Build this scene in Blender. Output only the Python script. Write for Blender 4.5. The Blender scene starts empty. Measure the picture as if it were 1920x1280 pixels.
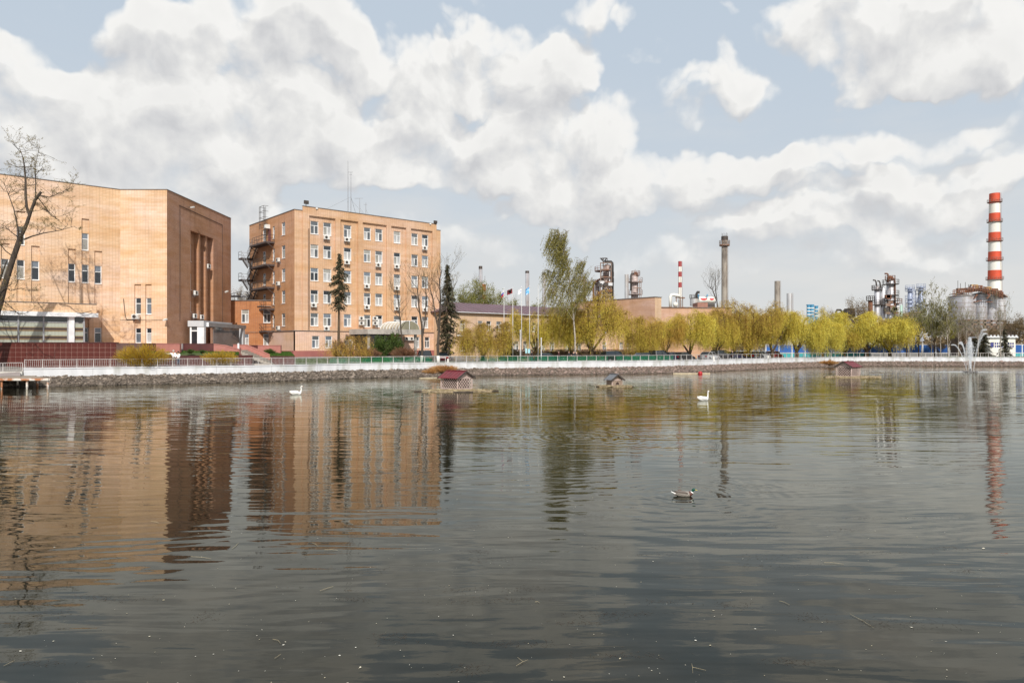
import bpy, math, random
import numpy as np
from mathutils import Vector, Matrix, noise as mnoise
R = math.radians
scene = bpy.context.scene
COL = scene.collection

# ------------------------------------------------------------------ camera
F, CX, CY, HC = 1310.0, 960.0, 649.0, 3.7      # focal length in photo pixels, horizon row, eye height over the water
cd = bpy.data.cameras.new('camera')
cam = bpy.data.objects.new('camera', cd); COL.objects.link(cam)
cam.location = (0, 0, HC); cam.rotation_euler = (R(90), 0, 0)
cd.sensor_width = 36; cd.lens = 36 * F / 1920; cd.shift_y = (CY - 640) / 1920
cd.clip_start = .1; cd.clip_end = 9000
scene.camera = cam

# ------------------------------------------------------------------ sun, exposure
SUN_XY, SUN_EL = (.15, -.99), 40
sd = bpy.data.lights.new('sun', 'SUN'); sun = bpy.data.objects.new('sun', sd); COL.objects.link(sun)
sd.energy = 4.6; sd.angle = R(.6); sd.color = (1, .95, .87)
sv = Vector((SUN_XY[0], SUN_XY[1], math.tan(R(SUN_EL)))).normalized()
sun.rotation_euler = sv.to_track_quat('Z', 'Y').to_euler(); sun.location = sv * 100
vs = scene.view_settings
vs.view_transform = 'Standard'; vs.look = 'None'; vs.exposure = 0.0; vs.gamma = 1; vs.use_curve_mapping = False
scene.render.engine = 'CYCLES'
scene.cycles.max_bounces = 6; scene.cycles.transparent_max_bounces = 24

# ------------------------------------------------------------------ sky (world)
def px2ae(px, py):
    return math.atan((px - CX) / F), math.atan((CY - py) / F * math.cos(math.atan((px - CX) / F)))

# clouds as seen in the sky: centre px, py, half width, half height, strength
CLOUDS = [
 (45,165,150,105,1.15),(-60,120,110,80,1.0),(5,80,30,40,.6),(230,90,70,70,.6),(330,75,120,75,1.0),(470,55,130,85,1.1),(600,45,75,75,1.1),(610,130,90,70,.85),(420,140,130,50,.8),
 (715,125,75,65,1.0),(800,165,80,75,.95),(870,125,60,55,.9),(960,85,90,62,1.15),(1040,120,65,62,1.1),(960,165,130,45,.9),
 (230,175,130,50,.9),(130,240,220,75,1.15),(340,235,200,75,1.1),(560,235,190,75,1.1),(300,300,360,70,1.1),(600,305,230,60,1.1),(720,270,130,70,.95),(850,270,180,60,1.1),
 (1000,235,90,55,1.05),(1140,240,90,65,1.2),(1080,310,220,65,1.15),(1280,325,130,50,1.1),(1390,335,100,42,1.0),(1490,322,110,30,.75),(1180,365,280,48,.95),(1590,285,130,36,.8),(1740,258,150,32,.75),(1650,330,150,30,.55),
 (220,345,130,42,1.5),(330,375,130,42,1.5),(450,375,80,50,1.35),(440,420,110,45,1.2),(60,330,140,50,.8),
 (1345,150,70,38,.62),(1265,165,75,26,.50),(1410,155,75,28,.52),(1310,195,60,18,.35),(1165,108,50,20,.55),(1345,108,40,28,.45),(1090,10,70,44,.8),(1175,25,20,20,.6),(1395,22,30,16,.55),(845,45,45,20,.4),
 (1560,55,110,85,1.2),(1700,70,180,95,1.3),(1850,60,160,105,1.2),(1860,140,90,55,1.0),(1700,125,180,45,.8),(1600,100,60,34,.5),
 (1600,395,200,55,.95),(1780,360,190,60,1.1),(1900,320,110,50,1.0),(1480,425,230,40,.8),(1900,230,60,45,.7),
 (990,402,55,24,1.2),(1090,415,110,34,1.1),(760,320,130,40,1.0),(960,335,180,40,1.05),(1200,400,200,36,.95),(880,470,150,40,.55),(1400,480,450,40,.6),(700,440,160,50,.5),(1750,460,200,40,.6),
]
w = bpy.data.worlds.new('World'); scene.world = w; w.use_nodes = True
def build_world():
    nt = w.node_tree; N = nt.nodes; L = nt.links
    for n in list(N): N.remove(n)
    out = N.new('ShaderNodeOutputWorld'); bg = N.new('ShaderNodeBackground'); bg.inputs[1].default_value = .1
    L.new(bg.outputs[0], out.inputs[0])
    # --- density group
    g = bpy.data.node_groups.new('cloud_density', 'ShaderNodeTree')
    g.interface.new_socket('P', in_out='INPUT', socket_type='NodeSocketVector')
    g.interface.new_socket('D', in_out='OUTPUT', socket_type='NodeSocketFloat')
    gn, gl = g.nodes, g.links
    gi = gn.new('NodeGroupInput'); go = gn.new('NodeGroupOutput')
    def math_(op, a, b=None, c=None, clamp=False, nodes=gn, links=gl):
        m = nodes.new('ShaderNodeMath'); m.operation = op; m.use_clamp = clamp
        for i, s in enumerate((a, b, c)):
            if s is None: continue
            if isinstance(s, (int, float)): m.inputs[i].default_value = s
            else: links.new(s, m.inputs[i])
        return m.outputs[0]
    def vmath(op, a, b=None, c=None, nodes=gn, links=gl):
        m = nodes.new('ShaderNodeVectorMath'); m.operation = op
        for i, s in enumerate((a, b, c)):
            if s is None: continue
            if isinstance(s, (tuple, list)): m.inputs[i].default_value = s
            elif isinstance(s, (int, float)): m.inputs['Scale'].default_value = s
            else: links.new(s, m.inputs[i])
        return m.outputs['Value'] if op in ('DOT_PRODUCT', 'LENGTH') else m.outputs['Vector']
    def noise_(v, scale, detail, rough=.55, nodes=gn, links=gl, col=False, dist=0):
        n = nodes.new('ShaderNodeTexNoise'); n.noise_dimensions = '2D'; n.inputs['Scale'].default_value = scale
        n.inputs['Detail'].default_value = detail; n.inputs['Roughness'].default_value = rough; n.inputs['Distortion'].default_value = dist
        links.new(v, n.inputs['Vector']); return n.outputs[1 if col else 0]
    P0 = gi.outputs[0]
    # domain warp so that the outlines billow
    wv = noise_(P0, 7, 4, .55, col=True)
    wv0 = vmath('SUBTRACT', wv, (.5, .5, .5)); wv = vmath('SCALE', wv0, .13)
    P = vmath('ADD', P0, wv); P2 = vmath('ADD', P0, vmath('SCALE', wv0, .045))
    acc = None
    for (px, py, rx, ry, s) in CLOUDS:
        a, e = px2ae(px, py)
        a2, _ = px2ae(px + rx, py); _, e2 = px2ae(px, py - ry)
        ra = abs(a2 - a) * 1.12 + .004; re = abs(e2 - e) * 1.12 + .004
        q = vmath('MULTIPLY_ADD', P, (1 / ra, 1 / re, 0), (-a / ra, -e / re, 0))
        d = vmath('DOT_PRODUCT', q, q)
        d = math_('SUBTRACT', 1.0, d, clamp=True)
        acc = math_('MULTIPLY', d, s) if acc is None else math_('MULTIPLY_ADD', d, s, acc)
    acc = math_('SMOOTH_MIN', acc, 1.0, .5)
    # outside the photographed part: the same kind of broken cloud everywhere
    sep = gn.new('ShaderNodeSeparateXYZ'); gl.new(P0, sep.inputs[0])
    ab = math_('ABSOLUTE', sep.outputs[0])
    o1 = math_('MULTIPLY', math_('SUBTRACT', ab, .66), 6, clamp=True)
    o2 = math_('MULTIPLY', math_('SUBTRACT', sep.outputs[1], .47), 8, clamp=True)
    o = math_('MAXIMUM', o1, o2)
    big = noise_(P0, 3.2, 3, .5)
    big = math_('MULTIPLY', math_('SUBTRACT', big, .42), 5, clamp=True)
    acc = math_('ADD', acc, math_('MULTIPLY', o, big))
    f1 = noise_(P2, 10, 9, .65)
    vo = gn.new('ShaderNodeTexVoronoi'); vo.voronoi_dimensions = '2D'; vo.feature = 'F1'; vo.inputs['Scale'].default_value = 11
    vo.inputs['Detail'].default_value = 3.5; vo.inputs['Roughness'].default_value = .5
    gl.new(P2, vo.inputs['Vector'])
    f2 = math_('SUBTRACT', .5, vo.outputs['Distance'])
    d = math_('MULTIPLY_ADD', math_('SUBTRACT', f1, .5), .70, acc)
    d = math_('MULTIPLY_ADD', f2, .62, d)
    gl.new(d, go.inputs[0])
    # --- main
    W = dict(nodes=N, links=L)
    tc = N.new('ShaderNodeTexCoord'); dirn = vmath('NORMALIZE', tc.outputs['Generated'], **W)
    sp = N.new('ShaderNodeSeparateXYZ'); L.new(dirn, sp.inputs[0])
    az = math_('ARCTAN2', sp.outputs[0], sp.outputs[1], **W); el = math_('ARCSINE', sp.outputs[2], **W)
    elm = math_('ABSOLUTE', el, **W)
    cb = N.new('ShaderNodeCombineXYZ'); L.new(az, cb.inputs[0]); L.new(elm, cb.inputs[1])
    def dens(v):
        n = N.new('ShaderNodeGroup'); n.node_tree = g; L.new(v, n.inputs[0]); return n.outputs[0]
    D0 = dens(cb.outputs[0])
    D1 = dens(vmath('ADD', cb.outputs[0], (.014, .030, 0), **W))
    sky = N.new('ShaderNodeTexSky'); sky.sky_type = 'NISHITA'; sky.sun_disc = False
    sky.sun_elevation = R(SUN_EL); sky.sun_rotation = math.atan2(SUN_XY[0], SUN_XY[1])
    sky.air_density = 1.0; sky.dust_density = 2.0; sky.altitude = 150
    def mix(f, a, b, mode='MIX'):
        m = N.new('ShaderNodeMix'); m.data_type = 'RGBA'; m.blend_type = mode
        if isinstance(f, (int, float)): m.inputs[0].default_value = f
        else: L.new(f, m.inputs[0])
        for s, i in ((a, 6), (b, 7)):
            if isinstance(s, tuple): m.inputs[i].default_value = s + (1,)
            else: L.new(s, m.inputs[i])
        return m.outputs[2]
    # thin milky veil, thicker toward the horizon
    veil = math_('SUBTRACT', 1.0, math_('MULTIPLY', elm, 1.75, **W), clamp=True, **W)
    veil = math_('MULTIPLY_ADD', math_('POWER', veil, 2.2, **W), .58, .41, **W)
    clear = mix(.85, sky.outputs[0], (4.6, 5.95, 7.6))
    lowc = mix(math_('MULTIPLY_ADD', elm, -3.6, 1.0, clamp=True, **W), (6.7, 7.0, 7.15), (7.5, 7.4, 7.1))
    skyv = mix(veil, clear, lowc)
    # faint stretched cloud bars low down
    mp = N.new('ShaderNodeMapping'); mp.inputs['Scale'].default_value = (2.2, 9, 1); L.new(cb.outputs[0], mp.inputs[0])
    bar = noise_(mp.outputs[0], 2.0, 6, .55, **W)
    br_ = N.new('ShaderNodeMapRange'); br_.interpolation_type = 'SMOOTHSTEP'; L.new(bar, br_.inputs[0]); br_.inputs[1].default_value = .38; br_.inputs[2].default_value = .78
    skyv = mix(math_('MULTIPLY', br_.outputs[0], math_('MULTIPLY_ADD', elm, -2.0, .75, clamp=True, **W), **W), skyv, (7.7, 7.6, 7.4))
    mr = N.new('ShaderNodeMapRange'); mr.interpolation_type = 'SMOOTHSTEP'; L.new(D0, mr.inputs[0])
    mr.inputs[1].default_value = .06; L.new(math_('MULTIPLY_ADD', math_('SUBTRACT', .34, elm, clamp=True, **W), 1.6, .62, **W), mr.inputs[2])
    alpha = math_('MULTIPLY', mr.outputs[0], .97, **W)
    lit = math_('SUBTRACT', D0, D1, **W)
    lit = math_('MULTIPLY_ADD', lit, 1.45, .64, clamp=True, **W)
    thick = N.new('ShaderNodeMapRange'); L.new(D0, thick.inputs[0]); thick.inputs[1].default_value = .5; thick.inputs[2].default_value = 1.5
    lit2 = math_('MULTIPLY_ADD', thick.outputs[0], -.30, lit, clamp=True, **W)
    cc = N.new('ShaderNodeValToRGB'); L.new(lit2, cc.inputs[0])
    E = cc.color_ramp.elements
    E[0].position = .0; E[0].color = (.61, .615, .63, 1); E[1].position = 1; E[1].color = (.94, .93, .905, 1)
    for p, c in ((.35, (.72, .72, .722)), (.65, (.81, .805, .79))):
        e = E.new(p); e.color = c + (1,)
    cloud = mix(1.0, cc.outputs[0], (10, 10, 10), 'MULTIPLY')
    res = mix(alpha, skyv, cloud)
    L.new(res, bg.inputs[0])
build_world()
w.cycles.sampling_method = "MANUAL"; w.cycles.sample_map_resolution = 256
# ------------------------------------------------------------------ helpers
def PX(px, d): return (px - CX) / F * d
def PZ(py, d): return HC + (CY - py) * d / F
def PT(px, py, d): return Vector((PX(px, d), d, PZ(py, d)))

def tag(o, label=None, cat=None, group=None, kind=None):
    if label: o['label'] = label
    if cat: o['category'] = cat
    if group: o['group'] = group
    if kind: o['kind'] = kind
    return o
def thing(name, loc, label, cat, group=None, rz=0):
    o = bpy.data.objects.new(name, None); COL.objects.link(o); o.empty_display_size = .3
    o.location = loc; o.rotation_euler = (0, 0, rz)
    return tag(o, label, cat, group)
KIDS = {}
def link(o, parent=None):
    COL.objects.link(o)
    if parent is not None:
        o.parent = parent; KIDS.setdefault(parent.name, []).append(o)
    return o
def copy_tree(o, parent=None, loc=None, rz=None, label=None, scale=None):
    c = o.copy(); COL.objects.link(c)
    if parent is not None: c.parent = parent; KIDS.setdefault(parent.name, []).append(c)
    for ch in list(KIDS.get(o.name, [])): copy_tree(ch, c)
    if loc is not None: c.location = loc
    if rz is not None: c.rotation_euler = (0, 0, rz)
    if scale is not None: c.scale = scale if isinstance(scale, tuple) else (scale,) * 3
    if label: c['label'] = label
    return c

class MB:
    def __init__(s): s.v = []; s.f = []; s.m = []; s.uv = {}
    def add(s, vs_, fs, m=0, uvs=None):
        b = len(s.v); s.v += [tuple(v) for v in vs_]
        for k, f in enumerate(fs):
            if uvs: s.uv[len(s.f)] = uvs[k]
            s.f.append(tuple(b + i for i in f)); s.m.append(m)
    def box(s, x0, x1, y0, y1, z0, z1, m=0):
        s.add([(x0,y0,z0),(x1,y0,z0),(x1,y1,z0),(x0,y1,z0),(x0,y0,z1),(x1,y0,z1),(x1,y1,z1),(x0,y1,z1)],
              [(0,3,2,1),(4,5,6,7),(0,1,5,4),(1,2,6,5),(2,3,7,6),(3,0,4,7)], m)
    def beam(s, p, q, w, h=None, m=0, up=(0,0,1)):
        p = Vector(p); q = Vector(q); h = h or w; d = q - p
        if d.length < 1e-6: return
        d.normalize(); u = Vector(up)
        if abs(d.dot(u)) > .97: u = Vector((0,1,0))
        a = d.cross(u).normalized() * (w/2); b = a.cross(d).normalized() * (h/2)
        s.add([p-a-b,p+a-b,p+a+b,p-a+b,q-a-b,q+a-b,q+a+b,q-a+b],
              [(0,1,2,3),(7,6,5,4),(0,4,5,1),(1,5,6,2),(2,6,7,3),(3,7,4,0)], m)
    def tube(s, pts, r, n=6, m=0, cap=True, sx=None):
        pts = [Vector(p) for p in pts]; k = len(pts)
        if not hasattr(r, '__len__'): r = [r]*k
        ref = None; b = len(s.v)
        for i, p in enumerate(pts):
            t = (pts[min(i+1,k-1)] - pts[max(i-1,0)])
            t = t.normalized() if t.length > 1e-9 else Vector((0,0,1))
            if ref is None:
                ref = Vector((1,0,0)) if abs(t.x) < .8 else Vector((0,1,0))
            a = (ref - t*ref.dot(t)).normalized(); c = t.cross(a); ref = a
            for j in range(n):
                an = 2*math.pi*j/n
                s.v.append(tuple(p + (a*math.cos(an) + c*math.sin(an))*r[i]))
        for i in range(k-1):
            for j in range(n):
                s.f.append((b+i*n+j, b+i*n+(j+1)%n, b+(i+1)*n+(j+1)%n, b+(i+1)*n+j)); s.m.append(m)
        if cap:
            s.f.append(tuple(b+j for j in reversed(range(n)))); s.m.append(m)
            s.f.append(tuple(b+(k-1)*n+j for j in range(n))); s.m.append(m)
    def lathe(s, c, prof, n=20, m=0, a0=0, a1=2*math.pi):
        b = len(s.v); full = abs(a1-a0-2*math.pi) < 1e-6; nn = n if full else n+1
        for (r, z) in prof:
            for j in range(nn):
                a = a0 + (a1-a0)*j/n; s.v.append((c[0]+r*math.cos(a), c[1]+r*math.sin(a), c[2]+z))
        for i in range(len(prof)-1):
            for j in range(n):
                j2 = (j+1) % nn
                s.f.append((b+i*nn+j, b+i*nn+j2, b+(i+1)*nn+j2, b+(i+1)*nn+j)); s.m.append(m)
    def loft(s, rings, m=0, cap=True, ms=None):
        b = len(s.v); n = len(rings[0])
        for r_ in rings: s.v += [tuple(p) for p in r_]
        for i in range(len(rings)-1):
            for j in range(n):
                s.f.append((b+i*n+j, b+i*n+(j+1)%n, b+(i+1)*n+(j+1)%n, b+(i+1)*n+j)); s.m.append(ms[i] if ms else m)
        if cap:
            s.f.append(tuple(b+j for j in reversed(range(n)))); s.m.append(ms[0] if ms else m)
            s.f.append(tuple(b+(len(rings)-1)*n+j for j in range(n))); s.m.append(ms[-1] if ms else m)
    def extrude(s, poly, z0, z1, m=0):
        n = len(poly)
        s.add([(x,y,z0) for x,y in poly]+[(x,y,z1) for x,y in poly],
              [tuple(reversed(range(n))), tuple(range(n,2*n))]+[(i,(i+1)%n,n+(i+1)%n,n+i) for i in range(n)], m)
    def mesh(s, name, mats, smooth=False, off=None, wn=False):
        me = bpy.data.meshes.new(name)
        vv = s.v if off is None else [(x-off[0], y-off[1], z-off[2]) for x,y,z in s.v]
        me.from_pydata(vv, [], s.f)
        for mt in (mats if isinstance(mats, (list, tuple)) else [mats]): me.materials.append(mt)
        me.polygons.foreach_set('material_index', s.m)
        if smooth: me.polygons.foreach_set('use_smooth', [True]*len(s.f))
        if s.uv:
            ul = me.uv_layers.new(name='UVMap')
            for fi, uvs in s.uv.items():
                p = me.polygons[fi]
                for k, li in enumerate(p.loop_indices): ul.data[li].uv = uvs[k]
        me.update()
        return me
    def build(s, name, mats, parent=None, smooth=False, sharp=False, kind=None):
        off = tuple(parent.matrix_basis.translation) if parent is not None else None
        if parent is not None and parent.parent is not None:
            off = tuple(Vector(off) + parent.parent.matrix_basis.translation)
        me = s.mesh(name, mats, smooth, off)
        if sharp: me.set_sharp_from_angle(angle=R(35))
        o = bpy.data.objects.new(name, me); link(o, parent)
        if kind: o['kind'] = kind
        return o
def place(name, me, parent, loc, rz=0, scale=None):
    """a part that shares mesh data; loc is in world space, parent is an unrotated empty or part"""
    o = bpy.data.objects.new(name, me); link(o, parent)
    L0 = Vector(loc)
    if parent is not None:
        L0 = L0 - parent.matrix_basis.translation
        if parent.parent is not None: L0 = L0 - parent.parent.matrix_basis.translation
    o.location = L0; o.rotation_euler = (0,0,rz)
    if scale: o.scale = scale
    return o
def npmesh(name, V, Q, mats, tint=None, smooth=False, midx=None):
    """fast mesh from numpy: V (n,3), Q (m,k) all faces with k corners"""
    me = bpy.data.meshes.new(name); V = np.asarray(V, np.float32); Q = np.asarray(Q, np.int32); k = Q.shape[1]
    me.vertices.add(len(V)); me.vertices.foreach_set('co', V.ravel())
    me.loops.add(Q.size); me.loops.foreach_set('vertex_index', Q.ravel())
    me.polygons.add(len(Q)); me.polygons.foreach_set('loop_start', np.arange(0, Q.size, k, dtype=np.int32))
    if smooth: me.polygons.foreach_set('use_smooth', np.ones(len(Q), bool))
    for mt in (mats if isinstance(mats, (list, tuple)) else [mats]): me.materials.append(mt)
    if midx is not None: me.polygons.foreach_set('material_index', np.asarray(midx, np.int32))
    me.update(calc_edges=True)
    if tint is not None:
        at = me.attributes.new('tint', 'FLOAT', 'FACE'); at.data.foreach_set('value', np.asarray(tint, np.float32))
    return me

# ------------------------------------------------------------------ materials
MATS = {}
def mat(name, c1, c2=None, scale=3.0, rough=.7, metal=0.0, bump=0.0, detail=5, stretch=(1,1,1), lo=.35, hi=.65, spec=None, coat=0, c3=None, s3=.4):
    m = bpy.data.materials.new(name); m.use_nodes = True; nt = m.node_tree; N, L = nt.nodes, nt.links
    b = N['Principled BSDF']; b.inputs['Roughness'].default_value = rough; b.inputs['Metallic'].default_value = metal
    if spec is not None: b.inputs['Specular IOR Level'].default_value = spec
    if coat: b.inputs['Coat Weight'].default_value = coat
    b.inputs['Base Color'].default_value = tuple(c1) + (1,)
    if c2 is not None or bump:
        tc = N.new('ShaderNodeTexCoord'); mp = N.new('ShaderNodeMapping'); mp.inputs['Scale'].default_value = stretch
        L.new(tc.outputs['Object'], mp.inputs[0])
        n = N.new('ShaderNodeTexNoise'); n.inputs['Scale'].default_value = scale; n.inputs['Detail'].default_value = detail
        L.new(mp.outputs[0], n.inputs['Vector'])
        if c2 is not None:
            r = N.new('ShaderNodeValToRGB'); L.new(n.outputs[0], r.inputs[0])
            r.color_ramp.elements[0].position = lo; r.color_ramp.elements[1].position = hi
            r.color_ramp.elements[0].color = tuple(c1)+(1,); r.color_ramp.elements[1].color = tuple(c2)+(1,)
            src = r.outputs[0]
            if c3 is not None:
                n3 = N.new('ShaderNodeTexNoise'); n3.inputs['Scale'].default_value = s3; n3.inputs['Detail'].default_value = 6
                L.new(mp.outputs[0], n3.inputs['Vector'])
                r3 = N.new('ShaderNodeValToRGB'); L.new(n3.outputs[0], r3.inputs[0])
                r3.color_ramp.elements[0].position = .5; r3.color_ramp.elements[1].position = .66
                r3.color_ramp.elements[0].color = (0,0,0,1); r3.color_ramp.elements[1].color = (1,1,1,1)
                mx = N.new('ShaderNodeMix'); mx.data_type = 'RGBA'; L.new(r3.outputs[0], mx.inputs[0]); L.new(src, mx.inputs[6]); mx.inputs[7].default_value = tuple(c3)+(1,)
                src = mx.outputs[2]
            L.new(src, b.inputs['Base Color'])
        if bump:
            bp = N.new('ShaderNodeBump'); bp.inputs['Strength'].default_value = min(1, bump); bp.inputs['Distance'].default_value = .03*max(1,bump)
            L.new(n.outputs[0], bp.inputs['Height']); L.new(bp.outputs[0], b.inputs['Normal'])
    MATS[name] = m; return m

def brick_mat(name, ca, cb_, mortar, bw=.33, bh=.15, tone=(1,1,1), band=.35, stain=.25, mw=.022, offset=0.0):
    """masonry on UVs given in metres"""
    m = bpy.data.materials.new(name); m.use_nodes = True; nt = m.node_tree; N, L = nt.nodes, nt.links
    b = N['Principled BSDF']; b.inputs['Roughness'].default_value = .85
    uv = N.new('ShaderNodeUVMap'); uv.uv_map = 'UVMap'
    br = N.new('ShaderNodeTexBrick'); br.offset = offset; br.inputs['Scale'].default_value = 1
    br.inputs['Brick Width'].default_value = bw; br.inputs['Row Height'].default_value = bh; br.inputs['Mortar Size'].default_value = mw
    br.inputs['Mortar Smooth'].default_value = .3; br.inputs['Bias'].default_value = 0
    br.inputs['Color1'].default_value = tuple(ca)+(1,); br.inputs['Color2'].default_value = tuple(cb_)+(1,); br.inputs['Mortar'].default_value = tuple(mortar)+(1,)
    L.new(uv.outputs[0], br.inputs['Vector'])
    def nz(sc, stretch, det=5):
        mp = N.new('ShaderNodeMapping'); mp.inputs['Scale'].default_value = stretch; L.new(uv.outputs[0], mp.inputs[0])
        n = N.new('ShaderNodeTexNoise'); n.inputs['Scale'].default_value = sc; n.inputs['Detail'].default_value = det; n.inputs['Roughness'].default_value = .6; L.new(mp.outputs[0], n.inputs['Vector']); return n.outputs[0]
    def mulramp(src, fac, p0, p1, c0, c1):
        r = N.new('ShaderNodeValToRGB'); L.new(fac, r.inputs[0]); r.color_ramp.elements[0].position = p0; r.color_ramp.elements[1].position = p1
        r.color_ramp.elements[0].color = tuple(c0)+(1,); r.color_ramp.elements[1].color = tuple(c1)+(1,)
        x = N.new('ShaderNodeMix'); x.data_type = 'RGBA'; x.blend_type = 'MULTIPLY'; x.inputs[0].default_value = 1
        L.new(src, x.inputs[6]); L.new(r.outputs[0], x.inputs[7]); return x.outputs[2]
    s = br.outputs[0]
    s = mulramp(s, nz(.5, (.35, 2.2, 1), 6), .38, .62, (1-band*.35, 1-band*.65, 1-band), (1.0, 1.0, 1.03))     # pallets of lighter and more orange brick in bands
    s = mulramp(s, nz(.09, (1, 1.6, 1), 4), .42, .60, (1.0, .93, .82), (1.02, 1.0, 1.06))
    s = mulramp(s, nz(.22, (1, 1, 1), 3), .35, .65, (.90, .88, .86), (1.06, 1.06, 1.06))
    s = mulramp(s, nz(1.3, (1, .10, 1), 5), .30, .46, (1-stain, 1-stain*1.1, 1-stain*1.2), (1, 1, 1))          # runs of soot
    L.new(s, b.inputs['Base Color'])
    bp = N.new('ShaderNodeBump'); bp.inputs['Strength'].default_value = .5; bp.inputs['Distance'].default_value = .01; bp.invert = True
    L.new(br.outputs['Fac'], bp.inputs['Height']); L.new(bp.outputs[0], b.inputs['Normal'])
    MATS[name] = m; return m

def foliage_mat(name, cols, trans=.35, rnd=.25):
    """leaf colour from the tint attribute plus a shift per tree"""
    m = bpy.data.materials.new(name); m.use_nodes = True; nt = m.node_tree; N, L = nt.nodes, nt.links
    b = N['Principled BSDF']; b.inputs['Roughness'].default_value = .6; b.inputs['Specular IOR Level'].default_value = .25
    at = N.new('ShaderNodeAttribute'); at.attribute_name = 'tint'
    oi = N.new('ShaderNodeObjectInfo')
    ma = N.new('ShaderNodeMath'); ma.operation = 'MULTIPLY_ADD'; L.new(oi.outputs['Random'], ma.inputs[0]); ma.inputs[1].default_value = rnd; 
    ad = N.new('ShaderNodeMath'); ad.operation = 'SUBTRACT'; L.new(at.outputs['Fac'], ad.inputs[0]); ad.inputs[1].default_value = rnd/2
    L.new(ad.outputs[0], ma.inputs[2])
    r = N.new('ShaderNodeValToRGB'); L.new(ma.outputs[0], r.inputs[0]); E = r.color_ramp.elements
    for i, c in enumerate(cols):
        p = i/(len(cols)-1)
        if i == 0: e = E[0]; e.position = 0
        elif i == len(cols)-1: e = E[-1]; e.position = 1
        else: e = E.new(p)
        e.color = tuple(c)+(1,)
    L.new(r.outputs[0], b.inputs['Base Color'])
    if trans:
        t = N.new('ShaderNodeBsdfTranslucent'); L.new(r.outputs[0], t.inputs[0])
        mx = N.new('ShaderNodeMixShader'); mx.inputs[0].default_value = trans
        L.new(b.outputs[0], mx.inputs[1]); L.new(t.outputs[0], mx.inputs[2]); L.new(mx.outputs[0], N['Material Output'].inputs[0])
    MATS[name] = m; return m

m_white = mat('white_paint', (.74,.75,.77), (.60,.61,.63), scale=1.5, rough=.55)
m_frame = mat('window_white', (.80,.80,.80), rough=.35)
m_grey = mat('grey_metal', (.33,.34,.36), (.25,.25,.27), scale=4, rough=.5)
m_railwhite = mat('rail_paint', (.48,.46,.46), (.33,.30,.28), scale=5, rough=.5)
m_dark = mat('dark_metal', (.035,.032,.03), (.07,.05,.04), scale=4, rough=.6)
m_rust = mat('rust', (.22,.085,.04), (.10,.05,.035), scale=3, rough=.85)
m_rustgrey = mat('rusty_steel', (.20,.17,.15), (.20,.10,.06), scale=1.2, rough=.7)
m_steel = mat('aluminium_cladding', (.60,.60,.64), (.44,.44,.48), scale=.7, rough=.42, metal=.3, stretch=(1,1,.5), c3=(.38,.33,.31), s3=.5)
m_silver = mat('silver_paint', (.60,.60,.62), (.45,.45,.46), scale=.5, rough=.5, metal=.3, stretch=(1,1,.3), c3=(.46,.42,.39), s3=.6)
m_concrete = mat('concrete', (.38,.37,.35), (.30,.29,.27), scale=2, rough=.9, bump=.3)
m_chimneyc = mat('old_concrete', (.40,.36,.31), (.26,.225,.19), scale=1.1, rough=.9, stretch=(1,1,.25), c3=(.12,.10,.09), s3=.8)
m_red = mat('chimney_red', (.62,.075,.025), (.50,.07,.03), scale=.5, rough=.6)
m_chwhite = mat('chimney_white', (.80,.79,.75), (.70,.67,.60), scale=.4, rough=.65, stretch=(1,1,.3))
m_redstripe = mat('stripe_red', (.36,.04,.045), rough=.6)
m_bark = mat('bark', (.045,.035,.028), (.085,.065,.05), scale=5, rough=.95, stretch=(1,1,.3), bump=.6)
m_barkbrown = mat('brown_bark', (.12,.08,.045), (.06,.042,.028), scale=5, rough=.95, stretch=(1,1,.3))
m_birchbark = mat('birch_bark', (.42,.37,.31), (.10,.08,.065), scale=6, rough=.8, stretch=(1,1,2), lo=.48, hi=.62)
m_lime = mat('limewash', (.72,.71,.68), (.6,.58,.54), scale=5, rough=.9)
m_twig = mat('twig_brown', (.11,.075,.045), (.16,.11,.06), scale=2, rough=.9)
def glass_mat(name, c, rough=.06):
    m = mat(name, c, tuple(x*.6 for x in c), scale=.9, rough=rough, spec=.9); return m
P_DARK = glass_mat('pane_dark', (.022,.028,.036)); P_MID = glass_mat('pane_grey', (.11,.12,.13)); P_SKY = glass_mat('pane_bluish', (.16,.19,.23))
P_CURT = glass_mat('pane_white_curtain', (.50,.50,.50), .25); P_BLIND = glass_mat('pane_blind', (.34,.33,.30), .2)
# ------------------------------------------------------------------ pond outline (line of the white wall), ground, water
WALL = [(-66,52.5),(-56,58.2),(-46.3,66),(-38.5,70.1),(-31.5,73.6),(-25.9,77.2),(-20.4,83.2),(-9.6,89.5),(0,92.6),(13.2,96.3),(21.3,99.8),(27.7,105.5),(38.6,115),(52,126),(60,131.5),(68,133.8),(75.6,133.6),(94,131.5),(120,128),(150,122)]
def wallY(x):
    for (x0,y0),(x1,y1) in zip(WALL, WALL[1:]):
        if x <= x1: return y0 + (y1-y0)*(x-x0)/(x1-x0)
    return WALL[-1][1]
def sstep(t): t = max(0., min(1., t)); return t*t*(3-2*t)
def gz(x, y):
    """height of the ground behind the wall"""
    d = y - wallY(x)
    left = sstep((4 - x)/14)
    return 1.3 + .9*left*sstep((d-4)/16)
def poly_resample(P, step):
    out = []; carry = 0
    for (x0,y0),(x1,y1) in zip(P, P[1:]):
        L = math.hypot(x1-x0, y1-y0); t = carry
        while t < L: out.append((x0+(x1-x0)*t/L, y0+(y1-y0)*t/L)); t += step
        carry = t - L
    out.append(P[-1]); return out

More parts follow.
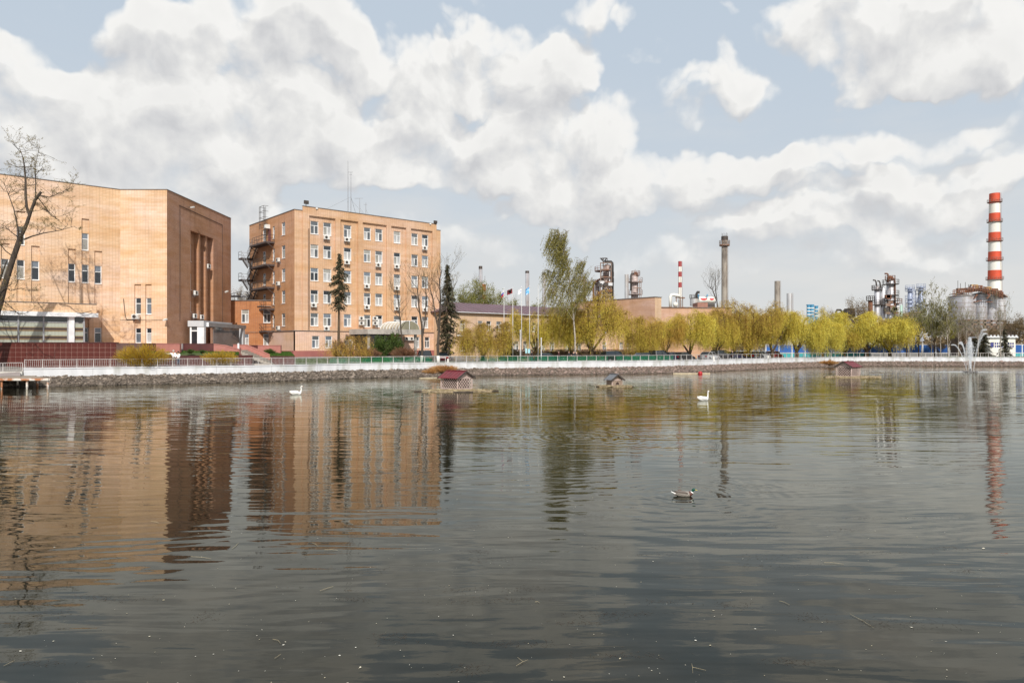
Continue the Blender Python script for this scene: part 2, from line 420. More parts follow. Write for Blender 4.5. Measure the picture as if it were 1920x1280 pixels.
def normals(P):
    Ns = []
    for i in range(len(P)):
        a = P[max(i-1,0)]; b = P[min(i+1,len(P)-1)]
        dx, dy = b[0]-a[0], b[1]-a[1]; l = math.hypot(dx,dy)
        Ns.append((dy/l, -dx/l))                 # toward the water
    return Ns

m_ground = mat('paving', (.24,.225,.205), (.16,.15,.14), scale=1.5, rough=.95, c3=(.12,.11,.09), s3=.12)
m_bed = mat('pond_bed', (.05,.045,.035), (.03,.03,.025), scale=.5, rough=1)
# closed outline of the pond, going round once (far wall, then the near bank behind the camera)
outline = [p for p in WALL] + [(170,90),(175,40),(160,0),(120,-8),(60,-9),(0,-9),(-50,-9),(-72,0),(-76,28)]
def ground():
    P = poly_resample(outline + [outline[0]], 4.0)[:-1]; n = len(P); c = (10, 45)
    V = []; Q = []; offs = [0, 1.5, 3, 5, 8, 12, 16, 22, 32, 50, 90, 180, 400, 1000, 2500, 5000]
    for k, o in enumerate(offs):
        for (x, y) in P:
            dx, dy = x-c[0], y-c[1]; l = math.hypot(dx, dy)
            q = (x+dx/l*o, y+dy/l*o)
            z = gz(*q) if q[1] > 40 else 1.3
            if o >= 1000: z = 1.2
            V.append((q[0], q[1], z))
    for k in range(len(offs)-1):
        for i in range(n):
            j = (i+1) % n
            Q.append((k*n+i, (k+1)*n+i, (k+1)*n+j, k*n+j))
    b = len(V)
    for (x, y) in P: V.append((x, y, -1.6))                      # the ground's edge drops into the pond
    for i in range(n):
        j = (i+1) % n; Q.append((i, j, b+j, b+i))
    me = npmesh('ground', V, Q, m_ground); o = bpy.data.objects.new('ground', me); link(o); tag(o, kind='structure')
ground()
mb = MB(); mb.box(-300, 400, -60, 200, -2.2, -2.0); tag(mb.build('pond_bed', m_bed), kind='structure')

def water_mat():
    m = bpy.data.materials.new('water'); m.use_nodes = True; nt = m.node_tree; N, L = nt.nodes, nt.links
    b = N['Principled BSDF']; b.inputs['Roughness'].default_value = .018; b.inputs['IOR'].default_value = 1.265
    tc = N.new('ShaderNodeTexCoord')
    def nz(sc, stretch, det, rough=.5, rot=0.0, dist=0.0):
        mp = N.new('ShaderNodeMapping'); mp.inputs['Scale'].default_value = stretch; mp.inputs['Rotation'].default_value = (0,0,rot)
        L.new(tc.outputs['Object'], mp.inputs[0]); n = N.new('ShaderNodeTexNoise'); n.inputs['Scale'].default_value = sc
        n.inputs['Detail'].default_value = det; n.inputs['Roughness'].default_value = rough; n.inputs['Distortion'].default_value = dist
        L.new(mp.outputs[0], n.inputs['Vector']); return n.outputs[0]
    def mth(op, a, b_=None, c=None, clamp=False):
        x = N.new('ShaderNodeMath'); x.operation = op; x.use_clamp = clamp
        for i, s in enumerate((a, b_, c)):
            if s is None: continue
            if isinstance(s, (int, float)): x.inputs[i].default_value = s
            else: L.new(s, x.inputs[i])
        return x.outputs[0]
    # murk: brownish silt and weed close under the surface
    r = N.new('ShaderNodeValToRGB'); L.new(nz(.35, (1,1,1), 7, .62), r.inputs[0])
    r.color_ramp.elements[0].position = .40; r.color_ramp.elements[0].color = (.006,.007,.005,1)
    r.color_ramp.elements[1].position = .72; r.color_ramp.elements[1].color = (.028,.023,.015,1)
    L.new(r.outputs[0], b.inputs['Base Color'])
    swell = nz(.42, (.50,1.35,1), 1.5, .45, R(12))                  # long ripples, crests across the view
    wave = nz(1.25, (.30,1.6,1), 2, .45, R(8), .2)
    rip = nz(6.0, (.5,1.3,1), 3, .55, R(-6))
    fine = nz(17.0, (.6,1.2,1), 2, .5, R(3))
    gust = mth('MULTIPLY', mth('SUBTRACT', nz(.045, (1,2.2,1), 3, .5), .36), 3.6, clamp=True)
    def train(scale, rot, dist, dscale):
        mp = N.new('ShaderNodeMapping'); mp.inputs['Rotation'].default_value = (0,0,rot); L.new(tc.outputs['Object'], mp.inputs[0])
        x = N.new('ShaderNodeTexWave'); x.wave_type = 'BANDS'; x.bands_direction = 'Y'; x.wave_profile = 'SIN'; x.inputs['Scale'].default_value = scale
        x.inputs['Distortion'].default_value = dist; x.inputs['Detail'].default_value = 1.5; x.inputs['Detail Scale'].default_value = dscale; x.inputs['Detail Roughness'].default_value = .5
        L.new(mp.outputs[0], x.inputs['Vector']); return x.outputs['Fac']
    t1 = mth('MULTIPLY', train(.42, R(9), 5.0, .5), mth('MULTIPLY', mth('SUBTRACT', nz(.10, (1,1,1), 2), .40), 4.0, clamp=True))
    t2 = mth('MULTIPLY', train(.75, R(-14), 4.0, .7), mth('MULTIPLY', mth('SUBTRACT', nz(.16, (1,1,1), 2, .5, 1.0), .46), 4.0, clamp=True))
    h = mth('MULTIPLY', swell, .46)
    h = mth('MULTIPLY_ADD', wave, .20, h)
    h = mth('MULTIPLY_ADD', t1, .08, h); h = mth('MULTIPLY_ADD', t2, .045, h)
    def rings(x0, y0, rad, amp):
        mp = N.new('ShaderNodeMapping'); mp.inputs['Location'].default_value = (-x0,-y0,0); L.new(tc.outputs['Object'], mp.inputs[0])
        x = N.new('ShaderNodeTexWave'); x.wave_type = 'RINGS'; x.rings_direction = 'SPHERICAL'; x.inputs['Scale'].default_value = .85; x.inputs['Distortion'].default_value = 1.2; x.inputs['Detail Scale'].default_value = .6; L.new(mp.outputs[0], x.inputs['Vector'])
        v = N.new('ShaderNodeVectorMath'); v.operation = 'LENGTH'; L.new(mp.outputs[0], v.inputs[0]); f = mth('SUBTRACT', 1.0, mth('DIVIDE', v.outputs['Value'], rad), clamp=True)
        return mth('MULTIPLY', mth('MULTIPLY', x.outputs['Fac'], f), amp)
    for q in ((PX(1270,17.5),17.4,4.0,.06),(PX(1090,28),28.5,5.5,.10),(PX(556,54),53.5,5,.08),(PX(1319,48),47.7,5,.08),(PX(1819,100),99.5,16,.12)): h = mth('ADD', rings(*q), h)
    rr = mth('MULTIPLY_ADD', fine, .0028, mth('MULTIPLY', rip, .017))
    h = mth('MULTIPLY_ADD', rr, mth('MULTIPLY_ADD', gust, .85, .30), h)
    bp = N.new('ShaderNodeBump'); bp.inputs['Strength'].default_value = 1; bp.inputs['Distance'].default_value = WATER_BUMP
    L.new(h, bp.inputs['Height'])
    # peaty water: diffuse murk below, a clear slightly warm mirror on top
    N.remove(b); df = N.new('ShaderNodeBsdfDiffuse'); L.new(r.outputs[0], df.inputs[0]); gl_ = N.new('ShaderNodeBsdfGlossy'); gl_.inputs['Roughness'].default_value = .006; gl_.inputs[0].default_value = (.95,.955,.88,1); L.new(bp.outputs[0], gl_.inputs['Normal'])
    fr = N.new('ShaderNodeFresnel'); fr.inputs['IOR'].default_value = 1.325; L.new(bp.outputs[0], fr.inputs['Normal'])
    mx = N.new('ShaderNodeMixShader'); L.new(fr.outputs[0], mx.inputs[0]); L.new(df.outputs[0], mx.inputs[1]); L.new(gl_.outputs[0], mx.inputs[2]); L.new(mx.outputs[0], N['Material Output'].inputs[0])
    return m
WATER_BUMP = .070
m_water = water_mat()
mb = MB(); mb.add([(-260,-50,0),(360,-50,0),(360,190,0),(-260,190,0)], [(0,1,2,3)]); o = mb.build('water', m_water); tag(o, kind='structure')

# ------------------------------------------------------------------ stone bank between water and wall
rs = np.random.RandomState(5)
WR = poly_resample(WALL, 2.0); WN = normals(WR)
def bank():
    V = []; Q = []; n = len(WR); prof = [(0,.83),(1.1,.62),(2.6,.18),(3.7,-.22),(6,-.9)]
    for (o, z) in prof:
        for (x,y),(nx,ny) in zip(WR, WN): V.append((x+nx*o, y+ny*o, z + .04*math.sin(x*1.7+o)))
    for k in range(len(prof)-1):
        for i in range(n-1): Q.append((k*n+i, (k+1)*n+i, (k+1)*n+i+1, k*n+i+1))
    me = npmesh('bank', V, Q, mat('bank_soil', (.13,.10,.08), (.075,.062,.05), scale=2.5, rough=1, bump=1)); o = bpy.data.objects.new('bank', me); link(o); tag(o, kind='structure')
bank()
def stone_mat():
    m = bpy.data.materials.new('bank_stone'); m.use_nodes = True; nt = m.node_tree; N, L = nt.nodes, nt.links
    b = N['Principled BSDF']; b.inputs['Roughness'].default_value = .9
    at = N.new('ShaderNodeAttribute'); at.attribute_name = 'tint'; tc = N.new('ShaderNodeTexCoord'); sp = N.new('ShaderNodeSeparateXYZ'); L.new(tc.outputs['Object'], sp.inputs[0])
    def ramp(cols):
        r = N.new('ShaderNodeValToRGB'); L.new(at.outputs['Fac'], r.inputs[0]); r.color_ramp.interpolation = 'LINEAR'; E = r.color_ramp.elements
        for i, c in enumerate(cols):
            e = E[i] if i < 2 else E.new(.5)
            e.position = i/(len(cols)-1); e.color = tuple(c)+(1,)
        return r.outputs[0]
    g = ramp([(.04,.03,.023),(.27,.22,.18),(.072,.056,.042),(.115,.085,.062),(.155,.125,.10)])
    rd = ramp([(.09,.06,.05),(.30,.22,.19),(.13,.10,.075),(.17,.11,.085),(.22,.155,.13)])
    mr = N.new('ShaderNodeMapRange'); L.new(sp.outputs[0], mr.inputs[0]); mr.inputs[1].default_value = -16; mr.inputs[2].default_value = 4
    mx = N.new('ShaderNodeMix'); mx.data_type = 'RGBA'; L.new(mr.outputs[0], mx.inputs[0]); L.new(g, mx.inputs[6]); L.new(rd, mx.inputs[7])
    # damp foot of the bank
    mz = N.new('ShaderNodeMapRange'); L.new(sp.outputs[2], mz.inputs[0]); mz.inputs[1].default_value = .0; mz.inputs[2].default_value = .16; mz.inputs[3].default_value = .42; mz.inputs[4].default_value = 1
    mm = N.new('ShaderNodeMix'); mm.data_type = 'RGBA'; mm.blend_type = 'MULTIPLY'; mm.inputs[0].default_value = 1; L.new(mx.outputs[2], mm.inputs[6]); L.new(mz.outputs[0], mm.inputs[7])
    L.new(mm.outputs[2], b.inputs['Base Color']); return m
def icosa():
    t = (1+5**.5)/2
    v = np.array([(-1,t,0),(1,t,0),(-1,-t,0),(1,-t,0),(0,-1,t),(0,1,t),(0,-1,-t),(0,1,-t),(t,0,-1),(t,0,1),(-t,0,-1),(-t,0,1)], float); v /= np.linalg.norm(v[0])
    f = np.array([(0,11,5),(0,5,1),(0,1,7),(0,7,10),(0,10,11),(1,5,9),(5,11,4),(11,10,2),(10,7,6),(7,1,8),(3,9,4),(3,4,2),(3,2,6),(3,6,8),(3,8,9),(4,9,5),(2,4,11),(6,2,10),(8,6,7),(9,8,1)])
    return v, f
IV, IF = icosa()
def rocks(C, S, rng, yaw=None):
    """C centres (n,3), S sizes (n,3) -> V, F"""
    n = len(C); V = np.repeat(IV[None], n, 0)*(1 + rng.uniform(-.32,.25,(n,12,1)))
    V = V*S[:,None,:]
    a = rng.uniform(0,6.28,n) if yaw is None else yaw; ca, sa = np.cos(a)[:,None], np.sin(a)[:,None]
    x = V[:,:,0]*ca - V[:,:,1]*sa; y = V[:,:,0]*sa + V[:,:,1]*ca
    tl = rng.uniform(-.5,.5,n)[:,None]; z = V[:,:,2]*np.cos(tl) + y*np.sin(tl); y = y*np.cos(tl) - V[:,:,2]*np.sin(tl)
    V = np.stack([x,y,z], 2) + C[:,None,:]
    Fc = (IF[None] + (np.arange(n)*12)[:,None,None]).reshape(-1,3)
    return V.reshape(-1,3), Fc
def bank_stones():
    A = np.array(WR); NN = np.array(WN); keep = (A[:,0] > -62) & (A[:,0] < 112); A = A[keep]; NN = NN[keep]; n = 27000
    i = rs.randint(0, len(A)-1, n); t = rs.uniform(0,1,n)[:,None]
    p = A[i]*(1-t) + A[i+1]*t; q = NN[i]*(1-t)+NN[i+1]*t
    o = rs.uniform(.05, 3.9, n); z = np.interp(o, [0,1.1,2.6,3.7,6], [.83,.62,.18,-.22,-.9])
    pos = np.stack([p[:,0]+q[:,0]*o, p[:,1]+q[:,1]*o, z+rs.uniform(-.05,.06,n)], 1)
    s = rs.lognormal(-2.38, .40, n); s = np.clip(s, .055, .32)
    S = np.stack([s*rs.uniform(.8,1.5,n), s*rs.uniform(.7,1.2,n), s*rs.uniform(.4,.8,n)], 1)
    V, Fc = rocks(pos, S, rs)
    tint = rs.beta(1.3,1.9,n); big = rs.rand(n) < .04; tint[big] = .25
    me = npmesh('bank_stones', V, Fc, stone_mat(), np.repeat(tint, 20)); o = bpy.data.objects.new('bank_stones', me); link(o); tag(o, kind='stuff')
    tag(o, 'rubble stones packed on the sloping bank below the white wall', 'stones')
bank_stones()

# ------------------------------------------------------------------ white pond wall
m_wallwhite = mat('limewashed_wall', (.62,.625,.65), (.52,.53,.555), scale=1.1, rough=.8, c3=(.40,.40,.385), s3=.9, stretch=(1,1,.3))
def pond_wall():
    top, th = 1.65, .35
    W2 = [(-46.15, wallY(-46.15))] + [p for p in WR if p[0] > -45.9]; N2 = normals(W2)
    mb = MB(); rings = []
    for (x,y),(nx,ny) in zip(W2, N2):
        rings.append([(x+nx*.18,y+ny*.18,.45),(x+nx*.18,y+ny*.18,top-.12),(x+nx*.24,y+ny*.24,top-.118),(x+nx*.24,y+ny*.24,top),(x-nx*.2,y-ny*.2,top),(x-nx*.2,y-ny*.2,.45)])
    mb.loft(rings)
    t = thing('pond_wall', (W2[0][0], W2[0][1], .45), 'long low white wall along the far bank of the pond', 'wall')
    mb.build('wall', m_wallwhite, t)
    jp = poly_resample([q for q in W2], 5.6); jn = normals(jp); jm = MB(); jm.box(-.012,.012,-.004,.01,0,.7); jme = jm.mesh('joint', mat('joint_grey', (.30,.30,.30), rough=.9))
    for (x,y),(nx,ny) in list(zip(jp,jn))[1:-1]: place('joint', jme, t, (x+nx*.183,y+ny*.183,.82), math.atan2(nx,-ny))
    # lower stub of wall beside the jetty gate
    W3 = [p for p in WR if p[0] <= -45.9]; N3 = [n for p, n in zip(WR, WN) if p[0] <= -45.9]
    mb = MB(); mb.loft([[(x+nx*.2,y+ny*.2,.3),(x+nx*.2,y+ny*.2,1.34),(x-nx*.2,y-ny*.2,1.34),(x-nx*.2,y-ny*.2,.3)] for (x,y),(nx,ny) in zip(W3,N3)])
    mb.build('low_wall', mat('old_limewash', (.62,.61,.57), (.45,.42,.38), scale=2, rough=.9), t)
pond_wall()
def railing():
    t = thing('railing', (-45.6, 66.6, 1.65), 'long painted metal railing on top of the white pond wall', 'railing')
    top = 2.42
    P = poly_resample([(-46.1, wallY(-46.1))]+[q for q in WALL if q[0] > -46], 1.4); P = [p for p in P if p[0] < 108]
    NN = normals(P)
    pm = MB(); pm.box(-.035,.035,-.035,.035,0,.80); pm.box(-.05,.05,-.05,.05,.80,.815); pme = pm.mesh('post', m_railwhite)
    rail = MB(); lrail = MB(); bal = MB()
    for i, (x,y) in enumerate(P):
        place('post', pme, t, (x,y,1.652), math.atan2(NN[i][0], -NN[i][1]))
        if i+1 < len(P):
            x1,y1 = P[i+1]
            rail.beam((x,y,top),(x1,y1,top),.06,.05); lrail.beam((x,y,1.76),(x1,y1,1.76),.035,.03)
            if x < -19 or x > 80:
                k = 9 if x < -19 else 3
                for j in range(1,k): a = j/k; bal.beam((x+(x1-x)*a,y+(y1-y)*a,1.76),(x+(x1-x)*a,y+(y1-y)*a,top-.03),.022)
    rail.build('top_rail', m_railwhite, t); lrail.build('bottom_rail', m_railwhite, t)
    bal.build('balusters', m_railwhite, t, kind='stuff')
    # gate railing by the jetty, one step lower
    g = thing('gate_railing', (-46.2,66.2,1.3), 'lower section of railing at the head of the jetty, left end', 'railing')
    Q = poly_resample([p for p in reversed(WALL) if p[0] < -46], 1.45)[:-1]
    Q = [(-46.3,66.1)] + [q for q in Q if q[0] < -47.0]
    r = MB(); b2 = MB(); rb = MB()
    for i, (x,y) in enumerate(Q[:10]):
        place('post', pme, g, (x,y,1.342), .6)
        if i+1 < 10:
            x1,y1 = Q[i+1]; r.beam((x,y,2.14),(x1,y1,2.14),.06,.05); rb.beam((x,y,1.45),(x1,y1,1.45),.035,.03)
            for j in range(1,9): a = j/9; b2.beam((x+(x1-x)*a,y+(y1-y)*a,1.45),(x+(x1-x)*a,y+(y1-y)*a,2.11),.022)
    r.build('top_rail', m_railwhite, g); rb.build('bottom_rail', m_railwhite, g); b2.build('balusters', m_railwhite, g, kind='stuff')
railing()
def netting():
    m = bpy.data.materials.new('green_net'); m.use_nodes = True; N, L = m.node_tree.nodes, m.node_tree.links
    b = N['Principled BSDF']; b.inputs['Base Color'].default_value = (.015,.20,.10,1); b.inputs['Roughness'].default_value = .7
    tr = N.new('ShaderNodeBsdfTransparent'); tl = N.new('ShaderNodeBsdfTranslucent'); tl.inputs[0].default_value = (.02,.30,.15,1)
    a = N.new('ShaderNodeMixShader'); a.inputs[0].default_value = .3; L.new(b.outputs[0], a.inputs[1]); L.new(tl.outputs[0], a.inputs[2])
    tc = N.new('ShaderNodeTexCoord'); n = N.new('ShaderNodeTexNoise'); n.inputs['Scale'].default_value = .5; L.new(tc.outputs['Object'], n.inputs['Vector'])
    mr = N.new('ShaderNodeMapRange'); L.new(n.outputs[0], mr.inputs[0]); mr.inputs[1].default_value = .3; mr.inputs[2].default_value = .7; mr.inputs[3].default_value = .18; mr.inputs[4].default_value = .5
    x = N.new('ShaderNodeMixShader'); L.new(mr.outputs[0], x.inputs[0]); L.new(tr.outputs[0], x.inputs[1]); L.new(a.outputs[0], x.inputs[2]); L.new(x.outputs[0], N['Material Output'].inputs[0])
    for (xa, xb, lab) in ((-21.5,-9.8,'green mesh netting tied to the railing below the six-storey block'),(-4.6,13.5,'green mesh netting tied to the railing beside the flagpoles'),(13.9,24.0,'green mesh netting tied to the railing before the dark green parked cars')):
        P = [p for p in poly_resample(WALL, .7) if xa < p[0] < xb]; NN = normals(P); mb = MB(); rings = []
        for i,((x,y),(nx,ny)) in enumerate(zip(P,NN)):
            w_ = .05 + .02*math.sin(i*1.3); tp = 2.36+.03*math.sin(i*.9)
            rings.append([(x-nx*w_,y-ny*w_,1.67),(x-nx*w_,y-ny*w_,tp),(x-nx*(w_+.006),y-ny*(w_+.006),tp),(x-nx*(w_+.006),y-ny*(w_+.006),1.67)])
        mb.loft(rings); o = mb.build('netting', m); tag(o, lab, 'netting', 'green netting on the railing')
netting()

# ------------------------------------------------------------------ jetty
def jetty():
    t = thing('jetty', (-46,60,0), 'low wooden jetty on rusty posts at the left edge of the pond', 'jetty')
    wood = mat('grey_boards', (.30,.25,.20), (.19,.155,.12), scale=3, rough=.9, stretch=(.3,3,1))
    rst = mat('flaking_white_on_rust', (.60,.55,.50), (.36,.15,.07), scale=1.6, rough=.8, lo=.45, hi=.55)
    xr = -39.85; x0 = -58
    k = 0; y = 60.1
    while y < 65.3:
        xe = xr-(y-60)*.95-rs.uniform(0,.06); b = MB(); b.box(x0, xe, y, y+.235, .92, .96); b.build('plank', wood, t); y += .25; k += 1
    b = MB(); b.box(x0, xr+.03, 60.0, 60.07, .76, .955); b.build('fascia', rst, t)
    b = MB(); b.beam((xr+.05,60.1,.86),(xr-5.1,65.5,.86),.08,.19); b.build('side_beam', rst, t)
    for i, px in enumerate((-80, 2.5, 50, 89)):
        x = PX(px, 60.2)
        for yy in (60.25, 63.6):
            b = MB(); xx = x-(yy-60.25)*.95; b.lathe((xx,yy,0), [(.085,-1.2),(.085,.2),(.10,.22),(.085,.26),(.09,.76)], 10, 0); b.build('post', rst, t, smooth=True)
    # sloping gangway leaf resting at the back of the deck
    g = MB(); g.add([(-58,63.4,1.02),(-44.6,63.4,1.02),(-46.2,65.6,1.30),(-58,65.6,1.30),(-58,63.4,.965),(-44.6,63.4,.965),(-46.2,65.6,1.2),(-58,65.6,1.2)], [(0,1,2,3),(4,7,6,5),(0,4,5,1),(1,5,6,2),(2,6,7,3),(3,7,4,0)])
    o = g.build('ramp', mat('grey_plank', (.30,.26,.25), (.22,.19,.18), scale=2, rough=.9, stretch=(.3,4,1)))
    tag(o, 'grey boarded ramp lying on the back of the jetty', 'ramp')
jetty()
# ------------------------------------------------------------------ buildings
brick_peach = brick_mat('peach_block', (.77,.60,.445), (.72,.54,.38), (.58,.435,.315), bw=.34, bh=.17, band=.34, stain=.12, mw=.026)
brick_brown = brick_mat('orange_brick', (.53,.31,.195), (.43,.235,.145), (.34,.225,.16), bw=.26, bh=.085, band=.30, stain=.20, mw=.014, offset=.5)
brick_pale = brick_mat('pale_block', (.74,.55,.43), (.70,.50,.39), (.54,.39,.31), bw=.34, bh=.17, band=.12, stain=.10, mw=.03)
brick_link = brick_mat('rusty_orange_brick', (.52,.24,.10), (.45,.19,.08), (.34,.18,.10), bw=.34, bh=.17, band=.30, stain=.28, mw=.028)
m_coping = mat('sheet_coping', (.20,.19,.19), (.14,.12,.11), scale=2, rough=.6)
m_roof = mat('bitumen_roof', (.06,.06,.06), (.09,.085,.08), scale=.6, rough=.95)

class Wall:
    """a facade plane: O + d*u, z up; outward normal n"""
    def __init__(s, O, d):
        s.O = Vector((O[0],O[1],0)); l = math.hypot(*d); s.d = Vector((d[0]/l,d[1]/l,0)); s.n = Vector((s.d.y,-s.d.x,0)); s.rz = math.atan2(s.d.y,s.d.x)
    def P(s, u, out, z): v = s.O + s.d*u + s.n*out; return Vector((v.x,v.y,z))
    def u(s, px, out=0):
        k = (px-CX)/F; o = s.O + s.n*out; return (k*o.y-o.x)/(s.d.x-k*s.d.y)
    def z(s, py, u, out=0): return PZ(py, (s.O+s.d*u+s.n*out).y)

def facade(mb, W, u0, u1, z0, z1, rects=(), m=0):
    """rects: (ua,ub,za,zb,depth,material,hole) - later ones override"""
    us = sorted(set([u0,u1]+[round(min(max(r[i],u0),u1),3) for r in rects for i in (0,1)]))
    zs = sorted(set([z0,z1]+[round(min(max(r[i],z0),z1),3) for r in rects for i in (2,3)]))
    us = [a for i,a in enumerate(us) if i == 0 or a-us[i-1] > .004]; zs = [a for i,a in enumerate(zs) if i == 0 or a-zs[i-1] > .004]
    nu, nz_ = len(us)-1, len(zs)-1
    D = [[0.0]*nz_ for _ in range(nu)]; Mx = [[m]*nz_ for _ in range(nu)]; H = [[False]*nz_ for _ in range(nu)]
    for (ua,ub,za,zb,dp,mi,ho) in rects:
        for i in range(nu):
            uc = (us[i]+us[i+1])/2
            if not ua < uc < ub: continue
            for j in range(nz_):
                zc = (zs[j]+zs[j+1])/2
                if za < zc < zb: D[i][j] = (D[i][j]+dp if ho else dp); H[i][j] = ho; Mx[i][j] = m if (ho or mi is None) else mi
    def q(pts, uvs, mi): mb.add([W.P(a,-o,z) for a,o,z in pts], [(0,1,2,3)], mi, [uvs])
    for i in range(nu):
        for j in range(nz_):
            a,b,c,e = us[i],us[i+1],zs[j],zs[j+1]; d = D[i][j]
            if not H[i][j]: q([(a,d,c),(b,d,c),(b,d,e),(a,d,e)], [(a,c),(b,c),(b,e),(a,e)], Mx[i][j])
            if i+1 < nu and abs(D[i+1][j]-d) > 1e-4:
                d2 = D[i+1][j]; q([(b,d,c),(b,d2,c),(b,d2,e),(b,d,e)], [(b+d,c),(b+d2,c),(b+d2,e),(b+d,e)], Mx[i][j] if d < d2 else Mx[i+1][j])
            if j+1 < nz_ and abs(D[i][j+1]-d) > 1e-4:
                d2 = D[i][j+1]; q([(a,d,e),(b,d,e),(b,d2,e),(a,d2,e)], [(a,e+d),(b,e+d),(b,e+d2),(a,e+d2)], Mx[i][j] if d < d2 else Mx[i][j+1])

WM = {}
PANEKINDS = [P_DARK, P_MID, P_SKY, P_CURT, P_BLIND]
def window(parent, W, ua, ub, za, zb, depth=0.0, kind='T', panes=None, rng=random, name='window', ledge=True):
    w_, h = round(ub-ua,2), round(zb-za,2); key = (w_,h,kind,ledge)
    if key not in WM:
        b = MB(); f = .085; y0, y1 = .07, .13; x = w_/2
        b.box(-x,-x+f,y0,y1,0,h); b.box(x-f,x,y0,y1,0,h); b.box(-x+f,x-f,y0,y1,0,f); b.box(-x+f,x-f,y0,y1,h-f*.7,h)
        tz = h*.66
        b.box(-x+f,x-f,y0-.005,y1-.005,tz-.04,tz+.04)
        if kind == 'T': b.box(-.05,.05,y0-.005,y1-.006,f,tz-.04)
        if ledge: b.box(-x-.04,x+.04,-.07,.069,-.05,-.012)
        WM[key] = b.mesh('window', m_frame)
    pk = (w_,h,kind,panes)
    if pk not in WM:
        b = MB(); x = w_/2-.01; tz = h*.66; y = .11
        b.add([(-x,y,tz),(x,y,tz),(x,y,h-.01),(-x,y,h-.01)], [(0,1,2,3)], panes[0])
        if kind == 'T':
            b.add([(-x,y,.01),(0,y,.01),(0,y,tz),(-x,y,tz)], [(0,1,2,3)], panes[1]); b.add([(0,y,.01),(x,y,.01),(x,y,tz),(0,y,tz)], [(0,1,2,3)], panes[2])
        else: b.add([(-x,y,.01),(x,y,.01),(x,y,tz),(-x,y,tz)], [(0,1,2,3)], panes[1])
        WM[pk] = b.mesh('pane', PANEKINDS)
    c = W.P((ua+ub)/2, -depth, za)
    o = place(name, WM[key], parent, c, W.rz)
    p = bpy.data.objects.new('pane', WM[pk]); link(p, o)
    return o

# air conditioner prototype: local -y is outward
m_acw = mat('appliance_white', (.72,.72,.70), (.62,.61,.58), scale=2, rough=.45)
AC0 = thing('air_conditioner', (0,0,-50), '', 'air conditioner', 'air conditioners on the outside walls')
b = MB(); b.box(-.42,.42,-.48,-.16,0,.56); b.build('casing', m_acw, None).parent = AC0
KIDS[AC0.name] = list(AC0.children)
def _acp(name, b, m):
    me = b.mesh(name, m); o = bpy.data.objects.new(name, me); link(o, AC0); return o
# (prototype parts are stored at its own origin)
for ch in AC0.children: ch.location = (0,0,0)
b = MB(); 
b.lathe((0,0,0), [(.0,0),(.20,0),(.22,.02)], 16); 
fan = MB(); fan.v = [(x-.10, -.484-z*.3, y+.28) for x,y,z in b.v]; fan.f = b.f; fan.m = b.m; _acp('fan_grille', fan, m_dark)
b = MB(); b.box(-.35,-.31,-.50,.0,-.05,0); b.box(.31,.35,-.50,.0,-.05,0); b.box(-.35,-.31,-.03,.0,-.35,-.05); b.box(.31,.35,-.03,.0,-.35,-.05); b.beam((-.33,-.45,-.05),(-.33,-.02,-.33),.03); b.beam((.33,-.45,-.05),(.33,-.02,-.33),.03); _acp('bracket', b, m_grey)
AC_used = []
def ac(W, u, z, label, s=1.0, out=0):
    p = W.P(u, out, z)
    if not AC_used:
        o = AC0; o.location = p; o.rotation_euler = (0,0,W.rz); o['label'] = label
    else: o = copy_tree(AC0, None, p, W.rz, label)
    o.scale = (s,s,s)
    AC_used.append(o); return o

E1 = (.760,.649)
rw = random.Random(11)
def rp(bright=.3):
    def one(b_):
        r = rw.random()
        return 3 if r < b_ else (4 if r < b_+.15 else (1 if r < b_+.38 else (2 if r < b_+.5 else 0)))
    return (rw.choice((0,1,0,2,1,4)), one(bright), one(bright))

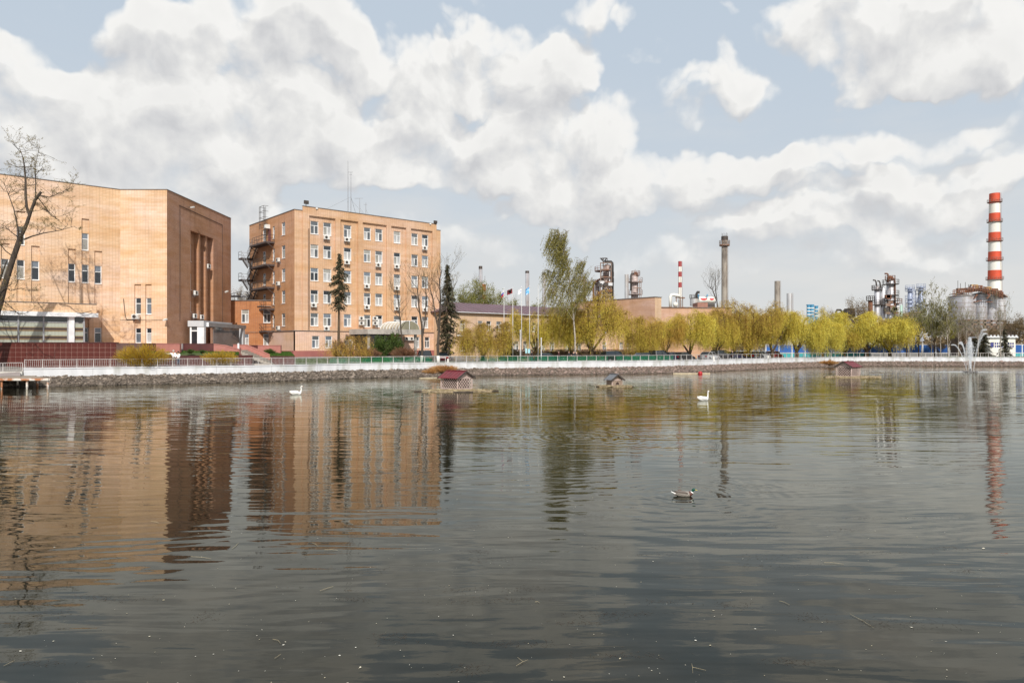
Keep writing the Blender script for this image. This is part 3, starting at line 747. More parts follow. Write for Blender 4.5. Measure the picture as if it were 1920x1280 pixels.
# ---- big brick building on the left
def hall():
    T = 22.5; Pc = (-47.1, 84.0)
    t = thing('brick_hall', (-50, 88, 3.3), 'tall pale brick hall with narrow niches and a dark brown side, left edge', 'building')
    WL = Wall((Pc[0]-.760*26, Pc[1]-.649*26), E1); ZB = 3.2
    def nz(W, pxa, pxb, pyt, zb=ZB, dp=.16):
        a, b_ = W.u(pxa), W.u(pxb); return (a, b_, zb, W.z(pyt,(a+b_)/2), dp, None, False)
    rects = []; wins = []
    for (a, b_, top, ws) in ((1.8,18,456,[(485,521)]), (31,47,396,[(424,459),(487,523)]), (58.5,74.5,461,[(489,525)]), (-26,-9,452,[(481,517)]), (-75,-58,446,[(475,511)]),
                             (127.5,142,466.6,[(494,528.5)]), (153,167,410,[(437,469),(496,530)]), (177,191.3,470.6,[(498,532),(614,642.5)])):
        r = nz(WL, a, b_, top); rects.append(r)
        for (yt, yb) in ws:
            um = (r[0]+r[1])/2; wins.append((r[0]+.02, r[1]-.02, WL.z(yb,um), WL.z(yt,um)))
    r = nz(WL,153,167,410); wins.append((r[0]+.02,r[1]-.02,WL.z(642.5,r[0]),WL.z(613.5,r[0])))
    mb = MB()
    facade(mb, WL, 0, 26, ZB, T, rects + [(a,b_,c,e,.14,None,True) for a,b_,c,e in wins])
    for a,b_,c,e in wins: window(t, WL, a, b_, c, e, .16, 'I', (rw.choice((0,1,2)), rw.choice((0,0,1,4)), 0), rw)
    WC = Wall(Pc, (1, .0)); u1 = WC.u(313)
    rects = []; wins = []
    for (a,b_) in ((252,264.3),(272.5,284)):
        r = nz(WC,a,b_,533); rects.append(r)
        for (yt,yb) in ((558.5,589),(615,643)): wins.append((r[0]+.02,r[1]-.02,WC.z(yb,1),WC.z(yt,1)))
    facade(mb, WC, 0, u1, ZB, T, rects + [(a,b_,c,e,.14,None,True) for a,b_,c,e in wins])
    for a,b_,c,e in wins: window(t, WC, a, b_, c, e, .16, 'I', (rw.choice((0,1)), rw.choice((1,2,3)), 0), rw)
    ac(WC, WC.u(257), WC.z(598,1), 'air conditioner under the left narrow window on the flat bay of the hall')
    mb.build('wall', brick_peach, t)
    # brown side wall: plane runs away from the camera
    C2 = WC.P(u1,0,0); far = Vector((PX(433,103),103,0))
    WR_ = Wall((C2.x,C2.y), (far.x-C2.x, far.y-C2.y)); Lr = (far-C2).length
    ua, ub = WR_.u(357.3), WR_.u(400); zt = WR_.z(432,ua)
    mb = MB(); wins = []
    f1a, f1b = WR_.u(374), WR_.u(374)+.45; f2a, f2b = WR_.u(387), WR_.u(387)+.45
    bays = [(ua,f1a),(f1b,f2a),(f2b,ub)]
    rects = [(ua,ub,ZB,zt,.70,None,False),(f1a,f1b,ZB,zt,.12,None,False),(f2a,f2b,ZB,zt,.12,None,False)]
    for (a,b_) in bays:
        m_ = (a+b_)/2
        for (yt,yb) in ((461,494),(517,547),(568,589)): wins.append((m_-.45,m_+.45,WR_.z(yb,m_)+.3,WR_.z(yt,m_)+.3))
    facade(mb, WR_, 0, Lr, ZB, T, rects + [(a,b_,c,e,.14,None,True) for a,b_,c,e in wins])
    mb.build('side_wall', brick_brown, t)
    for a,b_,c,e in wins: window(t, WR_, a, b_, c, e, .70, 'I', (1,0,0), rw)
    for (px,py,l) in ((390,503,'air conditioner high in the tall niche of the brown side wall'),(366,553,'air conditioner halfway down the tall niche, by the left windows'),(364,596,'lower left air conditioner in the tall niche above the entrance canopy'),(377,598,'lower right air conditioner in the tall niche above the entrance canopy')):
        ac(WR_, WR_.u(px,-.2), WR_.z(py,WR_.u(px,-.2)), l, 1.0, -.45)
    # hidden back walls and roof
    back = [WL.P(0,0,0), WC.P(0,0,0), C2, far, Vector((far.x-24,far.y,0)), Vector((far.x-30, 92,0)), WL.P(0,-16,0)]
    mb = MB(); n = len(back)
    for i in (3,4,5,6):
        p, q = back[i], back[(i+1)%n]; L_ = (q-p).length
        mb.add([(p.x,p.y,ZB),(q.x,q.y,ZB),(q.x,q.y,T),(p.x,p.y,T)], [(0,1,2,3)], 0, [[(0,ZB),(L_,ZB),(L_,T),(0,T)]])
    mb.build('back_wall', brick_brown, t)
    mb = MB(); mb.add([(p.x,p.y,T-.25) for p in back], [tuple(range(n))]); mb.build('roof', m_roof, t)
    mb = MB()
    for i in range(n):
        p, q = back[i], back[(i+1)%n]; d = (q-p).normalized(); nn = Vector((d.y,-d.x,0))
        a, b2 = p+nn*.06-d*.0, q+nn*.06; c, e = q-nn*.3, p-nn*.3
        mb.add([(a.x,a.y,T+.002*i),(b2.x,b2.y,T+.002*i),(c.x,c.y,T+.002*i),(e.x,e.y,T+.002*i),(a.x,a.y,T+.07+.002*i),(b2.x,b2.y,T+.07+.002*i),(c.x,c.y,T+.07+.002*i),(e.x,e.y,T+.07+.002*i)], [(0,3,2,1),(4,5,6,7),(0,1,5,4),(1,2,6,5),(2,3,7,6),(3,0,4,7)])
    mb.build('coping', m_coping, t)
    # conduits and expansion joints on the side wall
    mb = MB()
    for px, ya, yb in ((337,386,602),(417,423,606)):
        u = WR_.u(px); mb.beam(WR_.P(u,.02,WR_.z(ya,u)), WR_.P(u,.02,WR_.z(yb,u)), .035)
    ua_, ub_ = WR_.u(336), WR_.u(417); mb.beam(WR_.P(ua_,.03,WR_.z(385,ua_)), WR_.P(ub_,.03,WR_.z(422,ub_)), .05)
    mb.beam(WC.P(0,.02,WC.z(600,0)), WC.P(u1,.02,WC.z(600,0)), .04)
    mb.tube([WC.P(WC.u(232),.04,WC.z(560,0)), WC.P(WC.u(235),.04,WC.z(592,0)), WC.P(WC.u(238),.04,WC.z(599,0)), WC.P(WC.u(254),.04,WC.z(599,0))], .04, 5)
    mb.build('conduit', m_dark, t)
    # wall floodlights
    for (W, px, py, lab) in ((WR_,352,389,'small white floodlight high on the brown side wall'),(WC,313,600,'white floodlight on a bent arm at the corner of the hall'),(WR_,417,547,'small white lamp low on the brown side wall')):
        u = W.u(px); p = W.P(u,.0,W.z(py,u))
        l = thing('floodlight', p, lab, 'floodlight', 'small floodlights on the hall')
        b = MB(); b.beam(p, p+W.n*.5+Vector((0,0,.1)), .05); b.build('arm', m_dark, l)
        b = MB(); q = p+W.n*.55; b.beam(q+Vector((0,-.25,-.05)), q+Vector((.1,.25,.12)), .26, .16); b.build('lamp_head', m_acw, l)
    return t, WL, WC, WR_, u1
HALL, HWL, HWC, HWR, HU1 = hall()

# ---- glazed pavilion at the foot of the hall
def pavilion():
    t = thing('glazed_pavilion', (-60,75,3.3), 'low glazed pavilion with striped blinds and a brick parapet, before the hall', 'building')
    W = Wall((HWL.P(0,4.0,0).x, HWL.P(0,4.0,0).y), E1); u1 = W.u(181); u0 = 0
    zt, zs, zb = 8.40, 7.42, 6.95
    mb = MB(); facade(mb, W, u0, u1, zs, zt)
    # right return of the parapet and back
    for (a,b_) in (((u1,0),(u1,-4.0)),):
        p, q = W.P(a[0],a[1],zs), W.P(b_[0],b_[1],zs); mb.add([p,q,q+Vector((0,0,zt-zs)),p+Vector((0,0,zt-zs))], [(0,1,2,3)], 0, [[(0,zs),(4,zs),(4,zt),(0,zt)]])
    mb.build('parapet', brick_link if False else brick_peach, t)
    mb = MB()
    def bx(ua,ub,oa,ob,za,zb2,m=0):
        mb.add([W.P(ua,ob,za),W.P(ub,ob,za),W.P(ub,oa,za),W.P(ua,oa,za),W.P(ua,ob,zb2),W.P(ub,ob,zb2),W.P(ub,oa,zb2),W.P(ua,oa,zb2)], [(0,3,2,1),(4,5,6,7),(0,1,5,4),(1,2,6,5),(2,3,7,6),(3,0,4,7)], m)
    bx(u0,u1+.05,-3.99,.06,zt+.002,zt+.07); mb.build('roof', m_coping, t)
    mb = MB(); bx(u0,u1+.12,-3.98,.35,zb,zs-.003); mb.build('eaves', m_white, t)
    ur = W.u(158.5); zf = 3.3
    mb = MB(); 
    for px in (-120,-75,-48,-7,34.5,82,127.5): 
        u = W.u(px); bx(u-.07,u+.07,-.28,-.12,zf,zb-.003)
    u = W.u(158); bx(u-.08,u+.08,-.28,-.12,zf,zb-.003)
    bx(u0,ur,-.26,-.15,6.28,6.36); bx(u0,ur,-.26,-.15,4.0,4.10)
    mb.build('glazing_frame', m_grey, t)
    mb = MB(); bx(W.u(128.8),W.u(139.8),-.3,-.02,zf,zb-.004); mb.build('column', m_white, t)
    # return glass on the right end
    mb = MB(); mb.add([W.P(ur,-.2,zf),W.P(ur,-3.9,zf),W.P(ur,-3.9,zb),W.P(ur,-.2,zb)], [(0,1,2,3)]); mb.build('end_glass', P_DARK, t)
    # panes, with horizontal striped curtains just inside
    ms = bpy.data.materials.new('striped_curtain'); ms.use_nodes = True; N, L = ms.node_tree.nodes, ms.node_tree.links
    b = N['Principled BSDF']; b.inputs['Roughness'].default_value = .2; b.inputs['Specular IOR Level'].default_value = .8
    tc = N.new('ShaderNodeTexCoord'); sp = N.new('ShaderNodeSeparateXYZ'); L.new(tc.outputs['Object'], sp.inputs[0])
    ma = N.new('ShaderNodeMath'); ma.operation = 'MULTIPLY_ADD'; L.new(sp.outputs[2], ma.inputs[0]); ma.inputs[1].default_value = 1.08; ma.inputs[2].default_value = .20
    fr = N.new('ShaderNodeMath'); fr.operation = 'FRACT'; L.new(ma.outputs[0], fr.inputs[0])
    cr = N.new('ShaderNodeValToRGB'); cr.color_ramp.interpolation = 'CONSTANT'; L.new(fr.outputs[0], cr.inputs[0]); E = cr.color_ramp.elements
    E[0].position = 0; E[0].color = (.42,.45,.38,1); E[1].position = .36; E[1].color = (.24,.17,.09,1)
    for p, c in ((.55,(.06,.035,.03)),(.8,(.30,.24,.13)),(.9,(.42,.45,.38))): e = E.new(p); e.color = c+(1,)
    wv = N.new('ShaderNodeTexWave'); wv.bands_direction = 'X'; wv.inputs['Scale'].default_value = 3.2; wv.inputs['Distortion'].default_value = .3; L.new(tc.outputs['Object'], wv.inputs['Vector'])
    mr = N.new('ShaderNodeMapRange'); L.new(wv.outputs['Fac'], mr.inputs[0]); mr.inputs[3].default_value = .65; mr.inputs[4].default_value = 1.0
    mx = N.new('ShaderNodeMix'); mx.data_type = 'RGBA'; mx.blend_type = 'MULTIPLY'; mx.inputs[0].default_value = 1; L.new(cr.outputs[0], mx.inputs[6]); L.new(mr.outputs[0], mx.inputs[7]); L.new(mx.outputs[2], b.inputs['Base Color'])
    us = [W.u(p) for p in (-120,-75,-48,-7,34.5,82,127.5)] + [W.u(140), W.u(158)]
    for i in range(len(us)-1):
        if i == 6: continue
        a, c = us[i]+.07, us[i+1]-.07
        mb = MB(); mb.add([W.P(a,-.2,4.1),W.P(c,-.2,4.1),W.P(c,-.2,6.28),W.P(a,-.2,6.28)], [(0,1,2,3)]); mb.build('pane', ms, t)
        mb = MB(); mb.add([W.P(a,-.2,6.36),W.P(c,-.2,6.36),W.P(c,-.2,zb),W.P(a,-.2,zb)], [(0,1,2,3)]); mb.build('top_pane', P_DARK, t)
    c = thing('security_camera', W.P(u1-.6,.3,7.4), 'small camera on a bent bracket at the pavilion corner', 'camera')
    p = W.P(u1-.6,.1,7.62); b = MB(); b.tube([p,p+W.n*.5,p+W.n*.55-W.d*.9+Vector((0,0,-.25)),p+W.n*.6-W.d*1.4+Vector((0,0,-.3))], .035, 5); b.build('bracket', m_dark, c)
    b = MB(); q = p+W.n*.6-W.d*1.5+Vector((0,0,-.38)); b.beam(q-W.d*.15,q+W.d*.15,.14); b.build('camera_body', m_acw, c)
pavilion()

# ---- entrance portal on the side wall
def portal():
    W = HWR; t = thing('entrance_portal', W.P(10,1,3.3), 'pale grey entrance canopy with columns on the brown side wall', 'canopy')
    def bx(mb, ua,ub,oa,ob,za,zb2,m=0):
        mb.add([W.P(ua,ob,za),W.P(ub,ob,za),W.P(ub,oa,za),W.P(ua,oa,za),W.P(ua,ob,zb2),W.P(ub,ob,zb2),W.P(ub,oa,zb2),W.P(ua,oa,zb2)], [(0,3,2,1),(4,5,6,7),(0,1,5,4),(1,2,6,5),(2,3,7,6),(3,0,4,7)], m)
    pale = mat('pale_panel', (.50,.51,.53), (.44,.45,.47), scale=.8, rough=.6)
    # near vestibule: face seen frontally
    d0 = 88.2; x0, x1 = PX(352,d0), PX(382,d0)
    mb = MB(); mb.box(x0, x1, d0, d0+9, PZ(612,d0), PZ(601,d0)); mb.build('fascia', pale, t)
    mb = MB(); mb.box(PX(369,d0),PX(382,d0)-.01,d0+.1,d0+.6,3.3,PZ(612,d0)-.004); mb.build('column', m_white, t)
    mb = MB(); mb.box(PX(355,d0),PX(358,d0),d0+.15,d0+.35,3.3,PZ(612,d0)-.004); mb.box(PX(358,d0),PX(369,d0),d0+.17,d0+.33,PZ(621,d0),PZ(619,d0)); mb.build('door_frame', m_frame, t)
    mb = MB(); mb.box(PX(358,d0),PX(369,d0),d0+.22,d0+.28,3.3,PZ(621,d0)-.004); mb.build('door', P_DARK, t)
    mb = MB(); mb.box(PX(358,d0),PX(369,d0),d0+.23,d0+.27,PZ(619,d0)+.004,PZ(612,d0)-.006); mb.build('transom_pane', P_MID, t)
    # long canopy running back along the wall
    d1 = 89.0; xa, xb = PX(383,d1)+.02, PX(391.5,d1); zt, zb2 = PZ(604.5,d1), PZ(612,d1)
    far = 101.5
    mb = MB(); mb.box(x1+.03, xb, d1, far, zb2, zt); mb.build('roof_slab', mat('canopy_grey', (.27,.26,.26), (.22,.21,.21), scale=1, rough=.6), t)
    mb = MB(); mb.box(x1+.02, xb+.02, d1-.06, d1-.004, zb2-.02, zt+.02); mb.build('end_fascia', m_white, t)
    mb = MB(); mb.box(xb-.9, xb-.05, far-1.0, far-.3, 3.0, zb2-.004); mb.build('column', pale, t)
    mb = MB()
    for k, yy in enumerate((90.2,92.2,94.3,96.6,99)): mb.box(xb-.14, xb-.08, yy, yy+.06, 3.2, zb2-.004)
    mb.box(xb-.13,xb-.09,90.2,99,PZ(618,92),PZ(618,92)+.06); mb.build('glazing_frame', m_dark, t)
    mb = MB(); mb.box(x1+.2, x1+.26, 90.5, 99, 3.3, zb2-.004); mb.build('inner_glass', P_MID, t)
portal()

# ---- six-storey block
def block():
    t = thing('six_storey_block', (-25,108,2.2), 'six-storey orange brick office block with white windows', 'building')
    C = (-30.74, 98.7); WF = Wall(C, E1); u1 = WF.u(826); T = 23.0; TC = 23.62; ZB = 1.6
    zl = 5.95                                                       # ledge above the ground floor
    um0 = WF.u(567); um1 = WF.u(817.5)
    cols = [(582.4,597.6),(606.6,621.8),(645,659.3),(682.5,695.6),(704,717.8),(738.8,751.4),(771.8,784),(791.5,803.5)]
    ztop = [PZ(y, WF.P(WF.u(590),0,0).y) for y in (414.6,458.5,502.3,543.6,586.9,629.6)]
    H = 1.86
    bays = [(578.8,628),(637.5,670.6),(679,724),(732.5,761),(769.5,810)]
    # raised middle part (slightly proud), recessed window bays
    mb = MB(); rects = []
    for (a,b_) in bays: rects.append((WF.u(a)-um0, WF.u(b_)-um0, zl+.4, TC-1.35, .26, None, False)); rects.append((WF.u(a)-um0, WF.u(b_)-um0, TC-1.35, TC-1.22, .12, None, False))
    WM2 = Wall((WF.P(um0,.18,0).x, WF.P(um0,.18,0).y), E1)
    wins = []
    for ci, (a,b_) in enumerate(cols):
        for k in range(5): wins.append((ci,k,WF.u(a)-um0, WF.u(b_)-um0, ztop[k]-H, ztop[k]))
    facade(mb, WM2, 0, um1-um0, zl, TC, rects + [(a,b_,c,e,.14,None,True) for _,_,a,b_,c,e in wins])
    for ci,k,a,b_,c,e in wins:
        br = .62 if k in (0,1,2,3) and ci in (1,2,4,5,6,7) else .3
        window(t, WM2, a, b_, c, e, .26, 'T', rp(br), rw)
    # end strips
    WE = WF
    facade(mb, WF, 0, um0, zl, T); 
    n0 = len(mb.f); facade(mb, WF, um1, u1, zl, T-.3)
    for uu in (um0, um1):                                           # returns of the proud part
        p, q = WF.P(uu,0,zl), WF.P(uu,.18,zl); mb.add([p,q,q+Vector((0,0,TC-zl)),p+Vector((0,0,TC-zl))], [(0,1,2,3)], 0, [[(0,zl),(.18,zl),(.18,TC),(0,TC)]])
    WG = Wall((WF.P(0,.22,0).x, WF.P(0,.22,0).y), E1)
    g = [(ci,WF.u(a), WF.u(b_), ztop[5]-1.75, ztop[5]) for ci,(a,b_) in enumerate(((583.5,597.5),(608.5,621.5),(646,660),(683,696),(704,717),(739,751.5),(775,785),(795,804)))]
    mg = MB(); facade(mg, WG, 0, u1, ZB, zl-.08, [(a,b_,c,e,.16,None,True) for _,a,b_,c,e in g])
    for ci,a,b_,c,e in g: window(t, WG, a, b_, c, e, 0, 'T', rp(.35), rw)
    mb.build('wall', BR_BLOCK, t)
    # side wall
    L2 = 17.5; D2 = Vector((-.649,.760,0)); Pb = WF.P(0,0,0)+D2*L2
    WS = Wall((Pb.x,Pb.y), (.649,-.760)); 
    sw = []; gs = []
    for k in range(5):
        for (pa,pb) in ((528,534.6),(511,515),(492.5,498)):
            a, b_ = WS.u(pa), WS.u(pb)
            zt = ztop[k] if pa > 520 else ztop[k] - .1
            sw.append((a,b_,zt-H,zt,k))
    mb = MB(); facade(mb, WS, 0, L2, zl, T, [(a,b_,c,e,.14,None,True) for a,b_,c,e,_ in sw])
    for a,b_,c,e,k in sw: window(t, WS, a, b_, c, e, 0, 'I', (1,3,0) if rw.random() < .7 else (0,4,0), rw)
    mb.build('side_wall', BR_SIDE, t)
    facade(mg, Wall((WS.P(0,.22,0).x, WS.P(0,.22,0).y), (.649,-.760)), 0, L2+.22, ZB, zl-.08)
    mg.build('ground_floor_wall', brick_pale, t)
    # sheet metal ledge, plinth
    mb = MB()
    def strip(W, a, b_, o, za, zb2):
        mb.add([W.P(a,o,za),W.P(b_,o,za),W.P(b_,-.1,za),W.P(a,-.1,za),W.P(a,o,zb2-.05),W.P(b_,o,zb2-.05),W.P(b_,-.1,zb2),W.P(a,-.1,zb2)], [(0,3,2,1),(4,5,6,7),(0,1,5,4),(1,2,6,5),(2,3,7,6),(3,0,4,7)])
    strip(WF,-.3,u1+.2,.34,zl-.07,zl+.03); strip(WS,0,L2+.3,.34,zl-.071,zl+.029)
    mb.build('ledge', m_coping, t)
    mb = MB(); strip(WF,-.25,u1,.30,ZB,3.1); strip(WS,0,L2+.28,.30,ZB,3.1); mb.build('plinth', mat('plinth_red', (.36,.13,.11), (.28,.10,.09), scale=1, rough=.7), t)
    # backs, roof, coping
    A, B_, Cc, Dd = WF.P(0,0,0), WF.P(u1,0,0), WF.P(u1,-L2,0), WF.P(0,-L2,0)
    mb = MB()
    for p, q in ((B_,Cc),(Cc,Dd)):
        L_ = (q-p).length; mb.add([(p.x,p.y,ZB),(q.x,q.y,ZB),(q.x,q.y,T-.3),(p.x,p.y,T-.3)], [(0,1,2,3)], 0, [[(0,ZB),(L_,ZB),(L_,T),(0,T)]])
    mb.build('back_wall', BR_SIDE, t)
    mb = MB(); mb.add([(p.x,p.y,T-.35) for p in (A,B_,Cc,Dd)], [(0,1,2,3)]); mb.build('roof', m_roof, t)
    mb = MB()
    def cop(p, q, z, n, wi=.35):
        a, b_ = p+n*.07, q+n*.07; c, e = q-n*wi, p-n*wi
        mb.add([(a.x,a.y,z),(b_.x,b_.y,z),(c.x,c.y,z),(e.x,e.y,z),(a.x,a.y,z+.08),(b_.x,b_.y,z+.08),(c.x,c.y,z+.08),(e.x,e.y,z+.08)], [(0,3,2,1),(4,5,6,7),(0,1,5,4),(1,2,6,5),(2,3,7,6),(3,0,4,7)])
    cop(WM2.P(0,0,0), WM2.P(um1-um0,0,0), TC, WF.n); cop(WF.P(0,0,0), WF.P(um0-.02,0,0), T, WF.n); cop(WF.P(um1+.02,0,0), WF.P(u1,0,0), T-.3, WF.n); cop(WS.P(0,0,0), WS.P(L2,0,0), T+.004, WS.n); cop(B_,Cc,T-.296,WF.d)
    mb.build('coping', m_coping, t)
    # drain pipe down the bays
    mb = MB()
    for px in (577.5,): u = WF.u(px); mb.tube([WF.P(u,.26,T-2.5),WF.P(u,.26,zl+.1)], .06, 6)
    mb.build('downpipe', mat('pipe_brown', (.16,.10,.07), rough=.6), t)
    # air conditioners
    fl = ['top','fifth','fourth','third','second','ground']
    od = ['first','second','third','fourth','fifth','sixth','seventh','eighth']
    for (ci,k) in ((1,0),(2,0),(7,0),(2,1),(4,1),(5,1),(3,2),(5,2),(0,3),(3,3),(5,3),(7,3),(1,4)):
        a = WF.u(cols[ci][0]); ac(WF, a+.35, ztop[k]-H-.62, 'air conditioner under the %s window from the left, %s floor of the office block' % (od[ci], fl[k]), .98, -.05)
    for (px,py,l) in ((676,600,'upper of two air conditioners left of the fourth second-floor window'),(676,609,'lower of two air conditioners left of the fourth second-floor window'),
                      (701.5,600,'upper of two air conditioners left of the fifth second-floor window'),(701.5,609,'lower of two air conditioners left of the fifth second-floor window'),
                      (761,638,'left of the pair of air conditioners on the ground floor, right of the porch'),(770,638,'right of the pair of air conditioners on the ground floor, right of the porch')):
        u = WF.u(px,.2); ac(WF, u, WF.z(py,u), l, .95, .22)
    for (py,l) in ((491,'fourth'),(535,'third'),(618,'ground')):
        u = WS.u(525); ac(WS, u, WS.z(py,u), 'air conditioner on the narrow side wall of the six-storey block, %s floor level' % l, .95)
    return t, WF, WS, ztop, um0, um1, u1, L2
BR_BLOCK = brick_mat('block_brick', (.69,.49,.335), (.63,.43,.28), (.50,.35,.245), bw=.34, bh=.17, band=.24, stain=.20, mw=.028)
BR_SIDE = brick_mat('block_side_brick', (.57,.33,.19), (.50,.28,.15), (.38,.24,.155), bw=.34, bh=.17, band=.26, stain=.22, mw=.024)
BLOCK, BWF, BWS, BZT, BU0, BU1, BUE, BL2 = block()

# ---- fire escape on the side of the block
m_escape = mat('sooty_purple_steel', (.06,.045,.045), (.10,.07,.06), scale=2, rough=.8)
def fire_escape():
    W = BWS; t = thing('fire_escape', W.P(5,1,6), 'dark rusty zigzag fire escape on the side of the six-storey block', 'fire escape')
    ur = W.u(515); ul = W.u(484)
    def slab(mb, ua, ub, oa, ob, z, th=.26):
        mb.add([W.P(ua,ob,z-th),W.P(ub,ob,z-th),W.P(ub,oa,z-th),W.P(ua,oa,z-th),W.P(ua,ob,z),W.P(ub,ob,z),W.P(ub,oa,z),W.P(ua,oa,z)], [(0,3,2,1),(4,5,6,7),(0,1,5,4),(1,2,6,5),(2,3,7,6),(3,0,4,7)])
    def guard(mb, pts, z0s, h=1.0):
        for (p, q) in zip(pts, pts[1:]):
            for hh in (h, h*.5): mb.beam(p+Vector((0,0,hh)), q+Vector((0,0,hh)), .045)
            n = max(1, int((q-p).length/.9))
            for i in range(n+1): r_ = p+(q-p)*i/n; mb.beam(r_, r_+Vector((0,0,h)), .04)
    levels = [BZT[k]-2.45 for k in range(5)]
    for k in range(5):
        z = levels[k]; n_ = MB(); slab(n_, ul, ur, .0, 1.35, z); n_.beam(W.P(ul,.0,z-1.1),W.P(ul,1.3,z-.1),.08); n_.beam(W.P(ur,.0,z-1.1),W.P(ur,1.3,z-.1),.08); la = n_.build('landing', m_escape, t)
        g = MB(); guard(g, [W.P(ul+1.2,1.33,z), W.P(ur,1.33,z), W.P(ur,.05,z)], z); guard(g, [W.P(ul,1.33,z),W.P(ul,.05,z)], z); g.build('guard_rail', m_dark, la)
        if k < 4:
            zm = (levels[k]+levels[k+1])/2
            # outer half landing beyond the left end
            hl = MB(); slab(hl, ul-3.3, ul-1.9, .1, 1.9, zm); h = hl.build('half_landing', m_escape, t)
            g = MB(); guard(g, [W.P(ul-1.9,1.88,zm),W.P(ul-3.3,1.88,zm),W.P(ul-3.3,.12,zm)], zm); g.build('guard_rail', m_grey, h)
            for (o_, za, zb2, ua, ub) in ((.6,levels[k],zm,ul+.1,ul-2.0),(1.45,zm,levels[k+1],ul-2.0,ul+.6)):
                f = MB()
                for so in (-.38,.38): f.beam(W.P(ua,o_+so,za-.1), W.P(ub,o_+so,zb2-.1), .06, .34)
                for i in range(9): a = (i+.5)/9; uu = ua+(ub-ua)*a; zz = za+(zb2-za)*a; slab(f, uu-.15, uu+.15, o_-.36, o_+.36, zz, .05)
                fo = f.build('stair_flight', m_dark, t)
                g = MB()
                for so in (.4,):
                    g.beam(W.P(ua,o_+so,za+.9), W.P(ub,o_+so,zb2+.9), .045); g.beam(W.P(ua,o_+so,za+.45), W.P(ub,o_+so,zb2+.45), .035)
                    for i in range(5): a = i/4; g.beam(W.P(ua+(ub-ua)*a,o_+so,za+(zb2-za)*a), W.P(ua+(ub-ua)*a,o_+so,za+(zb2-za)*a+.9), .035)
                g.build('handrail', m_grey, fo)
    # ladder with hoop cage to the roof
    l = MB(); u = W.u(500); zt = 24.9
    for s in (-.25,.25): l.beam(W.P(u+s,.25,levels[0]+.1), W.P(u+s,.25,zt), .05)
    z = levels[0]
    while z < 23: l.beam(W.P(u-.25,.25,z),W.P(u+.25,.25,z),.035); z += .35
    for s in (-.9,-.5,.9): l.beam(W.P(u+s,.8,21.5), W.P(u+s,.8,zt), .05)
    for zz in (22.2,23.2,24.1,zt): l.beam(W.P(u-.9,.8,zz),W.P(u+.9,.8,zz),.045); l.beam(W.P(u-.9,.8,zz),W.P(u-.9,.1,zz),.045); l.beam(W.P(u+.9,.8,zz),W.P(u+.9,.1,zz),.045)
    l.build('roof_ladder', m_dark, t)
    p = W.P(W.u(504),.3,PZ(428,107)); o = thing('wall_vent', p, 'white vent hood over the top fire escape door', 'vent'); b = MB(); b.beam(p-W.d*.5, p+W.d*.5, .6, .6); b.beam(p-W.d*.35+W.n*.32, p+W.d*.35+W.n*.32, .1,.45); b.build('hood', m_acw, o)
    door = MB(); u = W.u(505.5); door.add([W.P(u-.55,.02,levels[0]),W.P(u+.55,.02,levels[0]),W.P(u+.55,.02,levels[0]+2.1),W.P(u-.55,.02,levels[0]+2.1)],[(0,1,2,3)]); door.build('escape_door', mat('door_maroon',(.16,.045,.04),rough=.6), t)
fire_escape()

# ---- orange link building between the two
def link_building():
    t = thing('link_building', (-40,106,2), 'low two-storey orange brick wing joining hall and office block', 'building')
    W = Wall((PX(425,105.5),105.5), (1,-.045)); u1 = W.u(515)+.9; T = PZ(563,104.5)
    wins = []
    for (pa,pb) in ((452.5,466.5),(493.5,507)):
        for (yt,yb) in ((580.3,605),(625.7,648)): a, b_ = W.u(pa), W.u(pb); wins.append((a,b_,W.z(yb,a),W.z(yt,a)))
    mb = MB(); facade(mb, W, 0, u1, 1.5, T, [(a,b_,c,e,.14,None,True) for a,b_,c,e in wins])
    for w_ in wins: window(t, W, *w_, 0, 'T', rp(.3), rw)
    p0, p1 = W.P(0,-9,0), W.P(0,0,0); mb.add([(p0.x,p0.y,1.5),(p1.x,p1.y,1.5),(p1.x,p1.y,T),(p0.x,p0.y,T)], [(0,1,2,3)], 0, [[(0,0),(9,0),(9,9),(0,9)]])
    mb.build('wall', brick_link, t)
    mb = MB(); mb.add([W.P(-.1,.1,T),W.P(u1,.1,T),W.P(u1,-9,T),W.P(-.1,-9,T),W.P(-.1,.1,T+.1),W.P(u1,.1,T+.1),W.P(u1,-9,T+.1),W.P(-.1,-9,T+.1)], [(0,3,2,1),(4,5,6,7),(0,1,5,4),(1,2,6,5),(2,3,7,6),(3,0,4,7)]); mb.build('roof', m_coping, t)
    mb = MB(); u = W.u(512); mb.tube([W.P(u-2.4,.12,W.z(574,u)),W.P(u-.3,.12,W.z(574.5,u)),W.P(u,.12,W.z(578,u)),W.P(u,.12,W.z(650,u))], .09, 7); mb.build('downpipe', m_rustgrey, t)
    mb = MB(); mb.beam(W.P(0,.03,W.z(622.5,3)),W.P(u1-.5,.03,W.z(623,3)),.08); mb.build('band', m_rustgrey, t)
    g = thing('roof_railing', W.P(1.5,-4,T), 'grey railing and steps on the roof of the orange wing', 'railing'); b = MB()
    pts = [PT(433,551,110),PT(452,546,110),PT(463,547,110),PT(473,562,110)]
    for p, q in zip(pts, pts[1:]):
        b.beam(p,q,.07); b.beam(p-Vector((0,0,.6)),q-Vector((0,0,.6)),.05); 
        for i in range(4): r_ = p+(q-p)*i/3; b.beam(r_,Vector((r_.x,r_.y,T+.1)),.06)
    b.build('guard_rail', m_grey, g)
    b = MB(); b.beam(PT(433,555.5,110),PT(458,555.5,110),1.6,.2); b.build('platform', m_grey, g)
link_building()

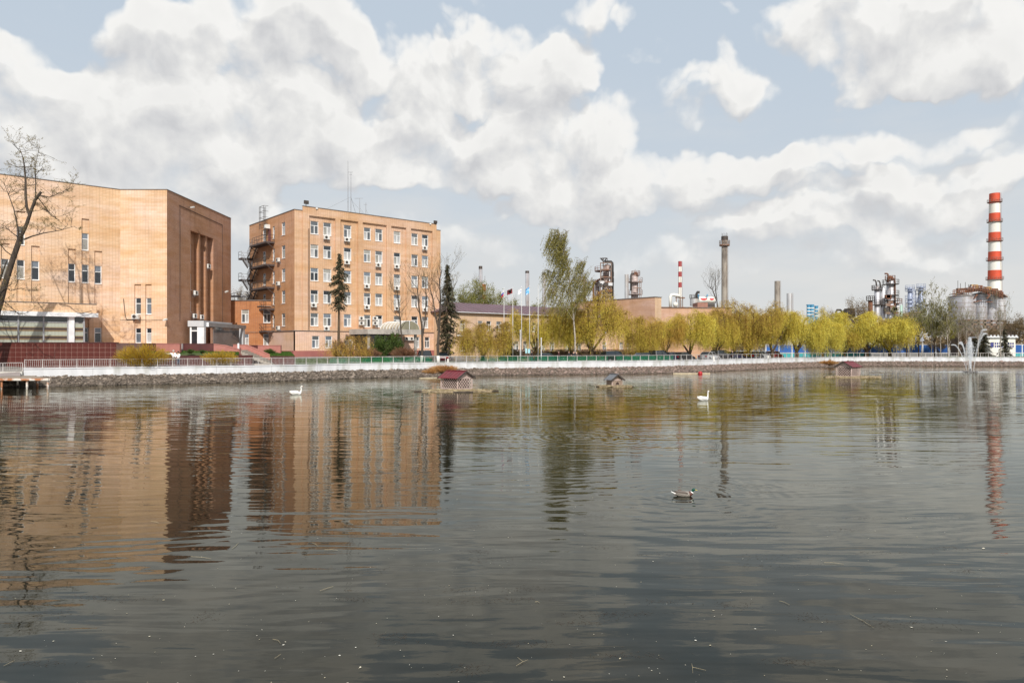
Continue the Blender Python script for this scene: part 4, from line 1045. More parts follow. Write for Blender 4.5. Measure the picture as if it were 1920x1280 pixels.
# ---- porch of the block
def porch():
    W = BWF; t = thing('vaulted_porch', W.P(13,3,2), 'concrete entrance porch with a ribbed barrel vault before the office block', 'canopy')
    ua, ub = 8.3, 17.4; z0, z1 = 5.45, 6.2; V3 = Vector((0,0,1))
    def bx(mb, a,b_,oa,ob,za,zb2,m=0):
        mb.add([W.P(a,ob,za),W.P(b_,ob,za),W.P(b_,oa,za),W.P(a,oa,za),W.P(a,ob,zb2),W.P(b_,ob,zb2),W.P(b_,oa,zb2),W.P(a,oa,zb2)], [(0,3,2,1),(4,5,6,7),(0,1,5,4),(1,2,6,5),(2,3,7,6),(3,0,4,7)], m)
    mb = MB(); bx(mb,ua,ub,.36,6,z0,z1); mb.build('roof_slab', mat('porch_concrete',(.46,.42,.38),(.36,.33,.30),scale=1.2,rough=.9), t)
    v0, v1 = 13.5, 17.0; c = (v0+v1)/2; r = (v1-v0)/2; h = 1.25; mb = MB(); rings = []
    for o in (.4, 5.9):
        rings.append([W.P(c+r*math.cos(a), o, z1+.01+h*math.sin(a)) for a in [math.pi*i/16 for i in range(17)]])
    mb.v = [tuple(p) for rg in rings for p in rg]; mb.f = [(i,i+1,18+i,17+i) for i in range(16)] + [tuple(range(16,-1,-1)), tuple(range(17,34))]; mb.m = [0]*16+[1,1]
    mb.build('vault', [mat('polycarbonate',(.50,.45,.36),(.42,.38,.30),scale=1,rough=.3), mat('vault_end',(.26,.24,.17),(.20,.19,.14),scale=1,rough=.3)], t)
    for k in range(7):
        mb = MB(); o = .45 + k*5.4/6; mb.tube([W.P(c+(r+.03)*math.cos(a), o, z1+.01+(h+.03)*math.sin(a)) for a in [math.pi*i/16 for i in range(17)]], .05, 5); mb.build('rib', m_white, t)
    mb = MB(); mb.beam(W.P(c,5.95,z1),W.P(c,5.95,z1+h),.08); mb.build('mullion', m_white, t)
    for (a,o) in ((ua+.5,5.3),(ub-.7,5.3)):
        mb = MB(); mb.tube([W.P(a,o,1.6),W.P(a,o,z0-.003)], .22, 10); mb.build('column', m_concrete, t)
    mb = MB(); bx(mb,ua+1,ub-1.5,.32,.42,2.2,z0-.01); mb.build('door_glazing', P_DARK, t)
porch()

# ---- rooftop aerials and floodlights on the block
def rooftop():
    def mast(px, pyb, pyt, out, lab, arms, wires=()):
        u = BWF.u(px,out); b0 = BWF.P(u,out,22.9); zt = BWF.z(pyt,u,out); t = thing('aerial_mast', b0, lab, 'aerial', 'aerials on the block roof')
        m = MB(); m.tube([b0,Vector((b0.x,b0.y,zt))],[.07,.03],6); m.build('pole', m_grey, t)
        m = MB()
        for (dz,l) in arms: m.beam(Vector((b0.x-l,b0.y,zt-dz)),Vector((b0.x+l*.6,b0.y,zt-dz)),.05)
        m.build('cross_arm', m_grey, t)
        if wires:
            m = MB()
            for (qx,qo,f) in wires:
                uu = BWF.u(qx,qo); m.beam(Vector((b0.x,b0.y,b0.z+(zt-b0.z)*f)), BWF.P(uu,qo,23.3), .03)
            m.build('guy_wire', m_grey, t)
        return b0, zt
    b0, zt = mast(658,396,323,-3,'tallest thin aerial mast standing on the block roof',[(0,.5),(.4,.25)],[(600,-1,.5),(672,-5,.5),(690,-2,.45)])
    mast(652.5,396,302,-3.2,'thin whip aerial just left of the tallest mast',[(.1,.05)])
    mast(674.5,400,372,-2.5,'shorter aerial with a sideways arm right of the tallest mast',[(0,.8)],[(690,-1,.6)])
    mast(686,402,380,-4,'smallest bent aerial, rightmost on the block roof',[(.3,.35)],[(696,-2,.7)])
    for (px,py,lab,sc) in ((573.5,379.5,'dark floodlight on the left corner of the block roof',1),(815.5,416.5,'dark floodlight tilted on the right end of the block roof',.9),(593,391,'small white lamp on the parapet near the left corner of the block',.45),(806,420,'small white lamp on the parapet near the right end of the block',.45)):
        u = BWF.u(px,.1); p = BWF.P(u,.15,BWF.z(py,u,.15)); t = thing('floodlight', p-Vector((0,0,.5)), lab, 'floodlight', 'lamps on the block parapet')
        m = MB(); m.beam(p-Vector((0,0,.75*sc)), p, .07); m.build('stand', m_dark, t)
        m = MB(); m.beam(p+BWF.d*-.32*sc+BWF.n*.1, p+BWF.d*.32*sc+BWF.n*.1, .28*sc, .48*sc); m.build('lamp_head', m_dark if sc > .5 else m_acw, t)
rooftop()

# ---- yellow two-storey building with purple roof
def yellow():
    t = thing('two_storey_building', (5,125,1.5), 'long two-storey cream building with a purple sheet roof behind the flagpoles', 'building')
    O = (PX(838,111),111); W = Wall(O, E1); u1 = W.u(1160); T = W.z(584.5, W.u(856))
    cols = [(862.6,872),(896,905),(912,921),(930.6,940),(946.5,955.5),(963.4,972.8),(981,989),(997,1006),(1014,1022),(1030.5,1039.5),(1060,1068),(1082,1090),(1106,1114),(1130,1137)]
    wins = []
    for (a,b_) in cols:
        ua, ub = W.u(a), W.u(b_)
        for zt in (W.z(600.5,W.u(867)), W.z(639,W.u(867))): wins.append((ua,ub,zt-1.65,zt))
    mb = MB(); facade(mb, W, 0, u1, 1.0, T, [(a,b_,c,e,.14,None,True) for a,b_,c,e in wins])
    for w_ in wins: window(t, W, *w_, 0, 'T', rp(.35), rw)
    # end wall
    p, q = W.P(0,-11,0), W.P(0,0,0); mb.add([(p.x,p.y,1),(q.x,q.y,1),(q.x,q.y,T),(p.x,p.y,T)], [(0,1,2,3)], 0, [[(0,1),(11,1),(11,T),(0,T)]])
    mb.build('wall', brick_mat('cream_plaster', (.62,.47,.33), (.60,.45,.31), (.52,.39,.28), bw=.5, bh=.25, band=.10, stain=.2, mw=.02), t)
    mb = MB(); zr = T+1.9; e = .5
    mb.add([W.P(-e,e,T+.12),W.P(u1,e,T+.12),W.P(u1,-5.5,zr),W.P(5,-5.5,zr),W.P(-e,-11.5,T+.12),W.P(u1,-11.5,T+.12),
            W.P(-e,e,T),W.P(u1,e,T),W.P(-e,-11.5,T)], [(0,1,2,3),(0,3,4),(3,2,5,4),(6,7,1,0),(8,6,0,4)])
    rf = mb.build('roof', mat('purple_sheet', (.16,.095,.115), (.12,.075,.085), scale=.6, rough=.5), t)
    for i in range(int(u1/1.1)):
        b = MB(); u = .2+i*1.1; s = MB(); top = -5.5 if u > 5 else -e-(u+e)/(5+e)*5; b.beam(W.P(u,e,T+.15), W.P(u,top,T+.15+(zr-T-.12)*min(1,(e-top)/6)), .05, .05)
        if i == 0: seams = MB()
        seams.v += [] ; base = len(seams.v); seams.v += b.v; seams.f += [tuple(base+k for k in f) for f in b.f]; seams.m += b.m
    seams.build('seams', MATS['purple_sheet'], rf, kind='stuff')
    mb = MB(); mb.beam(W.P(-e,e-.02,T-.04), W.P(u1,e-.02,T-.04), .12, .1); mb.build('gutter', m_white, t)
    s = thing('wall_sign', W.P(W.u(862),.05,W.z(629,W.u(862))), 'small framed white board on the cream building', 'sign'); b = MB(); u0 = W.u(855.5); u2 = W.u(869)
    b.add([W.P(u0,.08,W.z(631,u0)),W.P(u2,.08,W.z(631,u0)),W.P(u2,.08,W.z(626,u0)),W.P(u0,.08,W.z(626,u0))],[(0,1,2,3)]); b.build('board', m_white, s)
    b = MB(); 
    for (a,c) in (((u0,631),(u2,631)),((u0,626),(u2,626)),((u0,631),(u0,626)),((u2,631),(u2,626))): b.beam(W.P(a[0],.09,W.z(a[1],u0)),W.P(c[0],.09,W.z(c[1],u0)),.1)
    b.build('frame', m_dark, s)
    u = W.u(1025); ac(W, u, W.z(630,u), 'air conditioner on the cream building beside the tall birch')
yellow()

# ---- brick industrial block and long low hall
def works():
    t = thing('brick_workshop', (22,136,1.3), 'plain windowless pink brick block behind the willows', 'building')
    Cn = Vector((PX(1228,130),130,0)); L = 22; T = PZ(557,130)
    Ws = Wall((Cn.x-.649*L, Cn.y+.760*L), (.649,-.760)); We = Wall((Cn.x,Cn.y), E1); Le = We.u(1240)
    wins = []
    for (a,b_) in ((1108,1113.5),(1132,1138),(1146,1151.5),(1161,1168),(1176,1183)): ua, ub = Ws.u(a), Ws.u(b_); wins.append((ua,ub,Ws.z(655.5,ua),Ws.z(641,ua)))
    mb = MB(); zb = Ws.z(627,Ws.u(1180)); facade(mb, Ws, 0, L, zb, T); mb.build('wall', brick_mat('pink_brick',(.60,.41,.30),(.55,.36,.25),(.46,.32,.24),bw=.4,bh=.12,band=.2,stain=.12,mw=.02,offset=.5), t)
    mb = MB(); facade(mb, Ws, 0, L, 1.2, zb, [(a,b_,c,e,.14,None,True) for a,b_,c,e in wins]); facade(mb, We, 0, Le, 1.2, T)
    q0 = We.P(Le,0,0); q1 = q0 + Vector((-.649,.760,0))*L; mb.add([(q0.x,q0.y,1.2),(q1.x,q1.y,1.2),(q1.x,q1.y,T),(q0.x,q0.y,T)],[(0,1,2,3)],0,[[(0,1),(L,1),(L,T),(0,T)]])
    mb.build('lower_wall', brick_mat('ochre_plaster',(.60,.45,.30),(.57,.42,.27),(.50,.37,.25),bw=.5,bh=.25,band=.1,stain=.15,mw=.015), t)
    for w_ in wins: window(t, Ws, *w_, 0, 'I', rp(.4), rw)
    mb = MB(); mb.add([Ws.P(-.1,.1,T),Ws.P(L+.1,.1,T),We.P(Le+.1,.1,T),q1+Vector((0,0,T)),Ws.P(-.1,.1,T+.12),Ws.P(L+.1,.1,T+.12),We.P(Le+.1,.1,T+.12),q1+Vector((0,0,T+.12))],[(0,3,2,1),(4,5,6,7),(0,1,5,4),(1,2,6,5),(2,3,7,6),(3,0,4,7)]); mb.build('coping', m_coping, t)
    t2 = thing('low_factory_hall', (40,142,1.3), 'long low pinkish factory hall behind the willows, right of the brick block', 'building')
    W2 = Wall((PX(1236,138),138), (1,.12)); u1 = W2.u(1372); T2 = W2.z(577,1)
    mb = MB(); facade(mb, W2, 0, u1, 1.2, T2); p = W2.P(u1,0,0); q = W2.P(u1,-14,0); mb.add([(p.x,p.y,1.2),(q.x,q.y,1.2),(q.x,q.y,T2),(p.x,p.y,T2)],[(0,1,2,3)],0,[[(0,1),(14,1),(14,T2),(0,T2)]]); mb.build('wall', MATS['pink_brick'], t2)
    mb = MB(); mb.add([W2.P(0,.15,T2),W2.P(u1+.2,.15,T2),W2.P(u1+.2,-14,T2),W2.P(0,-14,T2),W2.P(0,.15,T2+.2),W2.P(u1+.2,.15,T2+.2),W2.P(u1+.2,-14,T2+.2),W2.P(0,-14,T2+.2)],[(0,3,2,1),(4,5,6,7),(0,1,5,4),(1,2,6,5),(2,3,7,6),(3,0,4,7)]); mb.build('roof', m_rustgrey, t2)
    # brick penthouse on its roof
    t3 = thing('roof_cabin', (PX(1318,146),146,T2+.2), 'small brick cabin on the factory hall roof', 'cabin')
    b = MB(); b.box(PX(1308,146),PX(1327,146),146,150,T2+.2,PZ(567,146)); b.build('wall', mat('red_brick_far',(.33,.17,.13),(.25,.13,.10),scale=2,rough=.9), t3)
    b = MB(); b.box(PX(1327,146)+.02,PX(1341,146),146.2,150,T2+.2,PZ(569,146)); b.build('lean_to', m_dark, t3)
works()

# ---- blue panel fence and white gatehouse far right
def far_fence():
    blue = mat('fence_blue',(.03,.13,.42),(.02,.10,.34),scale=2,rough=.6); teal = mat('fence_teal',(.05,.34,.36),rough=.6)
    t = thing('blue_fence', (70,152,1.3), 'blue metal panel fence with white posts behind the willows on the right', 'fence')
    def run(pts, tt, base=0):
        for i,(a,b_) in enumerate(zip(pts,pts[1:])):
            p = MB(); p.add([(a[0]+.1,a[1],2.35),(b_[0]-.1,b_[1],2.35),(b_[0]-.1,b_[1],4.0),(a[0]+.1,a[1],4.0),(a[0]+.1,a[1]+.06,2.35),(b_[0]-.1,b_[1]+.06,2.35),(b_[0]-.1,b_[1]+.06,4.0),(a[0]+.1,a[1]+.06,4.0)],[(0,1,2,3),(5,4,7,6),(1,5,6,2),(4,0,3,7),(3,2,6,7),(4,5,1,0)])
            n = 8
            for k in range(n):                                     # corrugations
                x0 = a[0]+.15+(b_[0]-a[0]-.3)*k/n; y0 = a[1]+(b_[1]-a[1])*k/n; p.beam((x0,y0-.02,2.4),(x0,y0-.02,3.95),.08,.05)
            pn = p.build('panel', blue, tt)
        pm = MB(); pm.box(-.1,.1,-.06,.1,0,2.95); me = pm.mesh('post', m_white)
        for q in pts: place('post', me, tt, (q[0],q[1],1.2))
        rb = MB(); rb.beam((pts[0][0],pts[0][1]-.03,4.06),(pts[-1][0],pts[-1][1]-.03,4.06),.1,.1); rb.build('top_rail', m_white, tt)
        rb = MB(); rb.beam((pts[0][0],pts[0][1]-.03,2.3),(pts[-1][0],pts[-1][1]-.03,2.3),.1,.08); rb.build('bottom_rail', m_white, tt)
        te = MB()
        for a,b_ in list(zip(pts,pts[1:]))[:8]: te.add([(a[0],a[1],1.2),(b_[0],b_[1],1.2),(b_[0],b_[1],2.25),(a[0],a[1],2.25),(a[0],a[1]+.2,1.2),(b_[0],b_[1]+.2,1.2),(b_[0],b_[1]+.2,2.25),(a[0],a[1]+.2,2.25)],[(0,1,2,3),(5,4,7,6),(3,2,6,7)])
        te.build('base', teal, tt)
    d = 150; run([(PX(1436+24.5*k,d),d) for k in range(15)], t)
    t2 = thing('blue_fence', (104,152,1.3), 'blue metal panel fence right of the white gatehouse', 'fence'); run([(PX(1903+13.5*k,150),150) for k in range(8)], t2)
    # gatehouse
    g = thing('gatehouse', (PX(1878,148),150,1.3), 'low white gatehouse with a grid of small blue windows, far right', 'building')
    W = Wall((PX(1850,148),148),(1,0)); u1 = W.u(1904); T = W.z(633,0)
    wins = [(W.u(1857),W.u(1863.5),W.z(651,0),W.z(641.5,0))]
    for k in range(5):
        for j in range(2): a = 1865+k*4.2; wins.append((W.u(a),W.u(a+3),W.z(646+5.2*j,0),W.z(642+5.2*j,0)))
    for k in range(3):
        for j in range(2): a = 1890+k*4; wins.append((W.u(a),W.u(a+3),W.z(646+5.2*j,0),W.z(642+5.2*j,0)))
    mb = MB(); facade(mb, W, 0, u1, 1.2, T, [(a,b_,c,e,.12,None,True) for a,b_,c,e in wins])
    p, q = W.P(0,0,0), W.P(u1,0,0); mb.box(p.x,q.x,p.y+.16,p.y+5,1.2,T-.4); mb.build('wall', m_chwhite, g)
    pb = mat('pane_blue',(.05,.06,.22),(.10,.10,.30),scale=1,rough=.1)
    for (a,b_,c,e) in wins: m_ = MB(); m_.add([W.P(a,-.1,c),W.P(b_,-.1,c),W.P(b_,-.1,e),W.P(a,-.1,e)],[(0,1,2,3)]); m_.build('window', pb, g)
    mb = MB(); mb.box(p.x-.3,q.x+.3,p.y-.4,p.y+5.2,T+.003,T+.28); mb.build('roof', m_white, g)
    k = MB()
    for i in range(9): x = p.x+(q.x-p.x)*i/8; k.box(x-.15,x+.15,p.y-.3,p.y-.1,T+.29,T+.55)
    k.build('parapet_blocks', m_white, g, kind='stuff')
far_fence()
# ------------------------------------------------------------------ terraces, lawns, paving between wall and buildings
m_granite = mat('polished_red_granite', (.10,.022,.017), (.07,.017,.014), scale=3.5, rough=.45, spec=.3, c3=(.12,.033,.025), s3=.9)
m_granite_d = mat('maroon_and_shaded_granite', (.105,.032,.03), (.075,.026,.025), scale=2, rough=.3)  # own colour of the low walls; on upper parapets it paints in shade
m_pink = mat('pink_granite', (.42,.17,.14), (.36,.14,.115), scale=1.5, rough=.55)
m_grass = foliage_mat('grass_blades', [(.035,.075,.012),(.06,.13,.02),(.10,.17,.03)], .25, 0)
m_turf = mat('turf_soil', (.045,.07,.02), (.06,.075,.025), scale=3, rough=1)
def granite_terrace():
    d = 72.0; x1 = PX(218,d); tw, th = .577, .486; x0 = x1 - 34*tw; zt = PZ(641.8,d)
    t = thing('granite_wall', (x0,d,1.3), 'terrace wall of square polished red granite tiles, left edge', 'wall')
    mb = MB(); mb.box(x0, x1-.02, d+.03, 84, 1.0, zt-.05); mb.build('core', mat('joint_mortar',(.34,.20,.17),rough=.9), t)
    tm = MB(); w_, h = tw/2-.02, th/2-.02; tm.box(-w_,w_,0,.04,-h,h); me = tm.mesh('tile', m_granite)
    for i in range(34):
        for j in range(6):
            z = zt-.05-th*(j+.5)
            place('tile', me, t, (x0+tw*(i+.5), d+rs.uniform(-.003,.003), z))
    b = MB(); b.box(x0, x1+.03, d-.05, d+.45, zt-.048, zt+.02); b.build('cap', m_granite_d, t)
granite_terrace()

def plan_wall(name, pts, zt, zb, th, m, lab, tops=None):
    """wall following plan points [(px,d)], heights constant or per point"""
    t = thing(name, (PX(*pts[0]), pts[0][1], zb), lab, 'wall')
    P = [Vector((PX(a,d),d,0)) for a,d in pts]; b = MB(); rings = []
    for i,p in enumerate(P):
        z = tops[i] if tops else zt
        rings.append([(p.x,p.y,zb),(p.x,p.y,z),(p.x,p.y+th,z),(p.x,p.y+th,zb)])
    b.loft(rings); b.build('wall', m, t)
    b = MB(); rings = [[(p.x-.0,p.y-.05,(tops[i] if tops else zt)+.003),(p.x,p.y-.05,(tops[i] if tops else zt)+.07),(p.x,p.y+th+.05,(tops[i] if tops else zt)+.07),(p.x,p.y+th+.05,(tops[i] if tops else zt)+.003)] for i,p in enumerate(P)]
    b.loft(rings); b.build('cap', m, t); return t
def terraces():
    Z = 3.95
    # podium on which the hall stands
    b = MB(); pts = [(-75,78),(PX(218,78),78),(PX(341,80),80),(PX(445,81.5),81.5),(PX(440,104),104),(-75,104)]
    b.extrude(pts, 1.0, 3.35); o = b.build('podium', mat('podium_paving',(.33,.27,.24),(.27,.22,.2),scale=1,rough=.9)); tag(o, kind='structure')
    plan_wall('planter_wall', [(219,77.4),(292,77.4)], Z, 2.0, .4, m_granite_d, 'parapet wall in a painted shade tone behind the round yellow bush')  # shaded stretch of the parapet, darkened by colour
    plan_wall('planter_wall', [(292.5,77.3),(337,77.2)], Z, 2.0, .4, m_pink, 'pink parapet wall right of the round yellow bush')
    b = MB(); d=78.4; b.box(PX(337.5,d),PX(342,d),d,d+.5,2,Z+.05); o=b.build('pillar', mat('grey_stone',(.36,.33,.32),(.28,.25,.25),scale=2,rough=.8)); tag(o,'short grey stone pillar between the pink and the shade-toned parapets','pillar')
    plan_wall('planter_wall', [(342.5,78.6),(400,79.2)], Z, 2.0, .4, m_granite_d, 'parapet wall in a painted shade tone before the hall entrance')  # shade on this stretch is put into the stone colour
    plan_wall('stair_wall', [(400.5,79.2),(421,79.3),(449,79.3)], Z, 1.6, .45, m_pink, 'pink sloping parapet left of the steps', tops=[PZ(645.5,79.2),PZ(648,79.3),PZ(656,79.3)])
    # the steps run down toward the right
    t = thing('staircase', (PX(470,78.5),78.5,1.7), 'wide pale stone steps between pink sloping parapets', 'staircase')
    st = mat('pale_step',(.42,.37,.31),(.34,.30,.26),scale=2,rough=.9)
    n = 11; d = 80.3
    for i in range(n):
        a = i/n; xa = PX(440+ (503-440)*a, d); z = 3.35-(3.35-1.75)*(i+.5)/n
        b = MB(); b.box(xa, PX(440+63*(a+1/n),d)+.35, d-.6-.0*i, d+4.2, z-.16, z); b.build('step', st, t)
    b = MB(); b.box(PX(440,d),PX(505,d)+.4,d-.55,d+4.1,1.2,1.72); b.build('base', st, t)
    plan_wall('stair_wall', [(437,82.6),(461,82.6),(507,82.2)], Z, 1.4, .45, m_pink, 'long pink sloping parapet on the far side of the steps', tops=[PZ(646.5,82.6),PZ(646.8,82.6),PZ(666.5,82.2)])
    l = thing('bollard_lamp', (PX(447,81.9),81.9,3.3), 'short white bollard lamp at the head of the steps', 'lamp'); b = MB(); b.lathe((PX(447,81.9),81.9,3.3),[(.12,0),(.12,.72),(.0,.76)],10); b.build('body', m_white, l, smooth=False)
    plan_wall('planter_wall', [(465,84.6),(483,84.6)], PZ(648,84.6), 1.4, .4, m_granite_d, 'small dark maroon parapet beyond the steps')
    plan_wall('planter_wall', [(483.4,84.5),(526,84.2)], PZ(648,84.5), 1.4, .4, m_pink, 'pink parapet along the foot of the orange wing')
    # lower maroon retaining walls behind the railing
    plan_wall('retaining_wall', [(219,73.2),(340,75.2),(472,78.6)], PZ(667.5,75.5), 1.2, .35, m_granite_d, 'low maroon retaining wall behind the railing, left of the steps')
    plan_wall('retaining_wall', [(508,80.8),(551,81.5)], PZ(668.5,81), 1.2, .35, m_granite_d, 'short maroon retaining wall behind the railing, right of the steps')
    # lawns (slope turf)
    def lawn(poly, lab, n=9000, hgt=.14):
        b = MB(); b.add([Vector(p) for p in poly], [tuple(range(len(poly)))]); o = b.build('turf', m_turf); tag(o, kind='structure')
        A,B_,C_,D_ = [np.array(p) for p in poly]; u = rs.rand(n,1); v = rs.rand(n,1)
        P = (A*(1-u)+B_*u)*(1-v)+(D_*(1-u)+C_*u)*v; a = rs.uniform(0,6.28,n); hh = rs.uniform(.6,1.4,n)*hgt; w_ = .05
        dx = np.stack([np.cos(a)*w_,np.sin(a)*w_,np.zeros(n)],1); tip = P+np.stack([rs.uniform(-.06,.06,n),rs.uniform(-.06,.06,n),hh],1)
        V = np.stack([P-dx,P+dx,tip],1).reshape(-1,3); me = npmesh('grass', V, np.arange(3*n).reshape(-1,3), m_grass, rs.rand(n))
        o = bpy.data.objects.new('grass', me); link(o); tag(o, lab, 'grass', kind='stuff')
    lawn([(PX(222,73.6),73.6,2.5),(PX(446,78.5),78.5,2.5),(PX(448,79.2),79.2,3.0),(PX(222,77.2),77.2,3.25)], 'sloping green lawn between the shade-toned parapets and the low maroon wall')
    lawn([(PX(507,81.6),81.6,2.45),(PX(552,82),82,2.5),(PX(545,88),88,2.9),(PX(505,84),84,3.0)], 'small patch of lawn at the corner of the office block', 5000)
    lawn([(-29.5,81.5,1.45),(-15.5,89.5,1.45),(-17,96,2.05),(-28,88.5,2.05)], 'strip of lawn before the office block', 16000)
    lawn([(-12,91,1.33),(2,95,1.33),(2,101,1.45),(-12,98,1.5)], 'lawn around the flagpoles', 14000)
    # kerbed verge right of the flagpoles with clipped hedge
    lawn([(2.5,99.5,1.5),(20,106.5,1.5),(20,113,1.75),(2.5,106,1.75)], 'green verge between white kerbs', 14000, .12)
    k = MB(); k.beam((2.5,99.2,1.42),(20,106.2,1.42),.25,.3); k.beam((2.5,106.2,1.75),(20,113.2,1.75),.25,.3); o = k.build('kerb', m_white); tag(o, kind='structure')
    lawn([(90,140,1.34),(125,136,1.34),(125,146,1.5),(90,147,1.5)], 'lawn before the white gatehouse', 9000)
terraces()

# ------------------------------------------------------------------ vegetation
def grow(rng, paths, p, d, length, r, depth, kids=3, spread=.6, up=.15, seg=4, wob=.15, shrink=.68, tips=None, minr=.01):
    """recursive limb; collects tapered paths and the tips"""
    pts = [Vector(p)]; rad = [r]; d = Vector(d).normalized()
    for i in range(seg):
        d = (d + Vector((rng.gauss(0,wob), rng.gauss(0,wob), rng.gauss(0,wob)+up*.3))).normalized()
        pts.append(pts[-1]+d*length/seg); rad.append(max(minr, r*(1-.55*(i+1)/seg)))
    paths.append((pts, rad, depth))
    if depth <= 0:
        if tips is not None: tips.append((pts[-1], d))
        return
    for k in range(kids):
        i = rng.randint(max(1, seg//2), seg) if k else seg
        a = rng.uniform(0, 2*math.pi); side = Vector((math.cos(a), math.sin(a), rng.uniform(-.2,.5)))
        nd = (d*(1-spread*rng.uniform(.6,1.1)) + side*spread + Vector((0,0,up))).normalized()
        grow(rng, paths, pts[i], nd, length*shrink*rng.uniform(.75,1.2), rad[i]*.72, depth-1, kids, spread, up, max(2,seg-1), wob, shrink, tips, minr)
def tubes_np(paths, nfun=lambda r: 6 if r > .08 else (4 if r > .03 else 3)):
    mb = MB()
    for pts, rad, dep in paths: mb.tube(pts, rad, nfun(rad[0]), 0, cap=False)
    return mb
def leaf_quads(P, D, ln, wd, rng, jit=.5):
    """P (n,3), D (n,3) long axis -> V, Q"""
    n = len(P); D = D/np.linalg.norm(D, axis=1, keepdims=True); rnd = rng.normal(size=(n,3)); S = np.cross(D, rnd); S /= np.linalg.norm(S,axis=1,keepdims=True)+1e-9
    ln = np.broadcast_to(ln,(n,))[:,None]; wd = np.broadcast_to(wd,(n,))[:,None]
    V = np.stack([P-D*ln*.5, P+S*wd*.5, P+D*ln*.5, P-S*wd*.5],1).reshape(-1,3); return V, np.arange(4*n).reshape(-1,4)

C_WILLOW = [(.24,.14,.045),(.41,.27,.05),(.56,.44,.06),(.64,.55,.085),(.50,.48,.11)]
m_willow = foliage_mat('willow_leaves', C_WILLOW, .2, .45)
m_willow_or = foliage_mat('willow_orange', [(.30,.15,.05),(.46,.27,.06),(.58,.39,.08),(.60,.44,.09)], .35, .2)
m_birchleaf = foliage_mat('birch_leaves', [(.10,.085,.03),(.18,.16,.045),(.26,.235,.06),(.34,.30,.10)], .3, .1)
m_greenleaf = foliage_mat('spring_leaves', [(.10,.095,.03),(.18,.18,.045),(.27,.27,.075),(.33,.30,.12)], .35, .2)
m_needle = foliage_mat('needles', [(.020,.022,.012),(.035,.038,.018),(.06,.055,.028),(.085,.07,.035)], .1, .1)
m_bud = foliage_mat('buds', [(.16,.12,.05),(.26,.21,.08),(.34,.28,.12)], .3, .1)
m_bushgreen = foliage_mat('bush_leaves', [(.03,.045,.012),(.06,.10,.02),(.11,.17,.035)], .25, .1)
m_dry = foliage_mat('dry_reed', [(.35,.16,.05),(.50,.26,.09),(.60,.38,.16)], .3, .1)
m_redbush = foliage_mat('brown_twigs', [(.12,.055,.035),(.19,.09,.05),(.24,.13,.07)], .1, .1)

